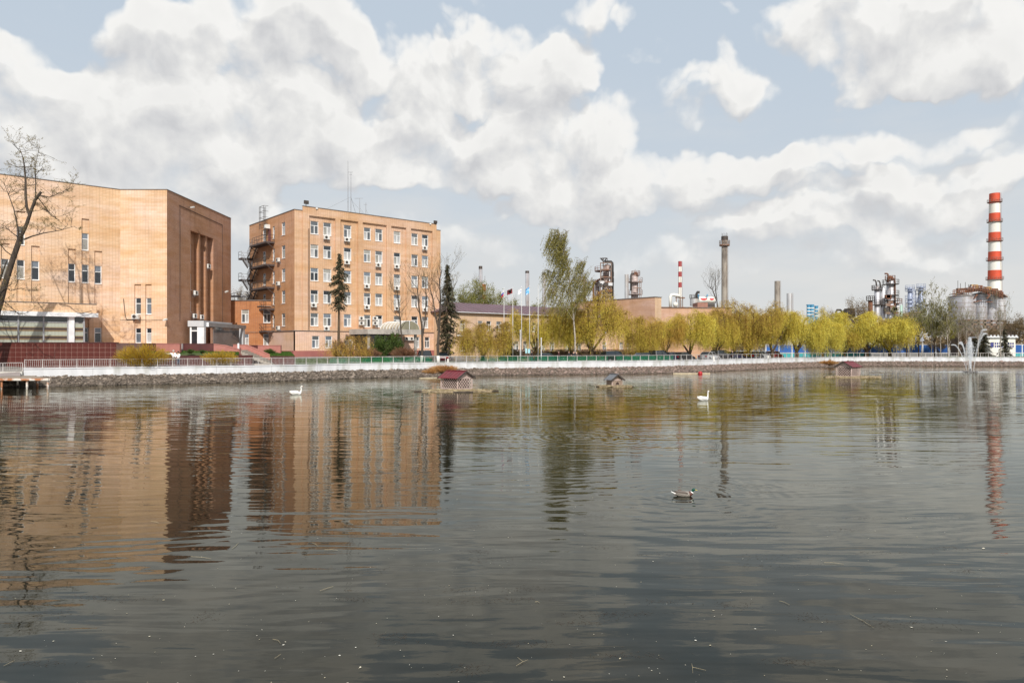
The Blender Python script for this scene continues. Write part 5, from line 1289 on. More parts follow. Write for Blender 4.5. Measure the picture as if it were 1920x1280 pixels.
def willow_mesh(seed, Wd=8.0, H=8.0, mleaf=None, strands=2300, droop=(.7,2.7), trunk_h=1.2, dense=1.0):
    """crown centred on origin, base z=0; weeping strands"""
    rng = random.Random(seed); nr = np.random.RandomState(seed); paths = []; tips = []
    nl = rng.randint(4,6); lean = Vector((rng.uniform(-.15,.15), rng.uniform(-.1,.1), 1)).normalized()
    tp = [Vector((0,0,-.1)), lean*trunk_h*.5, lean*trunk_h]; paths.append((tp, [.30*H/8,.26*H/8,.22*H/8], 9))
    for k in range(nl):
        a = 2*math.pi*(k+rng.uniform(-.3,.3))/nl; sp = rng.uniform(.35,.95)
        tgt = Vector((math.cos(a)*Wd*.30*sp, math.sin(a)*Wd*.30*sp, H*rng.uniform(.68,.90)))
        p0 = tp[-1]; mid = p0.lerp(tgt,.5)+Vector((math.cos(a),math.sin(a),0))*rng.uniform(0,.5)
        pts = [p0, p0.lerp(mid,.5), mid, mid.lerp(tgt,.5)+Vector((rng.gauss(0,.15),rng.gauss(0,.15),0)), tgt]
        r0 = .15*H/8; paths.append((pts, [r0,r0*.8,r0*.6,r0*.42,r0*.2], 3))
        for j in range(12):
            s = rng.uniform(.25,1.0); i = min(3,int(s*4)); q = pts[i].lerp(pts[i+1], s*4-i)
            a2 = a+rng.uniform(-1.5,1.5); L_ = Wd*rng.uniform(.12,.26)
            q2 = q+Vector((math.cos(a2)*L_*.5, math.sin(a2)*L_*.5, L_*rng.uniform(.35,.75))); q3 = q2+Vector((math.cos(a2)*L_*.55, math.sin(a2)*L_*.55, L_*rng.uniform(-.15,.3)))
            paths.append(([q,q2,q3],[r0*.30,r0*.2,r0*.09],2)); tips.append((q2,q3,a2))
            for _ in range(2):
                a3 = a2+rng.uniform(-1.2,1.2); q4 = q2.lerp(q3,rng.random()); q5 = q4+Vector((math.cos(a3)*L_*.5,math.sin(a3)*L_*.5,L_*rng.uniform(.1,.5))); paths.append(([q4,q5],[r0*.12,r0*.06],1)); tips.append((q4,q5,a3))
    # strands
    T = []; n = strands; idx = nr.randint(0,len(tips),n); SEG = 9
    A = np.array([tuple(t[0]) for t in tips]); B_ = np.array([tuple(t[1]) for t in tips]); ang = np.array([t[2] for t in tips])
    s = nr.uniform(.1,1.05,(n,1)); st = A[idx]*(1-s)+B_[idx]*s + nr.normal(0,.10,(n,3)); an = ang[idx]+nr.normal(0,.8,n)
    Lh = nr.uniform(.15,1.25,n)*Wd/8; Ld = nr.uniform(droop[0],droop[1],n); up = nr.uniform(.1,1.3,n)
    k = np.linspace(0,1,SEG+1)[None,:]
    out = Lh[:,None]*(1-np.exp(-3*k)); dz = up[:,None]*np.sin(np.minimum(k*4,1.57*2))*.5 - Ld[:,None]*np.maximum(k-.12,0)**1.15
    wob = nr.normal(0,.035,(n,1))*np.sin(k*5+nr.uniform(0,6,(n,1)))*2
    X = st[:,0:1]+np.cos(an)[:,None]*out+wob; Y = st[:,1:2]+np.sin(an)[:,None]*out+wob*.7; Z = st[:,2:3]+dz
    Z = np.maximum(Z, .25+nr.uniform(0,.5,(n,1)))
    # ribbons
    P = np.stack([X,Y,Z],2); P0 = P[:,:-1].reshape(-1,3); P1 = P[:,1:].reshape(-1,3); D = P1-P0; ok = np.linalg.norm(D,axis=1) > .05
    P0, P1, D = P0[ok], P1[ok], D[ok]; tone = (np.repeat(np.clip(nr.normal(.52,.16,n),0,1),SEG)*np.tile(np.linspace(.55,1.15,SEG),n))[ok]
    m = len(P0); V = []; Q = []; tint = []
    C = (P0+P1)/2 + nr.normal(0,.03,(m,3)); V1,Q1 = leaf_quads(C, D, np.linalg.norm(D,axis=1)*1.1, nr.uniform(.014,.034,m), nr)
    reps = 2
    C2 = np.repeat(C,reps,0)+nr.normal(0,.09,(m*reps,3)); D2 = np.repeat(D,reps,0)+nr.normal(0,.12,(m*reps,3)); V2,Q2 = leaf_quads(C2, D2, nr.uniform(.09,.20,m*reps), nr.uniform(.022,.05,m*reps), nr)
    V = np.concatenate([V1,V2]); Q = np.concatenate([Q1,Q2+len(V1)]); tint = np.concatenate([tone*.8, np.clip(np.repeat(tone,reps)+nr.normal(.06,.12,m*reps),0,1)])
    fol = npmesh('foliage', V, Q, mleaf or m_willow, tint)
    tr = tubes_np(paths).mesh('trunk', m_barkbrown, smooth=True)
    return tr, fol
def tree_obj(name, meshes, loc, label, cat, group=None, rz=0, s=1.0, sz=None, parts=('trunk','crown'), lime=None):
    t = thing(name, loc, label, cat, group, rz)
    for pn, me in zip(parts, meshes): o = bpy.data.objects.new(pn, me); link(o, t)
    t.scale = (s, s, sz or s); return t

WV = [willow_mesh(21,8,8), willow_mesh(22,8,8,droop=(1.2,3.6)), willow_mesh(23,8,8,strands=2000), willow_mesh(24,8,8,m_willow,2100,(1.,3.2))]
WSM = willow_mesh(31,8,8,m_willow_or,480,(1.6,4.4),1.0)            # lower, strands reach the wall
WOR = willow_mesh(35,8,8,m_willow_or,1700)
def willow(px, pyt, wpx, d, label, v=0, rz=None, me=None):
    x = PX(px,d); z0 = gz(x,d) if d > wallY(x) else 1.3; H = PZ(pyt,d)-z0; Wm = wpx/F*d
    me = me or WV[v % 4]; t = tree_obj('willow_tree', me, (x,d,z0-.05), label, 'tree', 'yellow-green willows along the pond', rz if rz is not None else v*1.3)
    t.scale = (Wm/5.9, Wm/5.9, H/8.3); return t
def willows():
    L_ = [(652,628,92,88.5,'small weeping willow hanging over the white wall below the office block',0,WSM),
          (906,598,92,93.6,'broad low willow beside the red-roofed duck house, left of the flagpoles',1,None),
          (1006,574,74,103,'willow between the flagpoles and the tall birch',2,None),
          (1108,545,104,103.5,'tall dense willow right of the leaning birch',3,None),
          (1070,590,70,104.5,'willow wrapped round the foot of the tall birch',0,None),
          (1206,590,66,108,'small rounded willow before the plain pink brick block',1,None),
          (1247,592,66,111,'brownish willow at the right end of the pink brick block',2,WOR),
          (1293,585,94,113,'wide willow under the red and white striped stack',0,None),
          (1340,586,66,118,'narrow willow left of the concrete chimney',3,None),
          (1376,572,78,120,'willow directly under the concrete chimney',1,None),
          (1404,562,88,121,'tallest willow of the row, right of the concrete chimney',2,None),
          (1448,584,78,124,'willow below the rusty single stack',0,None),
          (1494,576,92,128,'full willow right of the rusty single stack',3,None),
          (1542,600,70,133,'lower willow left of the broad willow',1,None),
          (1585,612,60,139,'small willow touching the broad willow',2,None),
          (1625,586,112,141,'left half of the broadest willow clump, below the refinery columns',0,None),
          (1668,584,92,142,'right half of the broadest willow clump, behind pale birch stems',3,None)]
    for i,(px,py,wp,d,lab,v,me) in enumerate(L_): willow(px,py,wp,d,lab,v,me=me, rz=i*1.1)
willows()

def bush_mesh(seed, mleaf, n=5000, up=.9, H=2.0, Wd=3.0, ln=(.12,.3), wd=(.02,.05), stems=60):
    rng = random.Random(seed); nr = np.random.RandomState(seed); paths = []; S = []
    for k in range(stems):
        a = rng.uniform(0,6.28); rr = Wd*.5*math.sqrt(rng.random()); h = H*math.sqrt(max(.1,1-(rr/(Wd*.5))**2*.75))*rng.uniform(.75,1.05)
        p = Vector((math.cos(a)*rr*.15, math.sin(a)*rr*.15, 0)); q = Vector((math.cos(a)*rr, math.sin(a)*rr, h)); m_ = p.lerp(q,.5)+Vector((0,0,h*.12))
        paths.append(([p,m_,q],[.02,.014,.006],0)); S.append((p,m_,q))
    idx = nr.randint(0,stems,n); s = nr.uniform(.15,1.05,n)[:,None]
    A = np.array([[tuple(v) for v in t] for t in S]); a_,b_,c_ = A[idx,0],A[idx,1],A[idx,2]
    P = (1-s)**2*a_+2*s*(1-s)*b_+s*s*c_ + nr.normal(0,.10,(n,3))*np.array([Wd/3,Wd/3,H/2]); D = (c_-a_)*up + nr.normal(0,.35,(n,3)); P[:,2] = np.maximum(P[:,2],.03)
    V,Q = leaf_quads(P, D, nr.uniform(ln[0],ln[1],n), nr.uniform(wd[0],wd[1],n), nr)
    clump = .5+.5*np.sin(P[:,0]*3.1+seed)*np.sin(P[:,1]*2.7)*np.sin(P[:,2]*4)
    return tubes_np(paths).mesh('stems', m_twig), npmesh('foliage', V, Q, mleaf, np.clip(clump*.6+nr.uniform(-.1,.5,n),0,1))
BY = bush_mesh(51, foliage_mat('yellow_shoots',[(.30,.15,.02),(.46,.30,.03),(.56,.42,.05)],.3,.1), 9000, 1.0, 2.6, 4.6, (.25,.55), (.015,.035), 110)
BG = bush_mesh(52, m_bushgreen, 6000, .3, 2.4, 3.0, (.10,.2), (.06,.12))
BR_ = bush_mesh(53, m_redbush, 4000, .8, 1.5, 2.4, (.2,.4), (.012,.03))
BD = bush_mesh(54, m_dry, 2600, 1.0, .75, 2.2, (.25,.5), (.015,.035), 70)
def bush(me, px, d, z, wm, hm, label, grp=None, W0=3.0, H0=2.4, cat='bush', name='bush'):
    t = tree_obj(name, me, (PX(px,d),d,z), label, cat, grp, px*.7, 1, parts=('stems','leaves')); t.scale = (wm/W0, wm/W0, hm/H0); return t
bush(BY,268,71.5,1.35,5.2,2.6,'round bush of upright yellow shoots leaning over the railing','yellow shoot bushes on the pond wall',4.6,2.6)
bush(BY,413,75.2,1.4,3.9,1.85,'flatter orange-yellow bush hanging over the wall before the hall entrance','yellow shoot bushes on the pond wall',4.6,2.6)
bush(BG,714,96,1.9,3.0,3.3,'rounded dark green bush before the porch'); bush(BG,740,97.5,2.0,2.6,3.6,'tall olive bush at the right end of the porch')
bush(BR_,690,93,1.8,3.6,1.7,'reddish brown bare bush left of the porch','bare brown bushes before the porch',2.4,1.5); bush(BR_,757,94.5,1.8,3.8,1.8,'reddish brown bare bush right of the porch','bare brown bushes before the porch',2.4,1.5); bush(BR_,634,92,1.9,2.6,2.6,'brown bush at the foot of the thin spruce','bare brown bushes before the porch',2.4,1.5)
bush(BG,232,76,2.9,2.6,.75,'low dark shrub left of the round yellow bush'); bush(BG,357,76.3,2.9,.9,.5,'small dark clipped shrub on the lawn, left one of two','small clipped shrubs on the lawn'); bush(BG,379,76.3,2.9,.8,.42,'small dark clipped shrub on the lawn, right one of two','small clipped shrubs on the lawn'); bush(BG,505,83.5,2.7,1.5,.7,'low dark shrub at the foot of the long pink parapet')
bush(BD,832,88.2,.35,4.2,.95,'tuft of orange dry reeds on the stone bank behind the duck house','dry reeds on the bank',2.2,.75); bush(BD,806,87.2,.25,2.4,.5,'low orange dry grass at the water edge left of the duck house','dry reeds on the bank',2.2,.75); bush(BD,1553,127.5,.3,3.4,.8,'small patch of orange dry reeds on the far bank','dry reeds on the bank',2.2,.75)

def hedge():
    t = thing('hedge', (10,113,1.6), 'long clipped brown hedge behind the kerbed verge', 'hedge'); n = 26000
    u = rs.rand(n); x = -2+u*26; y = 108.5+u*10+rs.uniform(-.6,.6,n); z = 1.7+rs.uniform(0,1.5,n); P = np.stack([x,y,z],1)
    V,Q = leaf_quads(P, rs.normal(size=(n,3)), rs.uniform(.10,.25,n), rs.uniform(.03,.08,n), rs); V -= np.array([10,113,1.6])
    o = bpy.data.objects.new('leaves', npmesh('hedge', V, Q, m_redbush, rs.rand(n))); link(o,t)
    b = MB(); b.beam((-2,108.5,2.3),(24,118.5,2.3),.9,1.2); b.build('core', m_twig, t)
hedge()

# bare trees -------------------------------------------------------
def bare_tree(label, loc, trunkpath, rad, seed, limbs, bark, budn=0, leafm=None, name='bare_tree', group=None, tw=2, L0=2.2, lime=False, up=.3, spread=.55, leafsz=(.05,.12), cat='tree', kids=3):
    """trunkpath: world points; limbs: number of recursive limbs springing from the trunk's upper part"""
    rng = random.Random(seed); nr = np.random.RandomState(seed); t = thing(name, loc, label, cat, group); paths = []; tips = []
    for pts, r in zip(trunkpath, rad): paths.append(([Vector(p) for p in pts], r, 9))
    for k in range(limbs):
        pts, r = trunkpath[k % len(trunkpath)], rad[k % len(rad)]; n = len(pts); s = rng.uniform(.35,1.0)*(n-1); i = min(n-2,int(s)); q = Vector(pts[i]).lerp(Vector(pts[i+1]), s-i)
        a = rng.uniform(0,6.28); d = Vector((math.cos(a),math.sin(a),up+rng.uniform(0,.8))); rr = (r[i]+(r[i+1]-r[i])*(s-i))*.5
        grow(rng, paths, q, d, L0*rng.uniform(.6,1.3), max(.02,min(rr,.12)), tw, kids, spread, up, 4, .16, .66, tips, .008)
    mb = tubes_np(paths); mb.build('trunk', bark, t, smooth=True)
    if lime:
        p = Vector(trunkpath[0][0]); q = Vector(trunkpath[0][1]); dd = (q-p).normalized(); b = MB(); b.tube([p-dd*.1, p+dd*1.15],[rad[0][0]*1.12,rad[0][0]*1.08],10); b.build('limewashed_foot', m_lime, t, smooth=True)
    if budn:
        fine = [pp for pp in paths if pp[2] <= 1]; idx = nr.randint(0,len(fine),budn); P = np.array([tuple(fine[i][0][-2].lerp(fine[i][0][-1], nr.rand()*1.1)) for i in idx]) + nr.normal(0,.06,(budn,3))
        V,Q = leaf_quads(P, nr.normal(size=(budn,3)), nr.uniform(leafsz[0],leafsz[1],budn), nr.uniform(leafsz[0]*.5,leafsz[1]*.6,budn), nr); V -= np.array(loc)
        o = bpy.data.objects.new('crown', npmesh('leaves', V, Q, leafm or m_bud, nr.rand(budn))); link(o,t)
    return t
def big_left_tree():
    d = 69.5; P = lambda x,y,dy=0: Vector((PX(x,d+dy),d+dy,PZ(y,d+dy)))
    k = d/F
    tr = [[Vector((PX(-34,d),d,1.3)),P(-14,610),P(0,568),P(10,530),P(24,486),P(38,446)],
          [P(38,446),P(50,420),P(58,396),P(66,375),P(77,360)],
          [P(56,405),P(50,388),P(48,365),P(48,338),P(46,315),P(44,300),P(40,286),P(36,276)],
          [P(36,442),P(31,415),P(26,392),P(16,365,1),P(8,345,1)],
          [P(45,449),P(60,443),P(82,437,-1),P(112,432,-1),P(140,424,-2)],
          [P(66,378),P(67,345,1),P(66,312,1),P(74,275,1)],
          [P(74,366),P(92,370,-1),P(112,362,-2),P(128,358,-2)],
          [P(72,372),P(90,395,1),P(98,406,1),P(112,413,2)],
          [P(36,446),P(22,436,-1),P(10,425,-1),P(-4,418,-2)],[P(26,482),P(10,470,1),P(-5,450,1),P(-12,430,2)],[P(8,538),P(20,545,-1),P(40,540,-2),P(62,548,-3)],[P(2,560),P(20,575,-1),P(36,590,-2),P(55,585,-3)]]
    rd = [[8*k,6.6*k,6.2*k,5.6*k,5.2*k,4.8*k],[3.8*k,3.4*k,2.9*k,2.8*k,2.6*k],[3.0*k,2.6*k,2.3*k,1.9*k,1.4*k,1*k,.6*k,.3*k],[1.8*k,1.5*k,1.1*k,.7*k,.3*k],[1.6*k,1.3*k,1*k,.6*k,.25*k],[1.3*k,1*k,.7*k,.3*k],[1.1*k,.9*k,.6*k,.25*k],[1.1*k,.9*k,.6*k,.25*k],[1.2*k,.9*k,.6*k,.25*k],[1.2*k,.9*k,.6*k,.25*k],[.9*k,.7*k,.5*k,.2*k],[.9*k,.7*k,.5*k,.2*k]]
    rng = random.Random(5); nr = np.random.RandomState(5); t = thing('poplar_tree', (PX(-34,d),d,1.3), 'tall bare old tree with dark forked trunk and fine budding twigs, left edge', 'tree'); paths = []; tips = []
    for pts, r in zip(tr, rd): paths.append((pts, r, 9))
    for j,(pts,r) in enumerate(zip(tr,rd)):
        cnt = (1,5,20,11,10,13,10,9,9,9,7,7)[j]
        for q_ in range(cnt):
            n = len(pts); s = rng.uniform(.3 if j else .7,1.0)*(n-1); i = min(n-2,int(s)); q = pts[i].lerp(pts[i+1],s-i); a = rng.uniform(0,6.28); dd = Vector((math.cos(a),math.sin(a)*.8,rng.uniform(-.1,.9)))
            grow(rng, paths, q, dd, rng.uniform(.8,1.6)*(1.0 if j==2 else 1), rng.uniform(.018,.034), 2, 3, .62, .08, 4, .2, .68, tips, .006)
    tubes_np(paths).build('trunk', m_bark, t, smooth=True)
    fine = [pp for pp in paths if pp[2] <= 1]; n = 11000; idx = nr.randint(0,len(fine),n)
    P3 = np.array([tuple(fine[i][0][-2].lerp(fine[i][0][-1], nr.rand()*1.1)) for i in idx]) + nr.normal(0,.05,(n,3)); V,Q = leaf_quads(P3, nr.normal(size=(n,3)), nr.uniform(.05,.11,n), nr.uniform(.03,.06,n), nr); V -= np.array(t.location)
    o = bpy.data.objects.new('crown', npmesh('buds', V, Q, m_bud, nr.rand(n))); link(o,t)
big_left_tree()
def off_left_tree():
    d = 67.5; p = lambda x,z,dy=0: Vector((x,d+dy,z))
    x0 = -54.5
    bare_tree('bare tree just beyond the left edge of the view', (x0,d,1.3), [[p(x0,1.2),p(x0+.2,4),p(x0+.9,8),p(x0+1.2,13)],[p(x0+.2,4),p(x0+2.0,6.4,.3),p(x0+4.2,9.0,.5),p(x0+5.4,12,.4)]], [[.4,.36,.25,.1],[.26,.22,.14,.05]], 9, 16, m_bark, 1500, tw=2, L0=2.5)
off_left_tree()

def birch_tall():
    d = 99; P = lambda x,y,dy=0: Vector((PX(x,d+dy),d+dy,PZ(y,d+dy)))
    rng = random.Random(77); nr = np.random.RandomState(77); t = thing('birch_tree', (PX(1079,d),d,1.4), 'tall leaning birch with white trunk and wind-blown drooping twigs', 'tree'); paths = []
    tr = [[Vector((PX(1079,d),d,1.3)),P(1078,630),P(1074,580),P(1068,530),P(1066,505),P(1062,485),P(1057,465),P(1050,446),P(1044,432)],[P(1076,600),P(1083,560),P(1090,525),P(1095,500),P(1091,488)],[P(1066,500),P(1052,490),P(1040,478),P(1036,455),P(1038,440)],
          [P(1072,560,1),P(1055,535,1),P(1040,520,1),P(1034,510,1)],[P(1074,580,-1),P(1092,560,-1),P(1104,535,-1),P(1106,528,-1)],[P(1075,600,-1),P(1060,575,-1),P(1046,560,-1),P(1038,545,-1)],[P(1062,485),P(1056,465),P(1060,445),P(1062,432)]]
    k = d/F*.62; rd = [[3.2*k,2.6*k,2.2*k,1.9*k,1.6*k,1.3*k,.9*k,.5*k,.2*k],[1.1*k,.9*k,.7*k,.5*k,.2*k],[.9*k,.8*k,.6*k,.4*k,.2*k],[.9*k,.7*k,.5*k,.2*k],[.9*k,.7*k,.5*k,.2*k],[.9*k,.7*k,.5*k,.2*k],[.6*k,.5*k,.3*k,.15*k]]
    for a,b_ in zip(tr,rd): paths.append((a,b_,9))
    tb = tubes_np(paths); tb.build('trunk', m_birchbark, t, smooth=True)
    V=[];Q=[];ti=[]; base=0; strands=[]; tw=[]
    for j,a in enumerate(tr):
        cnt = (170,75,60,60,55,50,30)[j]
        for c in range(cnt):
            n = len(a); s = (.30 if j==0 else .12)+rng.random()*(1-(.30 if j==0 else .12)); s *= (n-1); i = min(n-2,int(s)); q = a[i].lerp(a[i+1],s-i)
            ang = rng.uniform(0,6.28); L_ = rng.uniform(.5,2.1)*(1.0 if q.z < 14 else .62); e = q+Vector((math.cos(ang)*L_-.25, math.sin(ang)*L_*.8, rng.uniform(.1,.8)*L_)); tw.append(([q,q.lerp(e,.5)+Vector((0,0,.15)),e],[.022,.015,.007],1))
            for z_ in range(3): strands.append((q.lerp(e,rng.uniform(.4,1.0)), rng.uniform(.8,2.3)))
    tubes_np(tw).build('twigs', m_twig, t)
    st = np.array([tuple(s_[0]) for s_ in strands]); Ls = np.array([s_[1] for s_ in strands]); n = len(st); SEG = 8; kk = np.linspace(0,1,SEG)[None,:]
    X = st[:,0:1] - .42*Ls[:,None]*kk + nr.normal(0,.05,(n,1)); Y = st[:,1:2]+nr.normal(0,.1,(n,1))*kk; Z = st[:,2:3] - Ls[:,None]*kk
    P0 = np.stack([X,Y,Z],2).reshape(-1,3); P0 = np.repeat(P0,2,0); m = len(P0); P0 = P0+nr.normal(0,.07,(m,3)); D = np.tile(np.array([[-.42,0,-1.]]),(m,1))+nr.normal(0,.16,(m,3))
    V,Q = leaf_quads(P0,D,nr.uniform(.16,.34,m),nr.uniform(.035,.08,m),nr); V -= np.array(t.location)
    o = bpy.data.objects.new('crown', npmesh('leaves',V,Q,m_birchleaf,np.clip(nr.normal(.5,.3,m),0,1))); link(o,t)
birch_tall()

def spruce_tree(label, px, d, pyt, zb, wpx_fun, seed, bare_below=None, mleaf=None, lean=0, n_w=26, group=None, density=1.0):
    """wpx_fun(t) half width in metres at height fraction t"""
    rng = random.Random(seed); nr = np.random.RandomState(seed); x = PX(px,d); zt = PZ(pyt,d); H = zt-zb; t = thing('spruce_tree', (x,d,zb), label, 'tree', group)
    b = MB(); pts = [Vector((x+lean*k/8,d,zb-.1+H*k/8)) for k in range(9)]; b.tube(pts,[.20*(1-k/8.6)+.015 for k in range(9)],7); 
    P = []; D = []; br = []
    lo = bare_below or .06
    for k in range(n_w):
        f = lo+(1-lo)*(k+.5)/n_w; z = zb+H*f; hw = wpx_fun(f)
        for j in range(rng.randint(5,7)):
            a = rng.uniform(0,6.28); L_ = hw*rng.uniform(.55,1.12); c = Vector((x+lean*f,d,z+rng.uniform(-.15,.15))); e = c+Vector((math.cos(a)*L_,math.sin(a)*L_,-.32*L_)); m_ = c.lerp(e,.5)+Vector((0,0,.10*L_))
            br.append(([c,m_,e],[.03,.02,.01],1)); cnt = int((10+34*L_)*density)
            for q in range(cnt):
                s = rng.uniform(.15,1.05); p = c*(1-s)**2+m_*2*s*(1-s)+e*s*s; P.append((p.x+rng.gauss(0,.09),p.y+rng.gauss(0,.09),p.z-abs(rng.gauss(0,.16)))); D.append((math.cos(a)*.6+rng.gauss(0,.35),math.sin(a)*.6+rng.gauss(0,.35),-.7+rng.gauss(0,.3)))
    b.build('trunk', m_barkbrown, t, smooth=True)
    P = np.array(P); D = np.array(D); n = len(P); V,Q = leaf_quads(P,D,nr.uniform(.16,.36,n),nr.uniform(.05,.12,n),nr); V -= np.array(t.location)
    o = bpy.data.objects.new('crown', npmesh('needles',V,Q,mleaf or m_needle,np.clip(nr.normal(.45,.28,n),0,1))); link(o,t)
    tubes_np(br).build('branches', m_twig, t); return t
spruce_tree('thin ragged spruce with a long bare trunk before the office block', 634.5, 91.5, 475, 1.5, lambda f: (.0 if f < .5 else (1.25 if f < .62 else (1.45 if f < .75 else 1.35*(1-f)/.25+.1))), 61, .50, lean=.15, n_w=19)
spruce_tree('bushy dark spruce at the right corner of the office block', 839, 96.5, 494, 1.5, lambda f: (.9 if f < .2 else (1.5 if f < .45 else 1.75*(1-f)/.55+.12)), 62, .10, n_w=34, density=1.15)
spruce_tree('small dark spruce behind the willow beside the flagpoles', 957, 103, 628, 1.5, lambda f: 1.75*(1-f)+.1, 63, .08, n_w=14)
spruce_tree('small dark spruce before the white gatehouse', 1884, 144, 616, 1.4, lambda f: 1.25*(1-f)+.35, 64, .06, n_w=16)
spruce_tree('dark spruce behind the fountain jets, left of the gatehouse', 1845, 146, 622, 1.4, lambda f: 2.2*(1-f)+.5, 65, .05, n_w=16)
spruce_tree('dark spruce behind the fountain, further left', 1826, 147, 634, 1.4, lambda f: 2.2*(1-f)+.6, 66, .05, n_w=14)

def bare_trees():
    def T(px, d, tops, seed, lab, n=26, bark=m_bark, bud=900, lime=True, r=.17, group=None, L0=1.8, tw=2, leafm=None, name='bare_tree', up=.45, spread=.5, leafsz=(.05,.12)):
        z0 = gz(PX(px,d),d); base = Vector((PX(px,d),d,z0)); tr=[];rd=[]
        for j,(path) in enumerate(tops):
            pts = ([base] if j == 0 else []) + [PT(x,y,d+dy) for (x,y,dy) in path]; tr.append(pts); n_=len(pts); r0 = r if j == 0 else r*.6; rd.append([r0*(1-.85*i/(n_-1))+.012 for i in range(n_)])
        bare_tree(lab, tuple(base), tr, rd, seed, n, bark, bud, leafm, name, group, tw, L0, lime, up, spread, leafsz)
    T(790,92.5,[[(792,650,0),(791,610,0),(786,580,0),(783,545,0),(785,515,0)],[(791,640,.3),(797,600,.3),(799,560,.3),(797,520,.3)]],71,'bare forked tree with limewashed foot before the right bays of the office block',24)
    T(822,93,[[(821,650,0),(824,600,0),(826,560,0),(824,525,0),(829,505,0)],[(823,620,0),(816,590,0),(812,560,.5),(803,530,.5)]],72,'bare dark tree with limewashed foot left of the bushy spruce',26,r=.2)
    T(757,97.5,[[(754,640,0),(750,600,0),(748,570,0),(745,545,0)]],73,'slender bare tree leaning before the porch vault',16,lime=False,r=.11)
    T(838,96,[[(850,560,1),(846,530,1),(838,505,1)]],75,'leafless twiggy tree behind the bushy spruce',10,lime=False,r=.08)
    T(1348,150,[[(1348,620,0),(1346,580,0),(1342,545,0),(1341,515,0)],[(1342,560,0),(1336,543,0),(1325,535,0)]],74,'bare black tree beside the concrete chimney',22,lime=False,r=.2,L0=2.4)
    # pale birches on the right, thin leaf haze
    BL = [(1688,141,612,'thin birch with pale stem at the right edge of the broad willow clump'),(1704,140,604,'pale-stemmed birch left of the bluish column pair'),(1728,141,590,'birch with two pale stems before the bluish column pair'),
          (1746,143,556,'tallest pale birch between the columns and the silos'),(1764,142,592,'birch just left of the silos'),(1778,139,574,'birch with forked white stem before the leftmost silo'),(1797,141,600,'leaning birch below the leftmost silo'),(1812,140,596,'bare birch in front of the second silo'),(1834,141,604,'bare birch in front of the third silo'),(1876,140,575,'leaning white birch right of the silos')]
    for i,(px,d,py,lab) in enumerate(BL):
        rg = random.Random(i+3); l1 = rg.uniform(-7,7)
        lf = i < 6
        T(px,d,[[(px+l1*.3,640,0),(px+l1*.6,(640+py)/2+8,0),(px+l1,py,0)],[(px+l1*.4,635,0),(px-l1*.5,(640+py)/2+12,.5),(px-l1*.9,py+16,.5)]],80+i,lab,34,m_birchbark,5200 if lf else 900,False,.085,'pale birches on the right bank',2.2,2,m_birchleaf if i % 2 else m_greenleaf,'birch_tree',.6,.45,(.08,.2))
bare_trees()

def leafy_mesh(seed, mleaf, n=9000, H=10, Wd=8, bark=None):
    rng = random.Random(seed); nr = np.random.RandomState(seed); paths=[]; tips=[]
    paths.append(([Vector((0,0,-.2)),Vector((.1,0,H*.25)),Vector((.1,.1,H*.45))],[.22,.18,.12],9))
    for k in range(7): 
        a = 2*math.pi*k/7+rng.uniform(-.3,.3); grow(rng, paths, (.1,0,H*rng.uniform(.2,.45)), (math.cos(a)*.7,math.sin(a)*.7,1), H*.30, .09, 3, 3, .5, .25, 4, .14, .7, tips, .012)
    T = np.array([tuple(p) for p,_ in tips]); T[:,0:2] *= Wd/ (np.abs(T[:,0:2]).max()*2); T[:,2] *= H/T[:,2].max(); idx = nr.randint(0,len(T),n)
    P = T[idx]+nr.normal(0,1,(n,3))*np.array([.35,.35,.3]); V,Q = leaf_quads(P, nr.normal(size=(n,3)), nr.uniform(.12,.26,n), nr.uniform(.07,.16,n), nr)
    sc = [([Vector((q.x,q.y,q.z)) for q in pts],r,d_) for pts,r,d_ in paths]
    return tubes_np(sc).mesh('trunk', m_barkbrown, smooth=True), npmesh('leaves',V,Q,mleaf,np.clip(nr.normal(.5,.25,n),0,1))
LF = [leafy_mesh(91,m_greenleaf,7000), leafy_mesh(92,m_greenleaf,6000)]
m_brownleaf = foliage_mat('brownish_crown',[(.13,.09,.045),(.20,.14,.07),(.27,.20,.11)],.2,.15); LB = leafy_mesh(93,m_brownleaf,4500)
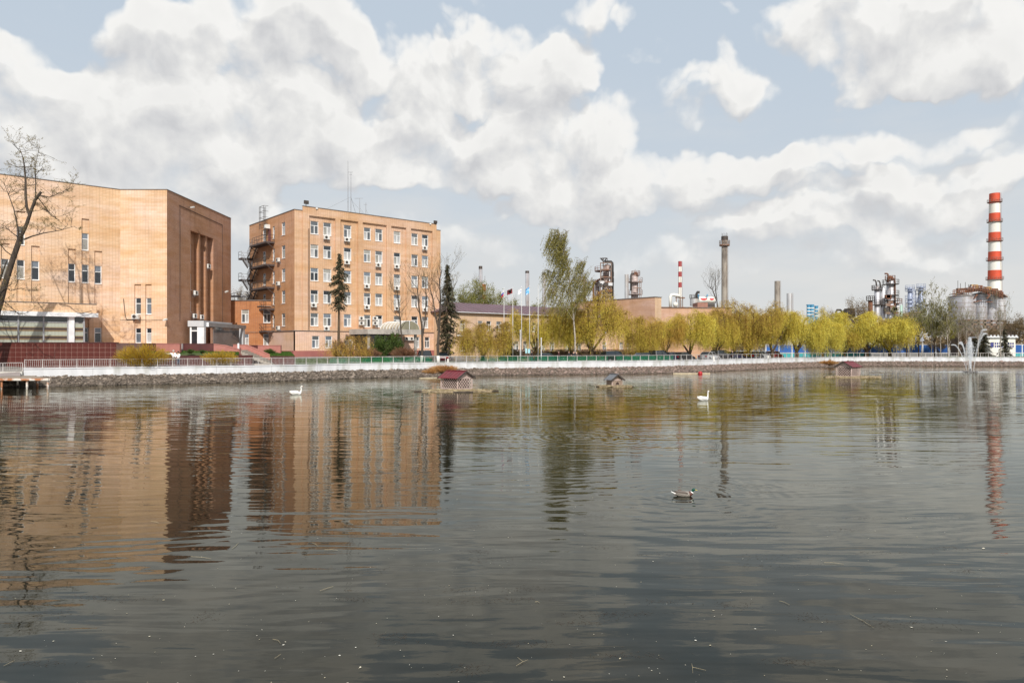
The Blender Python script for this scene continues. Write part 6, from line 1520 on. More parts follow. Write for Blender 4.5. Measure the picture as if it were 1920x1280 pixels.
def background_trees():
    L_ = [(862,530,56,133,0,'light green tree top behind the purple roof, nearest the bushy spruce'),(893,522,60,136,1,'light green tree top by the short red and white stack'),(926,538,56,134,0,'light green tree top left of the flagpoles'),(966,560,54,140,1,'low green tree behind the flagpoles'),(1008,566,60,140,0,'low green tree top behind the roof, left of the tall birch'),(1040,575,50,142,1,'green tree behind the tall birch')]
    for i,(px,py,wp,d,v,lab) in enumerate(L_):
        t = tree_obj('leafy_tree', LF[v], (PX(px,d),d,1.3), lab, 'tree', 'light green trees behind the buildings', i*1.7); s = wp/F*d/7.6; t.scale = (s,s,(PZ(py,d)-1.3)/10.2)
    for i,(px,py,wp,d,lab) in enumerate([(1608,556,44,170,'rounded brownish tree left of the refinery columns'),(1905,588,58,158,'brownish tree mass at the right edge'),(1932,596,60,156,'brown tree beyond the right edge'),(455,536,34,160,'bare tree top behind the orange wing'),(1800,612,60,160,'brown scrubby tree under the silos'),(1858,610,60,158,'brown scrubby tree under the silos, right one'),(1552,575,30,180,'thin bare tree right of the blue tanks'),(1760,640,50,147,'brown scrub at the foot of the birches')]):
        t = tree_obj('bare_tree', LB, (PX(px,d),d,1.3), lab, 'tree', 'brownish background trees', i*2.1); s = wp/F*d/7.6; t.scale = (s,s,(PZ(py,d)-1.3)/10.2)
    for i,(px,py,wp,d,lab) in enumerate([(1722,576,52,147,'olive leafy tree behind the pale birch stems, left'),(1752,582,46,149,'olive leafy tree behind the pale birch stems, middle'),(1778,590,40,148,'olive leafy tree behind the forked white birch'),(1700,600,40,145,'low olive tree at the right end of the broad willow clump')]):
        t = tree_obj('leafy_tree', LO, (PX(px,d),d,1.3), lab, 'tree', 'olive trees on the right bank', i*1.3); s = wp/F*d/7.6; t.scale = (s,s,(PZ(py,d)-1.3)/10.2)
m_oliveleaf = foliage_mat('olive_leaves',[(.18,.165,.035),(.31,.29,.055),(.43,.39,.10)],.3,.15); LO = leafy_mesh(95,m_oliveleaf,9000)
background_trees()
def far_wood():
    """far-off wood closing the horizon"""
    n = 60000; x = rs.uniform(-420,520,n); y = rs.uniform(300,380,n); h = 9+3.5*np.sin(x*.05)+2*np.sin(x*.21+1)+rs.uniform(-1,1,n); z = 1.2+h*rs.uniform(0,1,n)**.6
    V,Q = leaf_quads(np.stack([x,y,z],1), rs.normal(size=(n,3)), rs.uniform(.8,1.8,n), rs.uniform(.5,1.2,n), rs)
    o = bpy.data.objects.new('far_wood', npmesh('far_wood',V,Q,m_brownleaf,rs.rand(n))); link(o); tag(o,'low belt of bare woodland along the horizon','wood',kind='stuff')
far_wood()
# ------------------------------------------------------------------ refinery
m_blueclad = mat('blue_cladding', (.08,.30,.48), (.06,.22,.38), scale=1, rough=.5)
m_pinkcol = mat('aged_cladding', (.48,.40,.38), (.34,.27,.25), scale=1.2, rough=.6, c3=(.22,.15,.12), s3=.5, metal=.2)
m_bluesteel = mat('bluish_cladding', (.42,.47,.60), (.30,.34,.46), scale=1, rough=.5, metal=.3)
m_black = mat('sooty_steel', (.022,.02,.02), (.05,.04,.035), scale=1.5, rough=.7)

def ring_platform(mb, x, y, z, r, w_=.9, rail=1.1, n=14, a0=0, a1=2*math.pi, th=.14):
    mb.lathe((x,y,z), [(r,-th),(r+w_,-th),(r+w_,0),(r,0)], n, 0, a0, a1)
    full = abs(a1-a0) > 6.2
    for hh in (rail*.5, rail): 
        pts = [(x+(r+w_)*math.cos(a0+(a1-a0)*i/n), y+(r+w_)*math.sin(a0+(a1-a0)*i/n), z+hh) for i in range(n+1)]
        for p,q in zip(pts,pts[1:]): mb.beam(p,q,.06)
    for i in range(n+1):
        a = a0+(a1-a0)*i/n; mb.beam((x+(r+w_)*math.cos(a),y+(r+w_)*math.sin(a),z),(x+(r+w_)*math.cos(a),y+(r+w_)*math.sin(a),z+rail),.06)

def stack(px, d, pyt, wpx, label, bands=None, m=None, rims=(), zb=1.2, taper=1.0, cap=None, group=None, n=24, name='chimney', ladder=True):
    """bands: [(py_bottom, mat)] from the top down"""
    x = PX(px,d); zt = PZ(pyt,d); r = wpx*.5/F*d; t = thing(name, (x,d,zb), label, 'chimney', group)
    R_ = lambda z: r*(1+(taper-1)*(zt-z)/(zt-zb))
    if bands:
        z1 = zt
        for (pyb, mm) in bands:
            z0 = max(zb, PZ(pyb,d)); b = MB(); b.lathe((x,d,0), [(R_(z0),z0),(R_(z1),z1)], n); b.build('band', mm, t, smooth=True); z1 = z0
        b = MB(); b.lathe((x,d,0),[(r*.8,zt-.6),(r*.8,zt),(r,zt+.01)],n); b.build('mouth', m_black, t)
    else:
        b = MB(); b.lathe((x,d,0),[(R_(zb),zb),(r,zt),(r*.85,zt),(r*.85,zt-1)],n); b.build('shaft', m, t, smooth=True, sharp=True)
    for py in rims:
        z = PZ(py,d); b = MB(); ring_platform(b,x,d,z,R_(z)+.02,.55,.9,16); b.build('ring_platform', m_rustgrey, t)
    if cap: b = MB(); b.lathe((x,d,zt-cap),[(r*1.02,0),(r*1.12,.05),(r*1.12,cap*.9),(r,cap+.02)],n); b.build('cap_ring', m_dark, t)
    if ladder:
        b = MB(); 
        for s in (-.2,.2): b.beam((x+r*.6+s,d-R_(zb)-.12,zb+2),(x+r*.6+s,d-r*.85-.1,zt),.05)
        b.build('ladder', m_rustgrey, t)
    return t

stack(1865,240,363,17.5,'giant red and white banded chimney at the right',[(382,m_red),(400,m_chwhite),(417,m_red),(436,m_chwhite),(454,m_red),(472,m_chwhite),(490,m_red),(507,m_chwhite),(525,m_red),(545,m_chwhite),(560,m_red),(640,m_chwhite)],rims=(379,416,452,488,524),taper=1.52)
stack(1358.5,165,443,10.8,'tall weathered concrete chimney with a crown platform',m=m_chimneyc,taper=1.10,cap=1.0)
def chimney_crown():
    d = 165; x = PX(1358.5,d); t = [o for o in COL.objects if o.get('label') == 'tall weathered concrete chimney with a crown platform'][0]
    b = MB(); ring_platform(b,x,d,PZ(458.5,d),.70,.50,.9,14,th=.35); b.build('crown_platform', m_rustgrey, t)
    b = MB()
    for k in range(6): a = 1.05*k; b.beam((x+.62*math.cos(a),d+.62*math.sin(a),PZ(443,d)),(x+.62*math.cos(a),d+.62*math.sin(a),PZ(437,d)),.05)
    b.build('lightning_rods', m_dark, t)
    b = MB()
    for k in range(28):
        z = 4+k*.85; r_ = .5*10.8/F*165*(1+.10*(PZ(443,165)-z)/(PZ(443,165)-1.2)); b.lathe((x,d,z),[(r_-.01,0),(r_+.012,.01),(r_+.012,.05),(r_-.01,.06)],20)
    b.build('shuttering_joints', m_chimneyc, t, kind='stuff')
chimney_crown()
stack(1275,178,490,6.6,'slim stack striped red and white at the top, behind the factory hall',[(500,m_redstripe),(509.5,m_chwhite),(519,m_redstripe),(529.5,m_chwhite),(539,m_redstripe),(562,m_chwhite),(640,m_silver)])
stack(907.5,180,533,6.8,'short red and white banded stack behind the purple roof',[(547,m_red),(553.5,m_chwhite),(561,m_red),(567.5,m_chwhite),(574,m_red),(640,m_chwhite)])
stack(901,190,499,6.2,'tall thin steel stack behind the short red and white one',m=m_steel,cap=.8,taper=1.1)
stack(988.5,185,508,6.6,'thin steel stack behind the fourth flagpole','',m_steel,cap=.6)
stack(1020,185,511.5,6.2,'thin steel stack between the flagpoles and the tall birch','',m_steel,cap=.6)
stack(1095.5,185,519,5.2,'thin steel stack half hidden behind the tall birch','',m_pinkcol,cap=.5)
stack(1174.8,180,514.5,7.0,'banded silver stack left of the narrow column with platforms','',m_silver)
stack(1457.5,190,527,10,'single rusty grey stack above the willows','',m_chimneyc,taper=1.05)
stack(1480.5,205,550,10.5,'shorter silver stack right of the rusty grey one','',m_silver)

def column(t, px, d, pyt, pyb, wpx, m, plats=(), plat_w=.9, dome=True, pm=None, n=18, part='column'):
    x = PX(px,d); r = wpx*.5/F*d; zt, zb = PZ(pyt,d), max(1.2,PZ(pyb,d)); b = MB()
    prof = [(r,zb),(r,zt)]+([(r*.8,zt+r*.35),(r*.4,zt+r*.6),(.02,zt+r*.68)] if dome else [(.02,zt+.02)])
    b.lathe((x,d,0),prof,n); o = b.build(part, m, t, smooth=True, sharp=True)
    for py in plats:
        b = MB(); ring_platform(b,x,d,PZ(py,d),r+.02,plat_w,1.1,12); b.build('platform', pm or m_rust, t)
    return x, r
def pipe(t, pts, r, m, part='pipe'):
    b = MB(); b.tube(pts, r, 8); b.build(part, m, t, smooth=True)

def fractionator_left():
    d = 190; t = thing('refinery_column', (PX(1135,d),d,1.2), 'tall cluttered refinery column with a black overhead pipe and a lattice head, right of the tall birch', 'refinery column')
    column(t,1138.5,d,500,640,15,m_pinkcol,(517.5,529),.7,pm=m_rust); column(t,1120,d+3,530,640,9,m_pinkcol,(532,),.6)
    P = lambda x,y,dy=0: PT(x,y,d+dy)
    pipe(t,[P(1134,491,-1),P(1146,491,-1),P(1147.6,493,-1),P(1148,497,-1),P(1148,600,-1)],.40,m_black)
    pipe(t,[P(1113,640),P(1113,534),P(1115,529),P(1124,524),P(1134,522)],.28,m_rust); pipe(t,[P(1131,640,-3),P(1131,520,-3)],.25,m_dark); pipe(t,[P(1143,600,-3),P(1143,505,-3)],.16,m_silver)
    b = MB()
    for (x0,x1) in ((1126,1146),):
        for y in (493,505,519,529,537,545,553,561,570,580):
            for dy in (-3.5,3): b.beam(P(x0,y,dy),P(x1,y,dy),.26)
            b.beam(P(x0,y,-3.5),P(x0,y,3),.22); b.beam(P(x1,y,-3.5),P(x1,y,3),.22)
        for x in (x0,x1):
            for dy in (-3.5,3): b.beam(P(x,640,dy),P(x,493,dy),.22)
    ys = (519,529,537,545,553,561,570,580)
    for a,c in zip(ys,ys[1:]): b.beam(P(1126,a,-3.5),P(1146,c,-3.5),.12); b.beam(P(1146,a,-3.5),P(1126,c,-3.5),.12)
    b.build('steel_frame', m_rustgrey, t)
    b = MB(); b.beam(P(1125,484.5,-1),P(1138,484,-1),.25); b.beam(P(1127,485,-1),P(1132,491,0),.2); b.beam(P(1138,484,-1),P(1132,491,0),.2); b.beam(P(1131,484,-1),P(1131,500,-1),.25); b.beam(P(1139,484,0),P(1139,500,0),.12); b.build('davit', m_dark, t)
    rg = random.Random(4)
    for k in range(9):
        y = rg.uniform(522,585); x = rg.uniform(1122,1146); b = MB(); p = P(x,y,-4); b.box(p.x-.5,p.x+.6,p.y,p.y+.8,p.z,p.z+.8); b.build('valve_box', rg.choice([m_rust,m_dark,m_silver]), t)
    b = MB(); ring_platform(b,PX(1135,d),d,PZ(508,d),1.3,1.6,1.1,10,math.pi*.6,math.pi*1.6); b.build('side_platform', m_rust, t)
fractionator_left()
def fractionator_mid():
    d = 185; t = thing('refinery_column', (PX(1190,d),d,1.2), 'stout refinery column with rusty platforms behind the pink brick block', 'refinery column')
    column(t,1190,d,518,640,13.5,m_pinkcol,(528.5,551.5),1.1,pm=m_pinkcol); column(t,1192,d,512.5,519,8.5,MATS['rust'],(516,),.5)
    P = lambda x,y,dy=0: PT(x,y,d+dy)
    pipe(t,[P(1183,545,-2),P(1183,516,-2),P(1184,513.5,-2),P(1189,513,-2)],.22,m_dark)
    b = MB(); [b.beam(P(x,600,-2.5),P(x,524,-2.5),.14) for x in (1199,1202)]; b.beam(P(1188,540,-2.5),P(1202,540,-2.5),.6,.2); b.beam(P(1190,512,0),P(1191,505,0),.1); b.beam(P(1187,512,0),P(1187,508,0),.1); b.build('ladder', m_rustgrey, t)
fractionator_mid()
def furnace_group():
    d = 160; P = lambda x,y,dy=0: PT(x,y,d+dy)
    t = thing('pipe_bridge', P(1262,578), 'white duct bending over a round vessel at the foot of the striped stack', 'pipework')
    pipe(t,[P(1257,578),P(1257,556),P(1259,553),P(1263,552.5),P(1275,555)],.36,m_chwhite); 
    b = MB(); c = P(1266.5,571,-1); b.lathe((c.x,c.y,c.z),[(.02,-.62),(.42,-.45),(.62,0),(.42,.45),(.02,.62)],14); b.build('vessel', m_chwhite, t, smooth=True)
    b = MB()
    for x in (1268,1275,1280): b.beam(P(x,578),P(x,556),.16)
    b.beam(P(1266,558),P(1284,558),.16); b.beam(P(1274,559),P(1284,559),.5,.15); b.build('frame', m_rustgrey, t)
    t = thing('storage_tank', P(1302,571), 'small silver tank with a railed top and black vent hood on the factory hall', 'tank')
    x = PX(1302,d); b = MB(); b.lathe((x,d,0),[(1.0,PZ(573,d)),(1.0,PZ(559,d)),(.02,PZ(558,d))],16); b.build('shell', m_silver, t, smooth=True, sharp=True)
    b = MB(); ring_platform(b,x,d,PZ(558.5,d),.7,.4,.7,10); b.build('railing', m_dark, t)
    pipe(t,[P(1306,560),P(1306,551),P(1308,547.5),P(1311.5,548)],.30,m_black)
    t = thing('white_ferry_shape_tank', P(1325,566), 'white horizontal tank with two red half-moon emblems, left of the concrete chimney', 'tank')
    t.name = 'horizontal_tank'
    b = MB(); a, c = P(1308,562.5), P(1341,562.5); b.tube([a,a+Vector((.25,0,0)),c-Vector((.25,0,0)),c],[.35,.78,.78,.35],16); b.build('shell', m_chwhite, t, smooth=True, sharp=True)
    er = mat('emblem_red',(.65,.02,.03),rough=.5)
    for (cx,w_) in ((1318,6.5),(1333,4.2)):
        b = MB(); cc = P(cx,560.2); k = w_/F*d; b.add([Vector((cc.x+k*math.cos(an), d-.815, cc.z+.06+.40*math.sin(an))) for an in [math.pi+math.pi*i/12 for i in range(13)]],[tuple(range(13))]); b.build('half_moon_emblem', er, t)
    b = MB(); b.beam(P(1305,568,.2),P(1342,567,.2),.4,.25); b.build('cradle', m_dark, t)
    for x in (1309.5,1326):
        b = MB(); b.beam(P(x,560,-.9),P(x,551,-.9),.10); b.beam(P(x-1.5,554,-.9),P(x+1.5,554,-.9),.25); b.build('blue_valve', m_blueclad, t)
    pipe(t,[P(1316,557),P(1325,556),P(1335,556.5),P(1340,560),P(1342,568)],.08,m_dark)
furnace_group()
def blue_tanks():
    d = 200
    for (px,py,w_,lab) in ((1516,571.5,6.5,'left of three bright blue cylinders above the willows'),(1522.5,571.5,6.5,'middle of three bright blue cylinders above the willows'),(1530.5,574,6.2,'right of three bright blue cylinders, slightly lower')):
        t = thing('blue_cylinder', (PX(px,d),d,1.2), lab, 'tank', 'bright blue cylinders')
        column(t,px,d,py,640,w_,m_blueclad,(),dome=False,part='shell')
        for k in range(4): b = MB(); z = PZ(py+1+k*6,d); b.lathe((PX(px,d),d,z),[(w_*.5/F*d+.01,0),(w_*.5/F*d+.1,.02),(w_*.5/F*d+.1,.25),(w_*.5/F*d+.01,.27)],16); b.build('hoop', m_chwhite if k else m_blueclad, t)
blue_tanks()
def black_pipes():
    d = 175; P = lambda x,y,dy=0: PT(x,y,d+dy); t = thing('black_vessel', P(1578,640), 'sooty black vessels with arched pipes above the willows', 'vessel')
    pipe(t,[P(1568,640),P(1568,584),P(1569.5,581),P(1576,581),P(1578,583),P(1578,590)],.26,m_black); pipe(t,[P(1582,590),P(1582,583),P(1584,580),P(1592,579.5),P(1602,580)],.24,m_black)
    column(t,1575.5,d,589,640,10,m_black); x = PX(1592,d); b = MB(); b.tube([P(1584,589),P(1586,589),P(1600,589),P(1602,589)],[.5,1.05,1.05,.5],14); b.build('drum', m_black, t, smooth=True)
    b = MB(); b.beam(P(1600,582),P(1630,582),.14); [b.beam(P(x,582),P(x,640),.12) for x in (1608,1622)]; b.build('pipe_rack', m_rustgrey, t)
black_pipes()
def right_columns():
    d = 180; P = lambda x,y,dy=0: PT(x,y,d+dy)
    t = thing('refinery_column', P(1643,640), 'pair of joined silver columns with bent vent pipes', 'refinery column')
    column(t,1644.5,d,539,640,9.5,m_steel,(543,571),.6,pm=m_dark); column(t,1655.5,d,541,640,9,m_steel,(571,),.5,pm=m_dark)
    pipe(t,[P(1644,540),P(1642.5,528),P(1641,525.5),P(1637,525)],.18,m_dark); pipe(t,[P(1651,540),P(1650,530),P(1648.5,527),P(1645.5,526.5)],.18,m_dark)
    b = MB(); b.beam(P(1636,545,-1),P(1662,533,-1),.1); b.beam(P(1637,536,-1),P(1637,545,-1),.1); b.build('walkway_rail', m_dark, t)
    t = thing('refinery_column', P(1669,640), 'tallest dark rusty column with four platforms, right of the silver pair', 'refinery column')
    column(t,1670,d,526,640,14.5,m_steel,(532.5,553,563.5),.9,pm=m_dark); column(t,1669,d,520.5,527,11,m_rust,(525,),.4)
    pipe(t,[P(1665,530,-1),P(1665,514,-1),P(1663.5,513,-1),P(1659,513,-1)],.20,m_rust); pipe(t,[P(1672,523,-1),P(1674,522,-1),P(1677,523,-1),P(1678,530,-1),P(1678,600,-1)],.20,m_rust)
    for k in range(10):
        rg = random.Random(k); b = MB(); p = P(rg.uniform(1660,1682),rg.uniform(555,590),-2); b.box(p.x-.6,p.x+.6,p.y,p.y+.6,p.z,p.z+rg.uniform(.4,1.4)); b.build('valve_box', rg.choice([m_rust,m_dark,m_rustgrey]), t)
    t = thing('refinery_vessel', P(1631,640), 'small dark rusty vessel with a thin bent vent, left of the silver pair', 'vessel')
    column(t,1632,d,565,640,8,m_rust,(563,),.4,pm=m_dark); pipe(t,[P(1631.5,562),P(1631.5,556),P(1629.5,554)],.1,m_dark)
    t = thing('refinery_vessel', P(1684,640), 'low silver vessel with looped pipe, right of the tallest dark column', 'vessel')
    column(t,1683,d,570,640,6,m_silver,(568,),.6,pm=m_rust); pipe(t,[P(1679,575,-1),P(1679,560,-1),P(1681,557.5,-1),P(1683.5,559,-1),P(1683,562,-1)],.1,m_silver)
    t = thing('green_pole', P(1690,640), 'pale green pipe standing above the willow clump', 'pole'); pipe(t,[P(1690,640,-5),P(1690,572,-5)],.26,mat('pale_green',(.35,.50,.42),rough=.6)); pipe(t,[P(1692.5,590,-5),P(1692.5,568,-5),P(1688,568,-5)],.08,m_grey,'thin_pipe')
    d = 230; P = lambda x,y,dy=0: PT(x,y,d+dy)
    for (px,py,w_,lab,pl) in ((1706,541,7.5,'left of the two far bluish columns',(541,545.5,560,567,575,584)),(1727,538.5,7,'right of the two far bluish columns',(538.5,543.5,566,574,583))):
        t = thing('refinery_column', P(px,640), lab, 'refinery column', 'far bluish columns'); column(t,px,d,py,640,w_,m_bluesteel,pl,.7,pm=m_bluesteel); pipe(t,[P(px,py),P(px,py-6)],.06,m_bluesteel,'rod')
    t = thing('pipe_gantry', P(1716,640), 'bluish lattice gantry between the two far columns', 'gantry'); b = MB()
    for y in (544,552,559,566,574,583): b.beam(P(1709,y,1),P(1725,y-1,1),.2)
    for x in (1711,1717,1722): b.beam(P(x,640,1),P(x,545,1),.2)
    b.beam(P(1711,552,1),P(1717,545,1),.16); b.beam(P(1711,583,1),P(1722,559,1),.16); b.build('lattice', m_bluesteel, t)
    t = thing('shed', P(1705,640), 'long dark sloping shed roof below the bluish columns', 'shed'); a,c = PT(1690,594,175),PT(1732,583,182); b = MB(); b.add([a,c,c+Vector((0,8,0)),a+Vector((0,8,0)),a-Vector((0,0,.4)),c-Vector((0,0,.4)),c+Vector((0,8,-.4)),a+Vector((0,8,-.4))],[(0,1,2,3),(7,6,5,4),(0,4,5,1),(1,5,6,2),(2,6,7,3),(3,7,4,0)]); b.build('roof', m_rustgrey, t)
    b = MB(); [b.beam(PT(x,640,176),PT(x,593-.24*(x-1690),176),.25) for x in (1694,1708,1722)]; b.build('posts', m_rustgrey, t)
right_columns()
def silos():
    d = 185; P = lambda x,y,dy=0: PT(x,y,d+dy)
    S = [(1804,557,44,597,d,'largest and leftmost aluminium silo'),(1837,552,24,601,d+3,'second silo, tall and narrow, right of the largest'),(1858,556,23,602,d+4,'third silo with a pointed lid, before the great chimney'),(1875.5,560,18,606,d+6,'rightmost darker silo at the foot of the great chimney')]
    for i,(px,py,w_,pyb,dd,lab) in enumerate(S):
        x = PX(px,dd); r = w_*.5/F*dd; zt, zb = PZ(py,dd), PZ(pyb,dd); t = thing('silo', (x,dd,zb), lab, 'silo', 'clustered silos')
        b = MB(); b.lathe((x,dd,0),[(r*.55,zb-2.5),(r,zb),(r,zt)],28); b.build('shell', m_steel if i < 3 else m_silver, t, smooth=True, sharp=True)
        b = MB(); b.lathe((x,dd,0),[(r+.15,zt+.002),(r+.15,zt+.15),(.1,zt+.15+r*.28)],28); b.build('lid', m_coping, t)
        for k in range(5): 
            b = MB(); z = zb+(zt-zb)*(k+.5)/5; b.lathe((x,dd,z),[(r+.004,0),(r+.03,.01),(r+.03,.06),(r+.004,.07)],28); b.build('seam', m_rustgrey, t)
    t = thing('silo_gantry', P(1840,545), 'rusty railed gantry and machinery on top of the silos', 'gantry'); b = MB()
    top = [(1787,551),(1797,549),(1810,547),(1823,546.5),(1826,541),(1850,545.5),(1872,551),(1881,557)]
    for dy in (-1.5,2.5):
        b = MB()
        for (a,c) in zip(top,top[1:]):
            for o_ in (0,-4,-7): b.beam(P(a[0],a[1]+o_,dy),P(c[0],c[1]+o_,dy),.13)
        x = 1787
        while x < 1882:
            y = np.interp(x,[q[0] for q in top],[q[1] for q in top]); b.beam(P(x,y+5,dy),P(x,y-7,dy),.12); x += 3.2
        b.build('lattice', m_rust, t)
    b = MB()
    for (a,c) in zip(top,top[1:]): b.beam(P(a[0],a[1]+.5,.5),P(c[0],c[1]+.5,.5),3.6,.2)
    b.build('walkway', m_rustgrey, t)
    rg = random.Random(8)
    for k in range(22):
        px = rg.uniform(1798,1878); y = np.interp(px,[q[0] for q in top],[q[1] for q in top]); p = P(px,y,rg.uniform(-1,2)); b = MB(); h = rg.uniform(.5,1.4); b.box(p.x-.6,p.x+rg.uniform(.2,1.3),p.y,p.y+.9,p.z,p.z+h); b.build('machinery', rg.choice([m_rust,m_rustgrey,m_dark,m_pinkcol,mat('ochre_paint',(.45,.28,.10),rough=.7) if 'ochre_paint' not in MATS else MATS['ochre_paint']]), t)
    b = MB()
    for px,py in ((1796,526),(1801,531),(1810,529),(1816,533),(1820,533)): b.beam(P(px,548),P(px,py),.08)
    b.build('rods', m_dark, t)
    b = MB(); b.beam(P(1826,566,-3),P(1840,563,-3),.5,.2); b.beam(P(1826,560,-3),P(1832,552,-3),.3); b.beam(P(1848,566,-3),P(1860,566,-3),.5,.2); b.beam(P(1850,560,-3),P(1856,553,-3),.3); b.build('side_walkways', m_rust, t)
    # supporting structure under the hoppers
    t = thing('silo_stand', P(1838,640), 'dark steel and concrete frame carrying the silos', 'frame'); b = MB()
    for dy in (-3,7):
        b = MB()
        for y in (600,607,617,627): b.beam(P(1798,y,dy),P(1886,y+2,dy),.5,.5)
        for x in (1800,1811,1822,1834,1846,1858,1870,1884): b.beam(P(x,644,dy),P(x,600,dy),.5)
        for x in (1800,1822,1846,1870): b.beam(P(x,627,dy),P(x+11,607,dy),.25)
        b.build('steelwork', m_rustgrey, t)
    b = MB(); a, c = P(1800,640,2), P(1886,640,6); b.box(a.x,c.x,a.y,c.y,1.2,PZ(606,d)); b.build('dark_hall', mat('hall_brown',(.10,.07,.055),(.05,.04,.035),scale=.5,rough=.9), t)
silos()
# ------------------------------------------------------------------ flagpoles, signs
m_polew = mat('pole_paint', (.55,.55,.54), (.46,.45,.44), scale=3, rough=.5)
def flag(px, d, pyt, lab, colr, wpx=0, hpx=0, py0=None, side=-1):
    x = PX(px,d); z0 = gz(x,d); zt = PZ(pyt,d); t = thing('flagpole', (x,d,z0), lab, 'flagpole', 'white flagpoles before the cream building')
    b = MB(); b.tube([(x,d,z0-.05),(x,d,zt)],[.06,.035],8); b.build('pole', m_polew, t, smooth=True)
    b = MB(); b.lathe((x,d,zt),[(.0,-.02),(.08,.03),(.06,.12),(.0,.16)],8); b.build('finial', m_white, t)
    if wpx:
        W_ = wpx/F*d; H_ = hpx/F*d; z1 = PZ(py0,d); n, m_ = 10, 6; V=[];Q=[];mi=[]
        for i in range(n+1):
            for j in range(m_+1):
                u = i/n; v = j/m_; V.append((x+side*(.06+W_*u), d+.18*math.sin(u*7+px)*u+.05*math.sin(v*5), z1-H_*v-.45*H_*u*u+.04*math.sin(u*9)))
        for i in range(n):
            for j in range(m_): Q.append((i*(m_+1)+j,(i+1)*(m_+1)+j,(i+1)*(m_+1)+j+1,i*(m_+1)+j+1)); mi.append(min(len(colr)-1,int(j*len(colr)/m_)))
        me = npmesh('flag', V, Q, colr, midx=mi); fo = bpy.data.objects.new('flag', me); link(fo); fo.location=(0,0,0)
        tag(fo,{961:'dark red flag with black markings on the second pole',978:'white flag with a blue pattern on the third pole',993:'light blue flag with white pattern on the fourth pole'}.get(int(px), 'small drooping white, blue and red flag on the leftmost pole'),'flag')
        return fo, x, z1, W_, H_
fw = mat('flag_white',(.75,.75,.76),rough=.8); fb = mat('flag_blue',(.03,.07,.35),rough=.8); frd = mat('flag_red',(.50,.03,.03),rough=.8); fmr = mat('flag_maroon',(.24,.02,.025),(.16,.015,.02),scale=3,rough=.8); flb = mat('flag_sky',(.08,.35,.70),(.45,.62,.78),scale=5,rough=.8,lo=.5,hi=.56); fbk = mat('flag_black',(.02,.02,.02),rough=.8)
D_ = 97
flag(945,D_,541,'leftmost white flagpole before the cream building',[fw,fb,frd],4,11,544)
r_ = flag(961.5,D_,540.5,'second white flagpole from the left',[fmr],10,9,541.5)
b = MB(); fo,x,z1,W_,H_ = r_
for (u,v,s) in ((.25,.25,.10),(.45,.45,.14),(.62,.35,.10),(.35,.6,.10)): b.box(x-.06-W_*u-s, x-.06-W_*u+s, D_-.25, D_-.245, z1-H_*v-.45*H_*u*u-s, z1-H_*v-.45*H_*u*u+s)
e = b.build('emblem', fbk); e.parent = fo
flag(978,D_,539,'third white flagpole, with a mostly white flag',[fw,mat('flag_pattern',(.70,.72,.76),(.10,.18,.45),scale=6,rough=.8,lo=.52,hi=.56),fw],6,9,541)
flag(993,D_,538,'fourth white flagpole, with the light blue flag',[flb],7,12,538.5)
flag(1009,D_,536,'rightmost bare white flagpole, no flag',[fw])
def boards():
    d = 96.5; t = thing('notice_board', (PX(991,d),d,1.4), 'two light blue notice boards on a post by the railing', 'sign'); b = MB()
    x0,x1,x2 = PX(985,d),PX(989,d),PX(994,d)
    b.box(x0,x1-.05,d,d+.05,PZ(662,d),PZ(653,d)); b.box(x1+.05,x2,d,d+.05,PZ(662,d),PZ(654,d)); b.build('board', mat('board_blue',(.22,.52,.62),(.45,.65,.68),scale=4,rough=.5), t)
    b = MB(); b.beam((x1,d+.1,1.4),(x1,d+.1,PZ(654,d)),.08); b.beam((x0+.1,d+.1,1.4),(x0+.1,d+.1,PZ(656,d)),.06); b.build('post', m_dark, t)
    for (px,d,h,lab) in ((975.5,95.5,4.4,'grey lamp post behind the railing left of the blue notice boards'),(1014.8,94.2,3.3,'short white post standing at the railing')):
        t = thing('post', (PX(px,d),d,1.4), lab, 'post'); b = MB(); b.tube([(PX(px,d),d,1.35),(PX(px,d),d,1.4+h)],.055,8); b.build('shaft', m_white, t)
        b = MB(); b.lathe((PX(px,d),d,1.4+h),[(.09,0),(.09,.12),(0,.16)],8); b.build('cap', m_white, t)
boards()
def stumps():
    P = [(633.5,84.6,'squat limewashed tree stump post at the railing by the thin spruce',.85),(901,94,'short limewashed post under the broad low willow',.6),(840,93.5,'squat white post right of the two limewashed trunks',.7),(1338,108.5,'white post standing behind the railing',.8),(1440,119.5,'white post behind the railing near the red car',.8)]
    for px,d,lab,h in P:
        x = PX(px,d); z = 1.5; t = thing('white_post', (x,d,z-.2), lab, 'post'); b = MB(); b.lathe((x,d,z-.2),[(.20,0),(.16,.3),(.13,h),(.0,h+.06)],9); b.build('body', m_lime, t, smooth=True, sharp=True)
stumps()

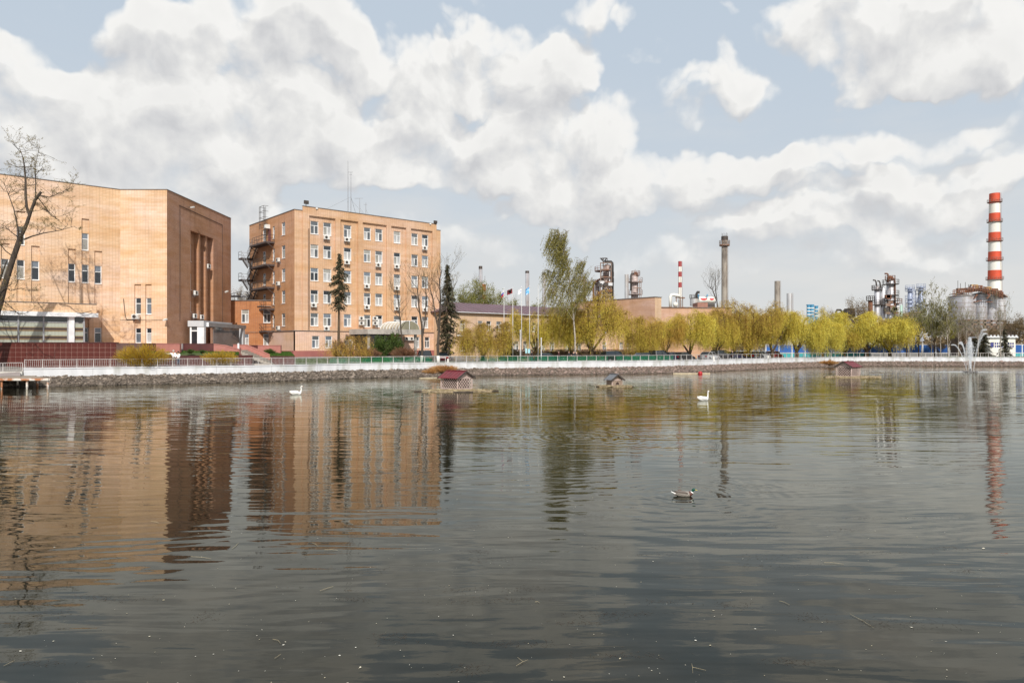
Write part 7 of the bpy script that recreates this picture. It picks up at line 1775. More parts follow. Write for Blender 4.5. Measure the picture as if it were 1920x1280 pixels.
# ------------------------------------------------------------------ cars
m_tyre = mat('tyre',(.015,.015,.015),rough=.85); m_rim = mat('rim',(.45,.45,.47),rough=.35,metal=.8); m_cglass = mat('car_glass',(.015,.02,.025),rough=.05,spec=.9); m_lampw = mat('headlight',(.6,.6,.62),rough=.1); m_lampr = mat('tail_light',(.30,.01,.01),rough=.2)
def car_meshes(paint, suv=False):
    L_, W_ = 4.4, 1.75; h = 1.45 if not suv else 1.72; hood = .88 if not suv else 1.02
    body = [(-2.2,.35),(-2.22,.62),(-2.12,hood-.02),(-1.55,hood+.06),(-1.0,hood+.04),(.62,hood+.02),(1.55,hood-.08),(2.1,hood-.26),(2.22,.55),(2.18,.32),(1.78,.28),(1.68,.52),(1.38,.66),(1.08,.52),(.98,.28),(-.98,.28),(-1.08,.52),(-1.38,.66),(-1.68,.52),(-1.78,.28)]
    mb = MB(); n = len(body); rings=[]
    for y,s in ((-W_/2+.02,.94),(-W_/2,.98),(-W_/2+.0,1),(W_/2,1),(W_/2,.98),(W_/2-.02,.94)): rings.append([(x*(1 if abs(y)<W_/2 else .995), y*(1 if s==1 else .985), .6+(z-.6)*s) for x,z in body])
    mb.loft([rings[0],rings[2],rings[3],rings[5]])
    cab = [(-1.75 if not suv else -2.05,hood),( -1.15 if not suv else -1.85,h-.05),(-.2,h),(.25,h-.03),(1.0,hood)]
    roof = MB(); a = [(x,z) for x,z in cab]; yb, yt = W_/2-.06, W_/2-.24
    rr = []
    for sgn in (-1,1): rr.append([(x, sgn*(yb if z < hood+.01 else yt), z) for x,z in a])
    g = MB(); g.loft(rr)
    rf = MB(); rf.loft([[(x,sgn*(yt+.015),z+dz) for (x,z),dz in zip([a[1],a[2],a[3],a[3],a[2],a[1]],[.02,.025,.02,-.03,-.03,-.04])] for sgn in (-1,1)])
    for sgn in (-1,1):
        for (p,q) in ((0,1),(3,4)): rf.beam((a[p][0],sgn*(yb-.01),a[p][1]),(a[q][0],sgn*(yt+.01),a[q][1]),.07,.07)
        rf.beam((-.35,sgn*(yb+.0),hood),(-.38,sgn*(yt+.02),h-.02),.07,.07)
    tyre = MB(); tyre.tube([(0,-.1,0),(0,.1,0)],.325,16); rim = MB(); rim.tube([(0,-.112,0),(0,.112,0)],.20,12)
    hl = MB(); hl.box(-.04,.04,-.17,.17,-.08,.08)
    return dict(body=mb.mesh('body',paint), glass=g.mesh('windows',m_cglass), roof=rf.mesh('roof',paint), tyre=tyre.mesh('wheel',m_tyre), rim=rim.mesh('rim',m_rim), hl=hl.mesh('headlight',m_lampw), tl=hl.mesh('tail_light',m_lampr), hood=hood)
def car(cm, x, y, rz, lab, z=None, cat='car'):
    z = gz(x,y)+.02 if z is None else z; t = thing('parked_car', (x,y,z), lab, cat, 'cars parked behind the pond railing', rz)
    for nm in ('body','glass','roof'): o = bpy.data.objects.new({'glass':'windows'}.get(nm,nm), cm[nm]); link(o,t)
    for sx in (-1.38,1.38):
        for sy in (-.76,.76):
            o = bpy.data.objects.new('wheel', cm['tyre']); link(o,t); o.location=(sx,sy,.325); r = bpy.data.objects.new('rim', cm['rim']); link(r,o)
    for sy in (-.62,.62):
        o = bpy.data.objects.new('headlight', cm['hl']); link(o,t); o.location=(2.16,sy,.66); o = bpy.data.objects.new('tail_light', cm['tl']); link(o,t); o.location=(-2.19,sy,.72)
def paint(n,c): return mat(n,c,rough=.25,coat=.8)
def cars():
    pb = paint('paint_black',(.012,.012,.014)); pm_ = paint('paint_maroon',(.07,.012,.015)); pg = paint('paint_dark_green',(.015,.03,.025)); ps = paint('paint_silver',(.40,.41,.43)); pr = paint('paint_red',(.22,.02,.02)); pw = paint('paint_white',(.65,.66,.67)); py_ = paint('paint_ochre',(.45,.28,.04)); pn = paint('paint_navy',(.02,.025,.06))
    B, Mr, G, S, Rd, Wh, Y_, Nv = [car_meshes(p) for p in (pb,pm_,pg,ps,pr,pw,py_,pn)]; SV = car_meshes(pb, True); SG = car_meshes(pg, True)
    ang = math.atan2(.649,.760)
    car(SV, PX(795,95.5),95.5, ang+1.1,'large dark maroon-black car seen between the limewashed trunks',cat='car')
    car(Mr, PX(832,97.5),97.5, ang+.9,'dark brown car right of the larger one behind the limewashed trunks')
    car(G, PX(1026,98.6),98.6,.3,'low dark car behind the green netting right of the notice boards')
    car(SG, PX(1153,101.2),101.2,.45,'large dark car behind the netting, right of the people')
    car(G, PX(1210,103.5),103.5,.5,'dark green car behind the railing, right end of the netting')
    xs = [(1237,107,SV,'black car nearest the end of the green netting'),(1258,108.5,Nv,'navy car second in the row under the willows'),(1280,110,B,'black car third in the row under the willows'),(1330,114,S,'silver car under the narrow willow'),(1352,116.5,SV,'tall black car under the concrete chimney'),(1377,119,Nv,'dark blue car right of the tall black one'),(1396,122,Y_,'ochre yellow car behind the willow trunks'),(1415,121.5,B,'black car left of the silver hatchback near the red car'),(1424,123,S,'silver car near the red car'),(1452,127,Rd,'dark red car at the right end of the parked row'),(1449,138,Wh,'white van-like car behind the dark red car'),(1372,131,Wh,'white car in the second row, mostly behind trunks')]
    for i,(px,d,cm,lab) in enumerate(xs): car(cm, PX(px,d), d, .75+1.57*(i%2)*0+(.1*math.sin(i*3)), lab, z=1.36)
cars()
def asphalt():
    P = [p for p in poly_resample(WALL, 2.0) if -6 < p[0] < 110]; NN = normals(P); b = MB(); n = len(P)
    for o_ in (2.5, 9.5):
        for (x,y),(nx,ny) in zip(P,NN): q = (x-nx*o_, y-ny*o_); b.v.append((q[0], q[1], gz(*q)+.06))
    b.f = [(i,i+1,n+i+1,n+i) for i in range(n-1)]; b.m = [0]*(n-1)
    o = b.build('road', mat('asphalt',(.055,.055,.058),(.075,.073,.07),scale=3,rough=.95)); tag(o,kind='structure')
asphalt()

# ------------------------------------------------------------------ people
def skin_body(name, joints, edges, radii, m, parent, sub=1):
    me = bpy.data.meshes.new(name); me.from_pydata(joints, edges, []); me.materials.append(m); o = bpy.data.objects.new(name, me); link(o,parent)
    md = o.modifiers.new('skin','SKIN'); md.use_smooth_shade = True; s = o.modifiers.new('sub','SUBSURF'); s.levels = sub; s.render_levels = sub
    for v,r in zip(me.skin_vertices[0].data, radii): v.radius = r if isinstance(r,tuple) else (r,r)
    me.skin_vertices[0].data[0].use_root = True
    return o
SKINC = mat('skin',(.55,.34,.25),rough=.6); HAIRD = mat('hair_dark',(.03,.02,.015),rough=.7); HAIRG = mat('hair_grey',(.45,.40,.36),rough=.7)
def person(x, y, z, rz, lab, shirt, trousers, hair, arm='down', h=1.72, lean=0, group=None, step=.0):
    t = thing('person', (x,y,z), lab, 'person', group, rz); s = h/1.75
    # joints face -y; pelvis is the root
    J = {'pel':(0,0,.95),'wst':(0,0,1.10),'chs':(0,-.01,1.32),'nek':(0,0,1.48),'chn':(0,-.015,1.56),'hd':(0,-.01,1.66),'top':(0,0,1.745),'nose':(0,-.115,1.645),
         'lsh':(-.18,0,1.42),'rsh':(.18,0,1.42),'lel':(-.24,.02,1.15),'rel':(.24,.02,1.15),'lwr':(-.25,-.05,.92),'rwr':(.25,-.05,.92),'lha':(-.25,-.07,.84),'rha':(.25,-.07,.84),
         'lhp':(-.09,0,.92),'rhp':(.09,0,.92),'lkn':(-.10,-.02-step*.5,.49),'rkn':(.10,-.02+step*.4,.49),'lan':(-.11,.02-step,.09),'ran':(.11,.02+step,.09),'lto':(-.12,-.15-step,.04),'rto':(.12,-.15+step,.04)}
    if arm == 'point': J.update(lel=(-.46,-.05,1.38),lwr=(-.70,-.08,1.44),lha=(-.78,-.09,1.45), rel=(.22,-.06,1.17),rwr=(.10,-.22,1.12),rha=(.04,-.27,1.13))
    if arm == 'rail': J.update(lel=(-.24,-.12,1.18),lwr=(-.15,-.32,1.10),lha=(-.10,-.38,1.09), rel=(.24,-.12,1.18),rwr=(.15,-.32,1.10),rha=(.10,-.38,1.09))
    J = {k:(a*s, (b_-lean*max(0,c-.95))*s, c*s) for k,(a,b_,c) in J.items()}
    def chainmesh(nm, keys, eds, rad, m): return skin_body(nm, [J[k] for k in keys], [(keys.index(a),keys.index(b_)) for a,b_ in eds], [((r*s) if not isinstance(r,tuple) else (r[0]*s,r[1]*s)) for r in rad], m, t)
    K = ['pel','wst','chs','nek','chn','hd','top','lsh','rsh','lel','rel','lwr','rwr','lha','rha','lhp','rhp','lkn','rkn','lan','ran','lto','rto','nose']
    E_ = [('pel','wst'),('wst','chs'),('chs','nek'),('nek','chn'),('chn','hd'),('hd','top'),('hd','nose'),('chs','lsh'),('chs','rsh'),('lsh','lel'),('lel','lwr'),('lwr','lha'),('rsh','rel'),('rel','rwr'),('rwr','rha'),('pel','lhp'),('pel','rhp'),('lhp','lkn'),('lkn','lan'),('lan','lto'),('rhp','rkn'),('rkn','ran'),('ran','rto')]
    Rr = dict(pel=(.14,.10),wst=(.13,.09),chs=(.15,.10),nek=.055,chn=.07,hd=(.082,.095),top=.06,lsh=.06,rsh=.06,lel=.042,rel=.042,lwr=.028,rwr=.028,lha=.035,rha=.035,lhp=.085,rhp=.085,lkn=.055,rkn=.055,lan=.038,ran=.038,lto=.035,rto=.035,nose=.015)
    chainmesh('body', K, E_, [Rr[k] for k in K], SKINC)
    # fingers rooted in the palms
    fm = MB()
    for sd in ('l','r'):
        w_, a = Vector(J[sd+'wr']), Vector(J[sd+'ha']); d = (a-w_).normalized(); sdv = d.cross(Vector((0,1,.2))).normalized()
        for i,(o_,L_) in enumerate(((-.027,.062),(-.009,.075),(.009,.07),(.027,.055))): p = a+sdv*o_*s; m_ = p+d*L_*s*.5+Vector((0,-.006,0)); fm.tube([p-d*.02,m_,m_+d*L_*s*.5+Vector((0,-.015,-.004))],[.009,.0085,.006],5)
        p = w_.lerp(a,.5)+sdv*.03; fm.tube([p,p+sdv*.03+d*.025,p+sdv*.035+d*.055],[.011,.010,.007],5)
    me = fm.mesh('fingers', SKINC, smooth=True); link(bpy.data.objects.new('fingers', me), t)
    # clothes
    k2 = ['wst','pel','chs','lsh','rsh','lel','rel','lwr','rwr','nek']; 
    chainmesh('shirt', ['chs','wst','pel','lsh','rsh','lel','rel','lwr','rwr'], [('chs','wst'),('wst','pel'),('chs','lsh'),('chs','rsh'),('lsh','lel'),('rsh','rel'),('lel','lwr'),('rel','rwr')], [(.185,.13),(.165,.12),(.17,.13),.085,.085,.062,.062,.045,.045], shirt)
    chainmesh('trousers', ['pel','lhp','rhp','lkn','rkn','lan','ran'], [('pel','lhp'),('pel','rhp'),('lhp','lkn'),('rhp','rkn'),('lkn','lan'),('rkn','ran')], [(.15,.115),.105,.105,.075,.075,.058,.058], trousers)
    hm = MB(); hx,hy,hz = J['hd']; hm.lathe((hx,hy+.02*s,hz+.01*s),[(.105*s,-.05*s),(.11*s,.02*s),(.09*s,.085*s),(.045*s,.118*s),(.0,.125*s)],12)
    link(bpy.data.objects.new('hair', hm.mesh('hair', hair, smooth=True)), t)
    fc = MB()
    for sx in (-.03,.03): fc.box((sx-.012)*s+hx,(sx+.012)*s+hx,hy-.098*s,hy-.088*s,hz-.005*s,hz+.008*s)
    fc.box(hx-.022*s,hx+.022*s,hy-.094*s,hy-.086*s,hz-.062*s,hz-.052*s); link(bpy.data.objects.new('eyes_and_mouth', fc.mesh('face', HAIRD)), t)
    sh = MB()
    for k_ in ('l','r'):
        a, b_ = Vector(J[k_+'an']), Vector(J[k_+'to']); sh.tube([a+Vector((0,.05,-.045)), (a+b_)/2+Vector((0,0,-.02)), b_+Vector((0,-.04,-.008))],[.05,.052,.035],8)
    link(bpy.data.objects.new('shoes', sh.mesh('shoes', m_tyre, smooth=True)), t); return t
def people():
    cw = mat('shirt_white',(.80,.80,.80),rough=.9); cg = mat('trousers_grey',(.12,.115,.11),rough=.9); cj = mat('jeans',(.05,.07,.12),rough=.9); cd_ = mat('jacket_dark',(.025,.025,.035),rough=.9); cmr = mat('jacket_maroon',(.08,.02,.03),rough=.9); cr = mat('jacket_brown',(.07,.045,.03),rough=.9)
    person(PX(325.5,72.9),72.9,1.52,R(10),'bald man in a white shirt pointing left at the railing',cw,cg,HAIRG,'point',1.76,.08)
    person(PX(334.5,72.8),72.8,1.50,R(-12),'person in a white top and jeans beside the pointing man',cw,cj,HAIRD,'rail',1.66,.05)
    person(PX(1047.5,97.6),97.6,1.35,R(95),'person in a dark maroon jacket walking behind the netting under the tall birch',cmr,cj,HAIRD,'down',1.76,step=.16)
    person(PX(1066.5,98.0),98.0,1.35,R(80),'person in dark clothes standing with a bicycle-like frame, left of the pair',cd_,cd_,HAIRD,'rail',1.72)
    person(PX(1076,97.9),97.9,1.35,R(-40),'person in a dark jacket, left of the two near the willow trunk',cd_,cg,HAIRD,'down',1.76)
    person(PX(1080.5,98.1),98.1,1.35,R(30),'person in a dark top with pale sleeves, right of the two near the willow trunk',cr,cd_,HAIRD,'rail',1.7)
    person(PX(1373,112.4),112.4,1.35,R(60),'dark figure among the parked cars under the concrete chimney',cd_,cd_,HAIRD,'down',1.74)
    person(PX(997,96.9),96.9,1.40,R(-80),'person in dark clothes at the blue notice boards',cd_,cj,HAIRD,'down',1.74)
people()

# ------------------------------------------------------------------ duck houses on rafts
m_lath = mat('pale_lath',(.50,.39,.35),(.36,.27,.24),scale=6,rough=.85); m_redroof = mat('red_sheet',(.17,.018,.025),(.12,.014,.018),scale=3,rough=.4); m_greyroof = mat('slate_felt',(.17,.18,.20),(.12,.125,.14),scale=3,rough=.7); m_board = mat('weathered_board',(.30,.22,.17),(.22,.16,.12),scale=4,rough=.9,stretch=(.3,1,4)); m_straw = mat('straw_raft',(.36,.28,.18),(.20,.155,.10),scale=7,rough=.95,bump=1)
def raft(px, py, wl, wr, dep, lab, logs=()):
    d = 4847/(py-649); x = PX(px,d); t = thing('raft', (x,d,0), lab, 'raft'); n = 900; k = F/d
    xl, xr = wl/k, wr/k; V=[];b = MB(); N_ = 36; top=[];bot=[]
    for i in range(N_):
        a = 2*math.pi*i/N_; c, s = math.cos(a), math.sin(a); rx = xr if c > 0 else xl; e = 1+.10*math.sin(a*5+px)+.07*math.sin(a*11)
        p = (math.copysign(abs(c)**1.0,c)*rx*e, s*dep*e); top.append((p[0]*.90,p[1]*.90,.045)); bot.append((p[0],p[1],-.05))
    b.loft([bot,top]); o = bpy.data.objects.new('deck', b.mesh('deck', m_straw)); link(o,t)
    u = rs.uniform(0,6.28,n); r_ = np.sqrt(rs.rand(n)); P = np.stack([np.cos(u)*np.where(np.cos(u)>0,xr,xl)*r_, np.sin(u)*dep*r_, rs.uniform(.06,.13,n)],1)
    D = rs.normal(size=(n,3)); D[:,2] *= .2; V,Q = leaf_quads(P,D,rs.uniform(.15,.5,n),rs.uniform(.02,.05,n),rs); o = bpy.data.objects.new('straw', npmesh('straw',V,Q,MATS['dry_reed'] if 'dry_reed' in MATS and False else m_strawleaf,rs.rand(n))); link(o,t); o['kind']='stuff'
    for (dx,dy,L_) in logs: b = MB(); b.tube([(dx-L_/2,dy,.02),(dx+L_/2,dy+.1,.04)],.07,7); link(bpy.data.objects.new('log', b.mesh('log', m_bark)),t)
    return x,d
m_strawleaf = foliage_mat('straw_bits',[(.22,.16,.09),(.40,.32,.19),(.56,.47,.30)],0,0)
def lattice(mb_list, t, O, dx, w_, h, z0, step, both, part='slat', base=None):
    """crossed laths in the plane through O along dx"""
    O = Vector(O); n = 0
    for sgn in ((1,-1) if both else (base or (1,))):
        c = -h if sgn == 1 else 0
        a = c
        while a < w_ + (0 if sgn == 1 else h):
            # line u = a + s*sgn , z = s
            s0, s1 = 0, h
            if sgn == 1: s0 = max(0,-a); s1 = min(h, w_-a)
            else: s0 = max(0, a-w_); s1 = min(h, a)
            if s1-s0 > .08:
                p = O+dx*(a+s0*sgn)+Vector((0,0,z0+s0)); q = O+dx*(a+s1*sgn)+Vector((0,0,z0+s1)); off = Vector((dx.y,-dx.x,0))*(.012*sgn)
                b = MB(); b.beam(p+off,q+off,.055,.018, up=(dx.y,-dx.x,0)); 
                # beam width along normal: thin
                o = b.build(part, m_lath, t); n += 1
            a += step
    return n
def duck_house(px, py, Wd, Dp, Hw, Hr, rot, lab, roof_m, kind='lattice', ridge_along=True):
    d = 4847/(py-649); x = PX(px,d); t = thing('duck_house', (x,d,.07), lab, 'duck house'); c, s = math.cos(rot), math.sin(rot); ex = Vector((c,s,0)); ey = Vector((-s,c,0)); O = Vector((x,d,.07)); Z = Vector((0,0,1))
    A = [O+ex*a*Wd/2+ey*b_*Dp/2 for a,b_ in ((-1,-1),(1,-1),(1,1),(-1,1))]
    def bm(nm,p,q,w_,h,m): b = MB(); b.beam(p,q,w_,h); return b.build(nm,m,t)
    for p in A: bm('corner_post', p, p+Z*Hw, .09,.09, m_lath)
    for i in range(4):
        p,q = A[i],A[(i+1)%4]; bm('bottom_rail', p+Z*.06, q+Z*.06, .07,.12, m_lath); bm('top_rail', p+Z*(Hw-.05), q+Z*(Hw-.05), .07,.09, m_lath)
    b = MB(); b.add([A[0]+Z*.02,A[1]+Z*.02,A[2]+Z*.02,A[3]+Z*.02],[(0,1,2,3)]); b.build('floor', m_board, t)
    if kind == 'lattice':
        # dark box added inside, its colour standing in for the shade behind the laths
        b = MB(); q = [O+ex*a*(Wd/2-.18)+ey*b_*(Dp/2-.18) for a,b_ in ((-1,-1),(1,-1),(1,1),(-1,1))]; b.add([p+Z*.03 for p in q]+[p+Z*(Hw-.1) for p in q],[(0,1,5,4),(1,2,6,5),(2,3,7,6),(3,0,4,7)]); b.build('inner_shade_box', mat('hutch_shade',(.05,.03,.025),rough=.95) if 'hutch_shade' not in MATS else MATS['hutch_shade'], t)
        sgn = -1 if rot > 0 else 1
        lattice(None,t,A[0]-ey*.03,ex,Wd,Hw-.22,.12,.25,False,base=(1,) if rot > 0 else (-1,)); lattice(None,t,A[1]+ex*.03,ey,Dp,Hw-.22,.12,.30,True); lattice(None,t,A[3]-ex*.03 ,-ey,Dp,Hw-.22,.12,.30,True)
        for f in (0,1): pass
    else:
        k = 6
        for i in range(4):
            p,q = A[i],A[(i+1)%4]; dd = (q-p); n_ = Vector((dd.y,-dd.x,0)).normalized()
            for j in range(k):
                z0 = .1+(Hw-.2)*j/k; a0, a1 = p+n_*.045+Z*z0, q+n_*.045+Z*z0; h = (Hw-.2)/k-.012
                b = MB(); b.add([a0,a1,a1+Z*h,a0+Z*h,a0+n_*.02,a1+n_*.02,a1+Z*h+n_*.012,a0+Z*h+n_*.012],[(0,1,2,3),(7,6,5,4),(0,4,5,1),(1,5,6,2),(2,6,7,3),(3,7,4,0)]); b.build('board', m_board, t)
        p = (A[0]+A[1])/2-ey*.075; b = MB(); pts = [p+ex*.17*math.cos(a)+Z*(.14+.24*max(0,math.sin(a))) for a in [math.pi*i/10 for i in range(11)]]; b.add(pts,[tuple(range(11))]); b.build('entrance_hole', MATS['hutch_shade'], t)
    # roof: ridge along ex, or along ey for the boarded one
    ax, ay, La, Wa = (ex,ey,Wd,Dp) if ridge_along else (ey,ex,Dp,Wd); ov = .22
    R0, R1 = O-ax*(La/2+ov)+Z*(Hw+Hr), O+ax*(La/2+ov)+Z*(Hw+Hr)
    for sg in (-1,1):
        e0 = O-ax*(La/2+ov)+ay*sg*(Wa/2+ov)+Z*(Hw-.10); e1 = O+ax*(La/2+ov)+ay*sg*(Wa/2+ov)+Z*(Hw-.10); nn = 12
        for i in range(nn):
            a, c2 = i/nn, (i+1)/nn; g = .012*La
            r0 = R0.lerp(R1,a)+ax*.008; r1 = R0.lerp(R1,c2)-ax*.008; f0 = e0.lerp(e1,a)+ax*.008; f1 = e0.lerp(e1,c2)-ax*.008; zz = Z*(.02 if i%2 else .0)
            b = MB(); b.add([r0+zz,r1+zz,f1+zz,f0+zz,r0+zz+Z*.035,r1+zz+Z*.035,f1+zz+Z*.035,f0+zz+Z*.035],[(0,1,2,3),(7,6,5,4),(0,4,5,1),(1,5,6,2),(2,6,7,3),(3,7,4,0)]); b.build('roof_sheet', roof_m, t)
    bm('ridge_cap', R0+Z*.06, R1+Z*.06, .16,.04, roof_m)
    for R_,sg2 in ((R0,1),(R1,-1)):                              # gables
        q = R_+ax*sg2*ov*.95; a = O-ax*sg2*La/2+ay*Wa/2+Z*Hw; c2 = O-ax*sg2*La/2-ay*Wa/2+Z*Hw; r2 = O-ax*sg2*La/2+Z*(Hw+Hr-.03)
        b = MB(); b.add([a,c2,r2,a+ax*sg2*.04,c2+ax*sg2*.04,r2+ax*sg2*.04],[(0,1,2),(5,4,3),(0,3,4,1),(1,4,5,2),(2,5,3,0)]); b.build('gable', m_board if kind!='lattice' else m_lath, t)
        for s3 in (-1,1): bm('barge_board', R_+Z*.0, (O-ax*sg2*(La/2+ov)+ay*s3*(Wa/2+ov)+Z*(Hw-.11)), .05,.12, m_dark)
    return t
mat('hutch_shade',(.045,.028,.022),rough=.95)  # near-black colour painted in for the shade inside the houses
raft(857,733.5,66,66,1.2,'long pale straw raft under the left lattice duck house',[(-2.9,-.4,1.2),(.6,-1.3,1.6),(2.9,.3,1.0)])
duck_house(856,730.5,1.95,1.75,1.02,.50,R(-40),'duck house with dark red roof and lattice walls, nearest the office block',m_redroof)
raft(1152,725,30,33,.55,'narrow plank raft under the small grey-roofed duck house',[(-1.4,0,.5),(1.5,0,.5)])
duck_house(1152,724.5,1.0,.95,.62,.42,R(22),'small boarded duck house with a grey roof and round entrance, middle of the pond',m_greyroof,'boards',False)
raft(1592,707,48,60,1.0,'pale straw raft under the right lattice duck house',[(3.0,0,1.2),(-2.6,-.2,1.0)])
duck_house(1590,706.3,2.25,1.8,1.22,.55,R(40),'duck house with dark red roof and lattice walls, near the fountain',m_redroof)
def float_boards():
    d = 4847/(709-649); t = thing('floating_boards', (PX(806,d),d,0), 'thin pale boards floating behind the left duck house', 'boards')
    for k,(a,c,y) in enumerate(((786,826,0),(797,830,.7),(790,812,-.8))): b = MB(); b.beam((PX(a,d),d+y,.05),(PX(c,d),d+y+.4,.05),.28,.06); b.build('board', m_strawp, t)
m_strawp = mat('pale_board',(.50,.42,.30),(.38,.31,.22),scale=4,rough=.9)
float_boards()
def buoy():
    d = 4847/(701-649); t = thing('buoy', (PX(1313,d),d,0), 'bright red floating buoy by the right bank', 'buoy'); x = PX(1313,d); b = MB(); b.lathe((x,d,0),[(.0,-.2),(.25,-.12),(.30,.08),(.25,.26),(.12,.36),(.0,.38)],14); b.build('ball', mat('buoy_red',(.38,.012,.018),rough=.5), t, smooth=True)
    t = thing('floating_log', (PX(1297,d+.5),d+.5,0), 'long thin pole floating on the water beside the red buoy', 'pole'); b = MB(); b.tube([(PX(1262,d+.6),d+.6,.03),(PX(1331,d+.4),d+.4,.04)],.10,7); b.build('pole', m_strawp, t)
buoy()

# ------------------------------------------------------------------ birds
def loft_bird(name, spine, m, parent, n=14, sub=True, ms=None, mats=None):
    """spine: [(x, z, halfwidth, halfheight, y, midx)] along the bird, local coordinates"""
    b = MB(); rings=[]; k = len(spine); 
    for i,sp in enumerate(spine):
        x,z,wd,hh = sp[:4]; a = spine[max(i-1,0)]; c = spine[min(i+1,k-1)]; tx,tz = c[0]-a[0], c[1]-a[1]; l = math.hypot(tx,tz) or 1; nx,nz = -tz/l, tx/l
        rings.append([(x+nx*hh*math.sin(t_), wd*math.cos(t_), z+nz*hh*math.sin(t_)) for t_ in [2*math.pi*j/n for j in range(n)]])
    mi = [sp[4] for sp in spine[:-1]] if len(spine[0]) > 4 else None
    b.loft(rings, 0, True, mi); me = b.mesh(name, mats or m, smooth=True); o = bpy.data.objects.new(name, me); link(o,parent)
    if sub: md = o.modifiers.new('sub','SUBSURF'); md.levels = 1; md.render_levels = 1
    return o
m_swan = mat('swan_white',(.82,.81,.78),(.76,.74,.70),scale=8,rough=.8); m_bill = mat('bill_orange',(.55,.20,.04),rough=.5); m_blackb = mat('bird_black',(.01,.01,.01),rough=.6)
def swan(px, py, rz, lab, sc=1.0, straight=False):
    d = 4847/(py-649); t = thing('swan', (PX(px,d),d,0), lab, 'swan', 'white swans on the pond', rz)
    nk = [(.34,.20,.07,.09),(.40,.34,.048,.05),(.41,.47,.040,.042),(.385,.59,.036,.038),(.375,.68,.036,.038),(.40,.745,.042,.044),(.45,.755,.044,.046),(.50,.735,.034,.034),(.545,.715,.02,.02)] if not straight else [(.34,.20,.07,.09),(.385,.34,.048,.05),(.395,.47,.040,.042),(.395,.60,.036,.038),(.40,.70,.036,.038),(.415,.755,.042,.044),(.45,.77,.044,.044),(.49,.755,.034,.034),(.53,.735,.02,.02)]
    sp = [(-.62,.27,.015,.01),(-.52,.20,.07,.05),(-.38,.13,.15,.12),(-.18,.11,.20,.17),(.05,.10,.21,.18),(.22,.11,.17,.17),(.31,.14,.11,.14)]+nk
    loft_bird('body', sp, m_swan, t)
    loft_bird('bill', [(.525,.722,.022,.020),(.58,.70,.016,.013),(.62,.688,.010,.006)] if not straight else [(.51,.742,.022,.020),(.565,.72,.016,.013),(.605,.708,.010,.006)], m_bill, t, 8, False)
    for sy in (-1,1):
        b = MB(); rings=[]
        for (x,z,hh,yy,th) in ((.20,.16,.05,.19,.02),(.08,.20,.12,.225,.035),(-.12,.22,.14,.22,.035),(-.32,.24,.10,.16,.03),(-.50,.29,.05,.09,.02),(-.60,.33,.015,.05,.01)): rings.append([(x,sy*(yy+th*math.cos(a)),z+hh*math.sin(a)) for a in [2*math.pi*j/10 for j in range(10)]])
        b.loft(rings); o = bpy.data.objects.new('wing', b.mesh('wing', m_swan, smooth=True)); link(o,t)
        b = MB(); ex = .47 if not straight else .465; ez = .758 if not straight else .775; b.lathe((ex,sy*.040,ez),[(.0,-.009),(.009,0),(.0,.009)],6); link(bpy.data.objects.new('eye', b.mesh('eye', m_blackb)),t)
    t.scale = (sc,sc,sc)
swan(556,739.5,R(12),'white swan with curved neck swimming left of the duck houses, below the hall',.86)
swan(1319.5,750.5,R(18),'white swan with upright neck swimming on the right half of the pond',.84,True)
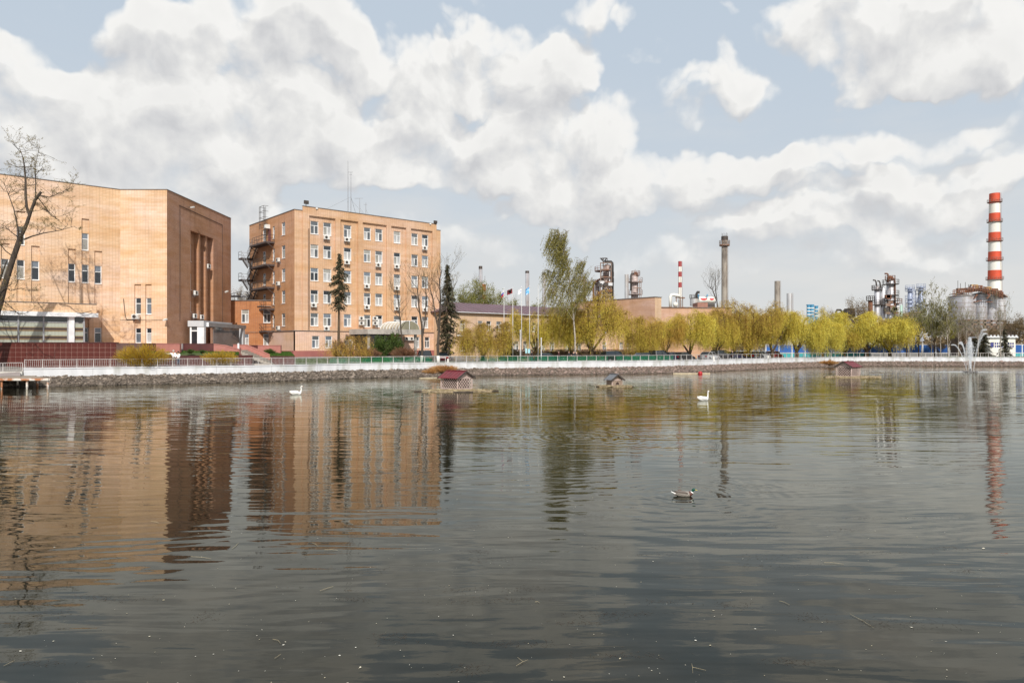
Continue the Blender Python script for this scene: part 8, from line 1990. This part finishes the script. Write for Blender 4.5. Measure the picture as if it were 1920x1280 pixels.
def duck():
    d = 4847/(929.5-649); t = thing('mallard', (PX(1282,d),d,0), 'drake mallard with glossy green head swimming right', 'duck', None, R(-6))
    mt = [mat('duck_flank',(.27,.24,.21),(.19,.17,.15),scale=40,rough=.7), mat('duck_breast',(.09,.035,.025),rough=.6), mat('duck_ring',(.8,.8,.78),rough=.6), mat('duck_green',(.004,.075,.035),(.003,.04,.05),scale=30,rough=.28), mat('duck_tail',(.70,.69,.66),rough=.7), mat('duck_brown',(.07,.05,.04),rough=.7)]
    sp = [(-.34,.115,.006,.004,4),(-.29,.095,.045,.022,4),(-.23,.075,.075,.045,0),(-.14,.055,.098,.072,0),(-.02,.048,.105,.082,0),(.08,.05,.098,.085,0),(.145,.06,.078,.078,1),(.19,.075,.055,.062,1),(.212,.10,.038,.045,2),(.222,.118,.034,.036,3),(.232,.145,.031,.032,3),(.245,.172,.038,.038,3),(.265,.188,.041,.038,3),(.287,.185,.034,.032,3),(.302,.178,.02,.018,3)]
    loft_bird('body', sp, None, t, 16, True, None, mt)
    loft_bird('bill', [(.295,.178,.017,.014),(.325,.166,.015,.008),(.352,.160,.014,.005),(.360,.159,.008,.003)], mat('bill_yellow',(.50,.42,.06),rough=.4), t, 8, False)
    for sy in (-1,1):
        b = MB(); rings=[]
        for (x,z,hh,yy,th) in ((.10,.085,.012,.082,.012),(.05,.095,.03,.090,.018),(-.06,.098,.035,.090,.02),(-.18,.10,.026,.068,.016),(-.27,.108,.010,.035,.01)): rings.append([(x,sy*(yy+th*math.cos(a)),z+hh*math.sin(a)) for a in [2*math.pi*j/10 for j in range(10)]])
        b.loft(rings); link(bpy.data.objects.new('wing', b.mesh('wing', mt[5], smooth=True)),t)
        b = MB(); rings=[]
        for (x,z,hh,yy,th) in ((.06,.075,.012,.100,.008),(-.06,.072,.020,.104,.010),(-.20,.085,.012,.080,.008)): rings.append([(x,sy*(yy+th*math.cos(a)),z+hh*math.sin(a)) for a in [2*math.pi*j/8 for j in range(8)]])
        b.loft(rings); link(bpy.data.objects.new('flank_feathers', b.mesh('flank', mt[0], smooth=True)),t)
        b = MB(); b.lathe((.270,sy*.0385,.192),[(.0,-.005),(.005,0),(.0,.005)],6); link(bpy.data.objects.new('eye', b.mesh('eye', m_blackb)),t)
    b = MB(); b.loft([[(x,wd*math.cos(a),z+hh*math.sin(a)) for a in [2*math.pi*j/8 for j in range(8)]] for (x,z,wd,hh) in ((-.20,.105,.055,.014),(-.26,.112,.040,.012),(-.30,.122,.015,.008))]); link(bpy.data.objects.new('rump', b.mesh('rump', m_blackb, smooth=True)),t)
    b = MB(); b.tube([(-.28,0,.12),(-.30,0,.145),(-.285,0,.16)],[.008,.006,.003],6); link(bpy.data.objects.new('curled_feather', b.mesh('curl', m_blackb, smooth=True)),t)
    t.scale = (.93,.93,.93)
duck()

# ------------------------------------------------------------------ fountain
def fountain():
    d = 4847/(697.5-649); x0 = PX(1819,d); t = thing('fountain', (x0,d,0), 'floating fountain throwing fan of white jets before the silos', 'fountain')
    b = MB(); b.lathe((x0,d,0),[(.9,-.05),(.95,.05),(.9,.12),(.8,.12),(.8,-.05)],20)
    for k in range(6): a = k*1.047; b.beam((x0,d,.08),(x0+.85*math.cos(a),d+.85*math.sin(a),.08),.05)
    b.tube([(x0,d,0),(x0,d,.5)],.06,8); b.build('nozzle_ring', m_dark, t)
    m = bpy.data.materials.new('spray'); m.use_nodes = True; N,L = m.node_tree.nodes, m.node_tree.links; p = N['Principled BSDF']; p.inputs['Base Color'].default_value=(.88,.90,.93,1); p.inputs['Roughness'].default_value=.3
    tr = N.new('ShaderNodeBsdfTransparent'); tl = N.new('ShaderNodeBsdfTranslucent'); tl.inputs[0].default_value=(.9,.92,.95,1); a = N.new('ShaderNodeMixShader'); a.inputs[0].default_value=.5; L.new(p.outputs[0],a.inputs[1]); L.new(tl.outputs[0],a.inputs[2]); c = N.new('ShaderNodeMixShader'); c.inputs[0].default_value=.48; L.new(tr.outputs[0],c.inputs[1]); L.new(a.outputs[0],c.inputs[2]); L.new(c.outputs[0],N['Material Output'].inputs[0])
    nr = np.random.RandomState(3)
    def jet(bx, vx, vy, vz, n, spread, size, name='jet', drift=-.0, tmax=1.0, by=0):
        g = 9.8; T_ = vz/g*tmax; s = nr.rand(n)**.8; tt = s*T_; j = spread*(.15+s**1.5)
        if name == 'central_plume': zf = (vz*tt-.5*g*tt**2)/(vz*vz/2/g); j = spread*(.22+1.1*np.exp(-((zf-.62)/.22)**2))
        P = np.stack([x0+bx+vx*tt+nr.normal(0,1,n)*j+drift*tt, d+by+vy*tt+nr.normal(0,1,n)*j*.8, .2+vz*tt-.5*g*tt**2-np.abs(nr.normal(0,1,n))*j*.8],1); P[:,2] = np.maximum(P[:,2],.02)
        D = np.stack([np.full(n,vx*.6),np.full(n,vy*.6),vz-g*tt],1)+nr.normal(0,.6,(n,3)); V,Q = leaf_quads(P,D,nr.uniform(size*.8,size*3,n),nr.uniform(size*.3,size*.8,n),nr); V -= np.array(t.location)
        o = bpy.data.objects.new(name, npmesh(name,V,Q,m)); link(o,t)
    jet(0,.05,0,9.6,5200,.26,.085,'central_plume',-.12,1.12)
    for (bx,vx,vy,vz) in ((.5,1.9,.4,10.3),(.45,1.2,-.5,10.8),(-.5,-1.9,.4,8.6),(-.45,-1.25,-.5,9.0),(.2,.7,1.2,9.0),(-.15,-.6,1.2,8.8)): jet(bx,vx,vy,vz,1500,.07 if vx < 0 else .13,.05,'jet',-.05,1.12)
    # rings of falling drops striking the water
    n = 2600; P = np.stack([x0+nr.normal(0,1,n)*3.2, d+nr.normal(0,1,n)*1.2, np.abs(nr.normal(0,.08,n))],1); V,Q = leaf_quads(P, nr.normal(size=(n,3))*np.array([1,1,.4]), nr.uniform(.04,.16,n), nr.uniform(.02,.06,n), nr); V -= np.array(t.location); o = bpy.data.objects.new('splashes', npmesh('splashes',V,Q,m)); link(o,t); o['kind']='stuff'
    ff = thing('foam_streak', (x0,d,0), 'pale foam line on the water at the foot of the fountain', 'foam'); b = MB()
    V=[];Q=[]; n=1600; P = np.stack([x0+nr.uniform(-7.5,5.5,n), d+nr.normal(0,.22,n)+.5*np.sin(nr.rand(n)*3), np.full(n,.012)+nr.uniform(0,.02,n)],1); D = np.stack([np.ones(n),nr.normal(0,.2,n),np.zeros(n)],1); S = np.stack([np.zeros(n),np.ones(n),np.zeros(n)],1); l = nr.uniform(.06,.35,n)[:,None]; w_ = nr.uniform(.02,.07,n)[:,None]
    V = np.stack([P-D*l,P+S*w_,P+D*l,P-S*w_],1).reshape(-1,3)-np.array(ff.location); o = bpy.data.objects.new('foam', npmesh('foam',V,np.arange(4*n).reshape(-1,4),m)); link(o,ff); o['kind']='stuff'
fountain()

# ------------------------------------------------------------------ floating straws, petals, specks
def debris():
    m = foliage_mat('floating_bits',[(.25,.20,.12),(.50,.44,.30),(.70,.68,.60)],0,0); nr = np.random.RandomState(9); n = 1500
    y = 6.5+40*nr.rand(n)**2.2; x = nr.uniform(-.8,.8,n)*y; P = np.stack([x,y,np.full(n,.006)],1); a = nr.uniform(0,6.28,n); D = np.stack([np.cos(a),np.sin(a),0*a],1); S = np.stack([-np.sin(a),np.cos(a),0*a],1)
    l = (nr.lognormal(-5.1,.55,n))[:,None]; w_ = l*nr.uniform(.3,.9,n)[:,None]; V = np.stack([P-D*l,P+S*w_,P+D*l,P-S*w_],1).reshape(-1,3)
    o = bpy.data.objects.new('floating_specks', npmesh('floating_specks',V,np.arange(4*n).reshape(-1,4),m,np.clip(nr.normal(.75,.3,n),0,1))); link(o); tag(o,'tiny petals and bud scales scattered on the water','specks',kind='stuff')
    # silt-brown weed mats just at the surface
    V=[];ti=[]
    for k in range(90):
        cy = 7+14*nr.rand()**1.4; cx = nr.uniform(-.75,.75)*cy; q = 60; sx, sy = nr.uniform(.12,.45), nr.uniform(.04,.14); p = np.stack([cx+nr.normal(0,sx,q),cy+nr.normal(0,sy,q),np.full(q,.004)],1); a = nr.uniform(0,6.28,q); D = np.stack([np.cos(a),np.sin(a),0*a],1); S = np.stack([-np.sin(a),np.cos(a),0*a],1); l = nr.uniform(.012,.06,q)[:,None]; V.append(np.stack([p-D*l,p+S*.002,p+D*l,p-S*.002],1).reshape(-1,3)); ti += [nr.rand()*.3]*q
    V = np.concatenate(V); m2 = foliage_mat('weed_bits',[(.045,.032,.022),(.10,.07,.045),(.16,.12,.08)],0,0); o = bpy.data.objects.new('floating_weed', npmesh('floating_weed',V,np.arange(len(V)).reshape(-1,4),m2,ti)); link(o); tag(o,'brownish wisps of weed floating near the camera','weed',kind='stuff')
    ms = mat('straw',(.42,.35,.22),(.30,.25,.15),scale=20,rough=.8)
    def W(px,py): d = 4847/(py-649); return Vector((PX(px,d),d,.012))
    L_ = [((1594,1152),(1639,1178),'long pale straw floating at the lower right'),((1545,1055),(1582,1058),'thin straw floating right of the middle'),((358,1044),(396,1048),'straw floating below the reflection of the hall'),((608,1031),(633,1032),'short straw below the reflection of the office block'),((585,1018),(597,1026),'small bent stalk below the reflection of the office block'),((511,1199),(526,1207),'pale short stalk at the lower middle left'),((515,1235),(527,1227),'second short stalk at the lower middle left'),((968,1249),(990,1238),'crossed straw at the bottom centre'),((1297,1245),(1299,1263),'forked stalk at the bottom, right of centre'),((7,1249),(27,1239),'stalk at the lower left corner'),((1461,1127),(1481,1135),'short stalk with a leaf, lower right of centre'),((435,1029),(447,1018),'tiny straw under the hall reflection'),((283,978),(298,981),'small straw in the reflection of the brown wall'),((1003,1129),(1012,1131),'thin short straw near the bottom centre'),((600,1108),(625,1100),'reddish stalk left of the bottom centre')]
    for a,b_,lab in L_:
        p,q = W(*a),W(*b_); t = thing('floating_straw', p, lab, 'straw', 'straws floating on the pond'); b = MB(); mid = (p+q)/2+Vector((.01,.03,0)); k_=.0017*max(.5,min(2,p.y/9)); b.tube([p,mid,q],[k_,k_*1.2,k_*.6],5); b.build('stalk', ms, t)
        if 'forked' in lab or 'crossed' in lab: b = MB(); dd = (q-p); pr = Vector((-dd.y,dd.x,0))*.6; b.tube([mid,mid+pr+dd*.2],[.002,.001],5); b.build('side_shoot', ms, t)
debris()
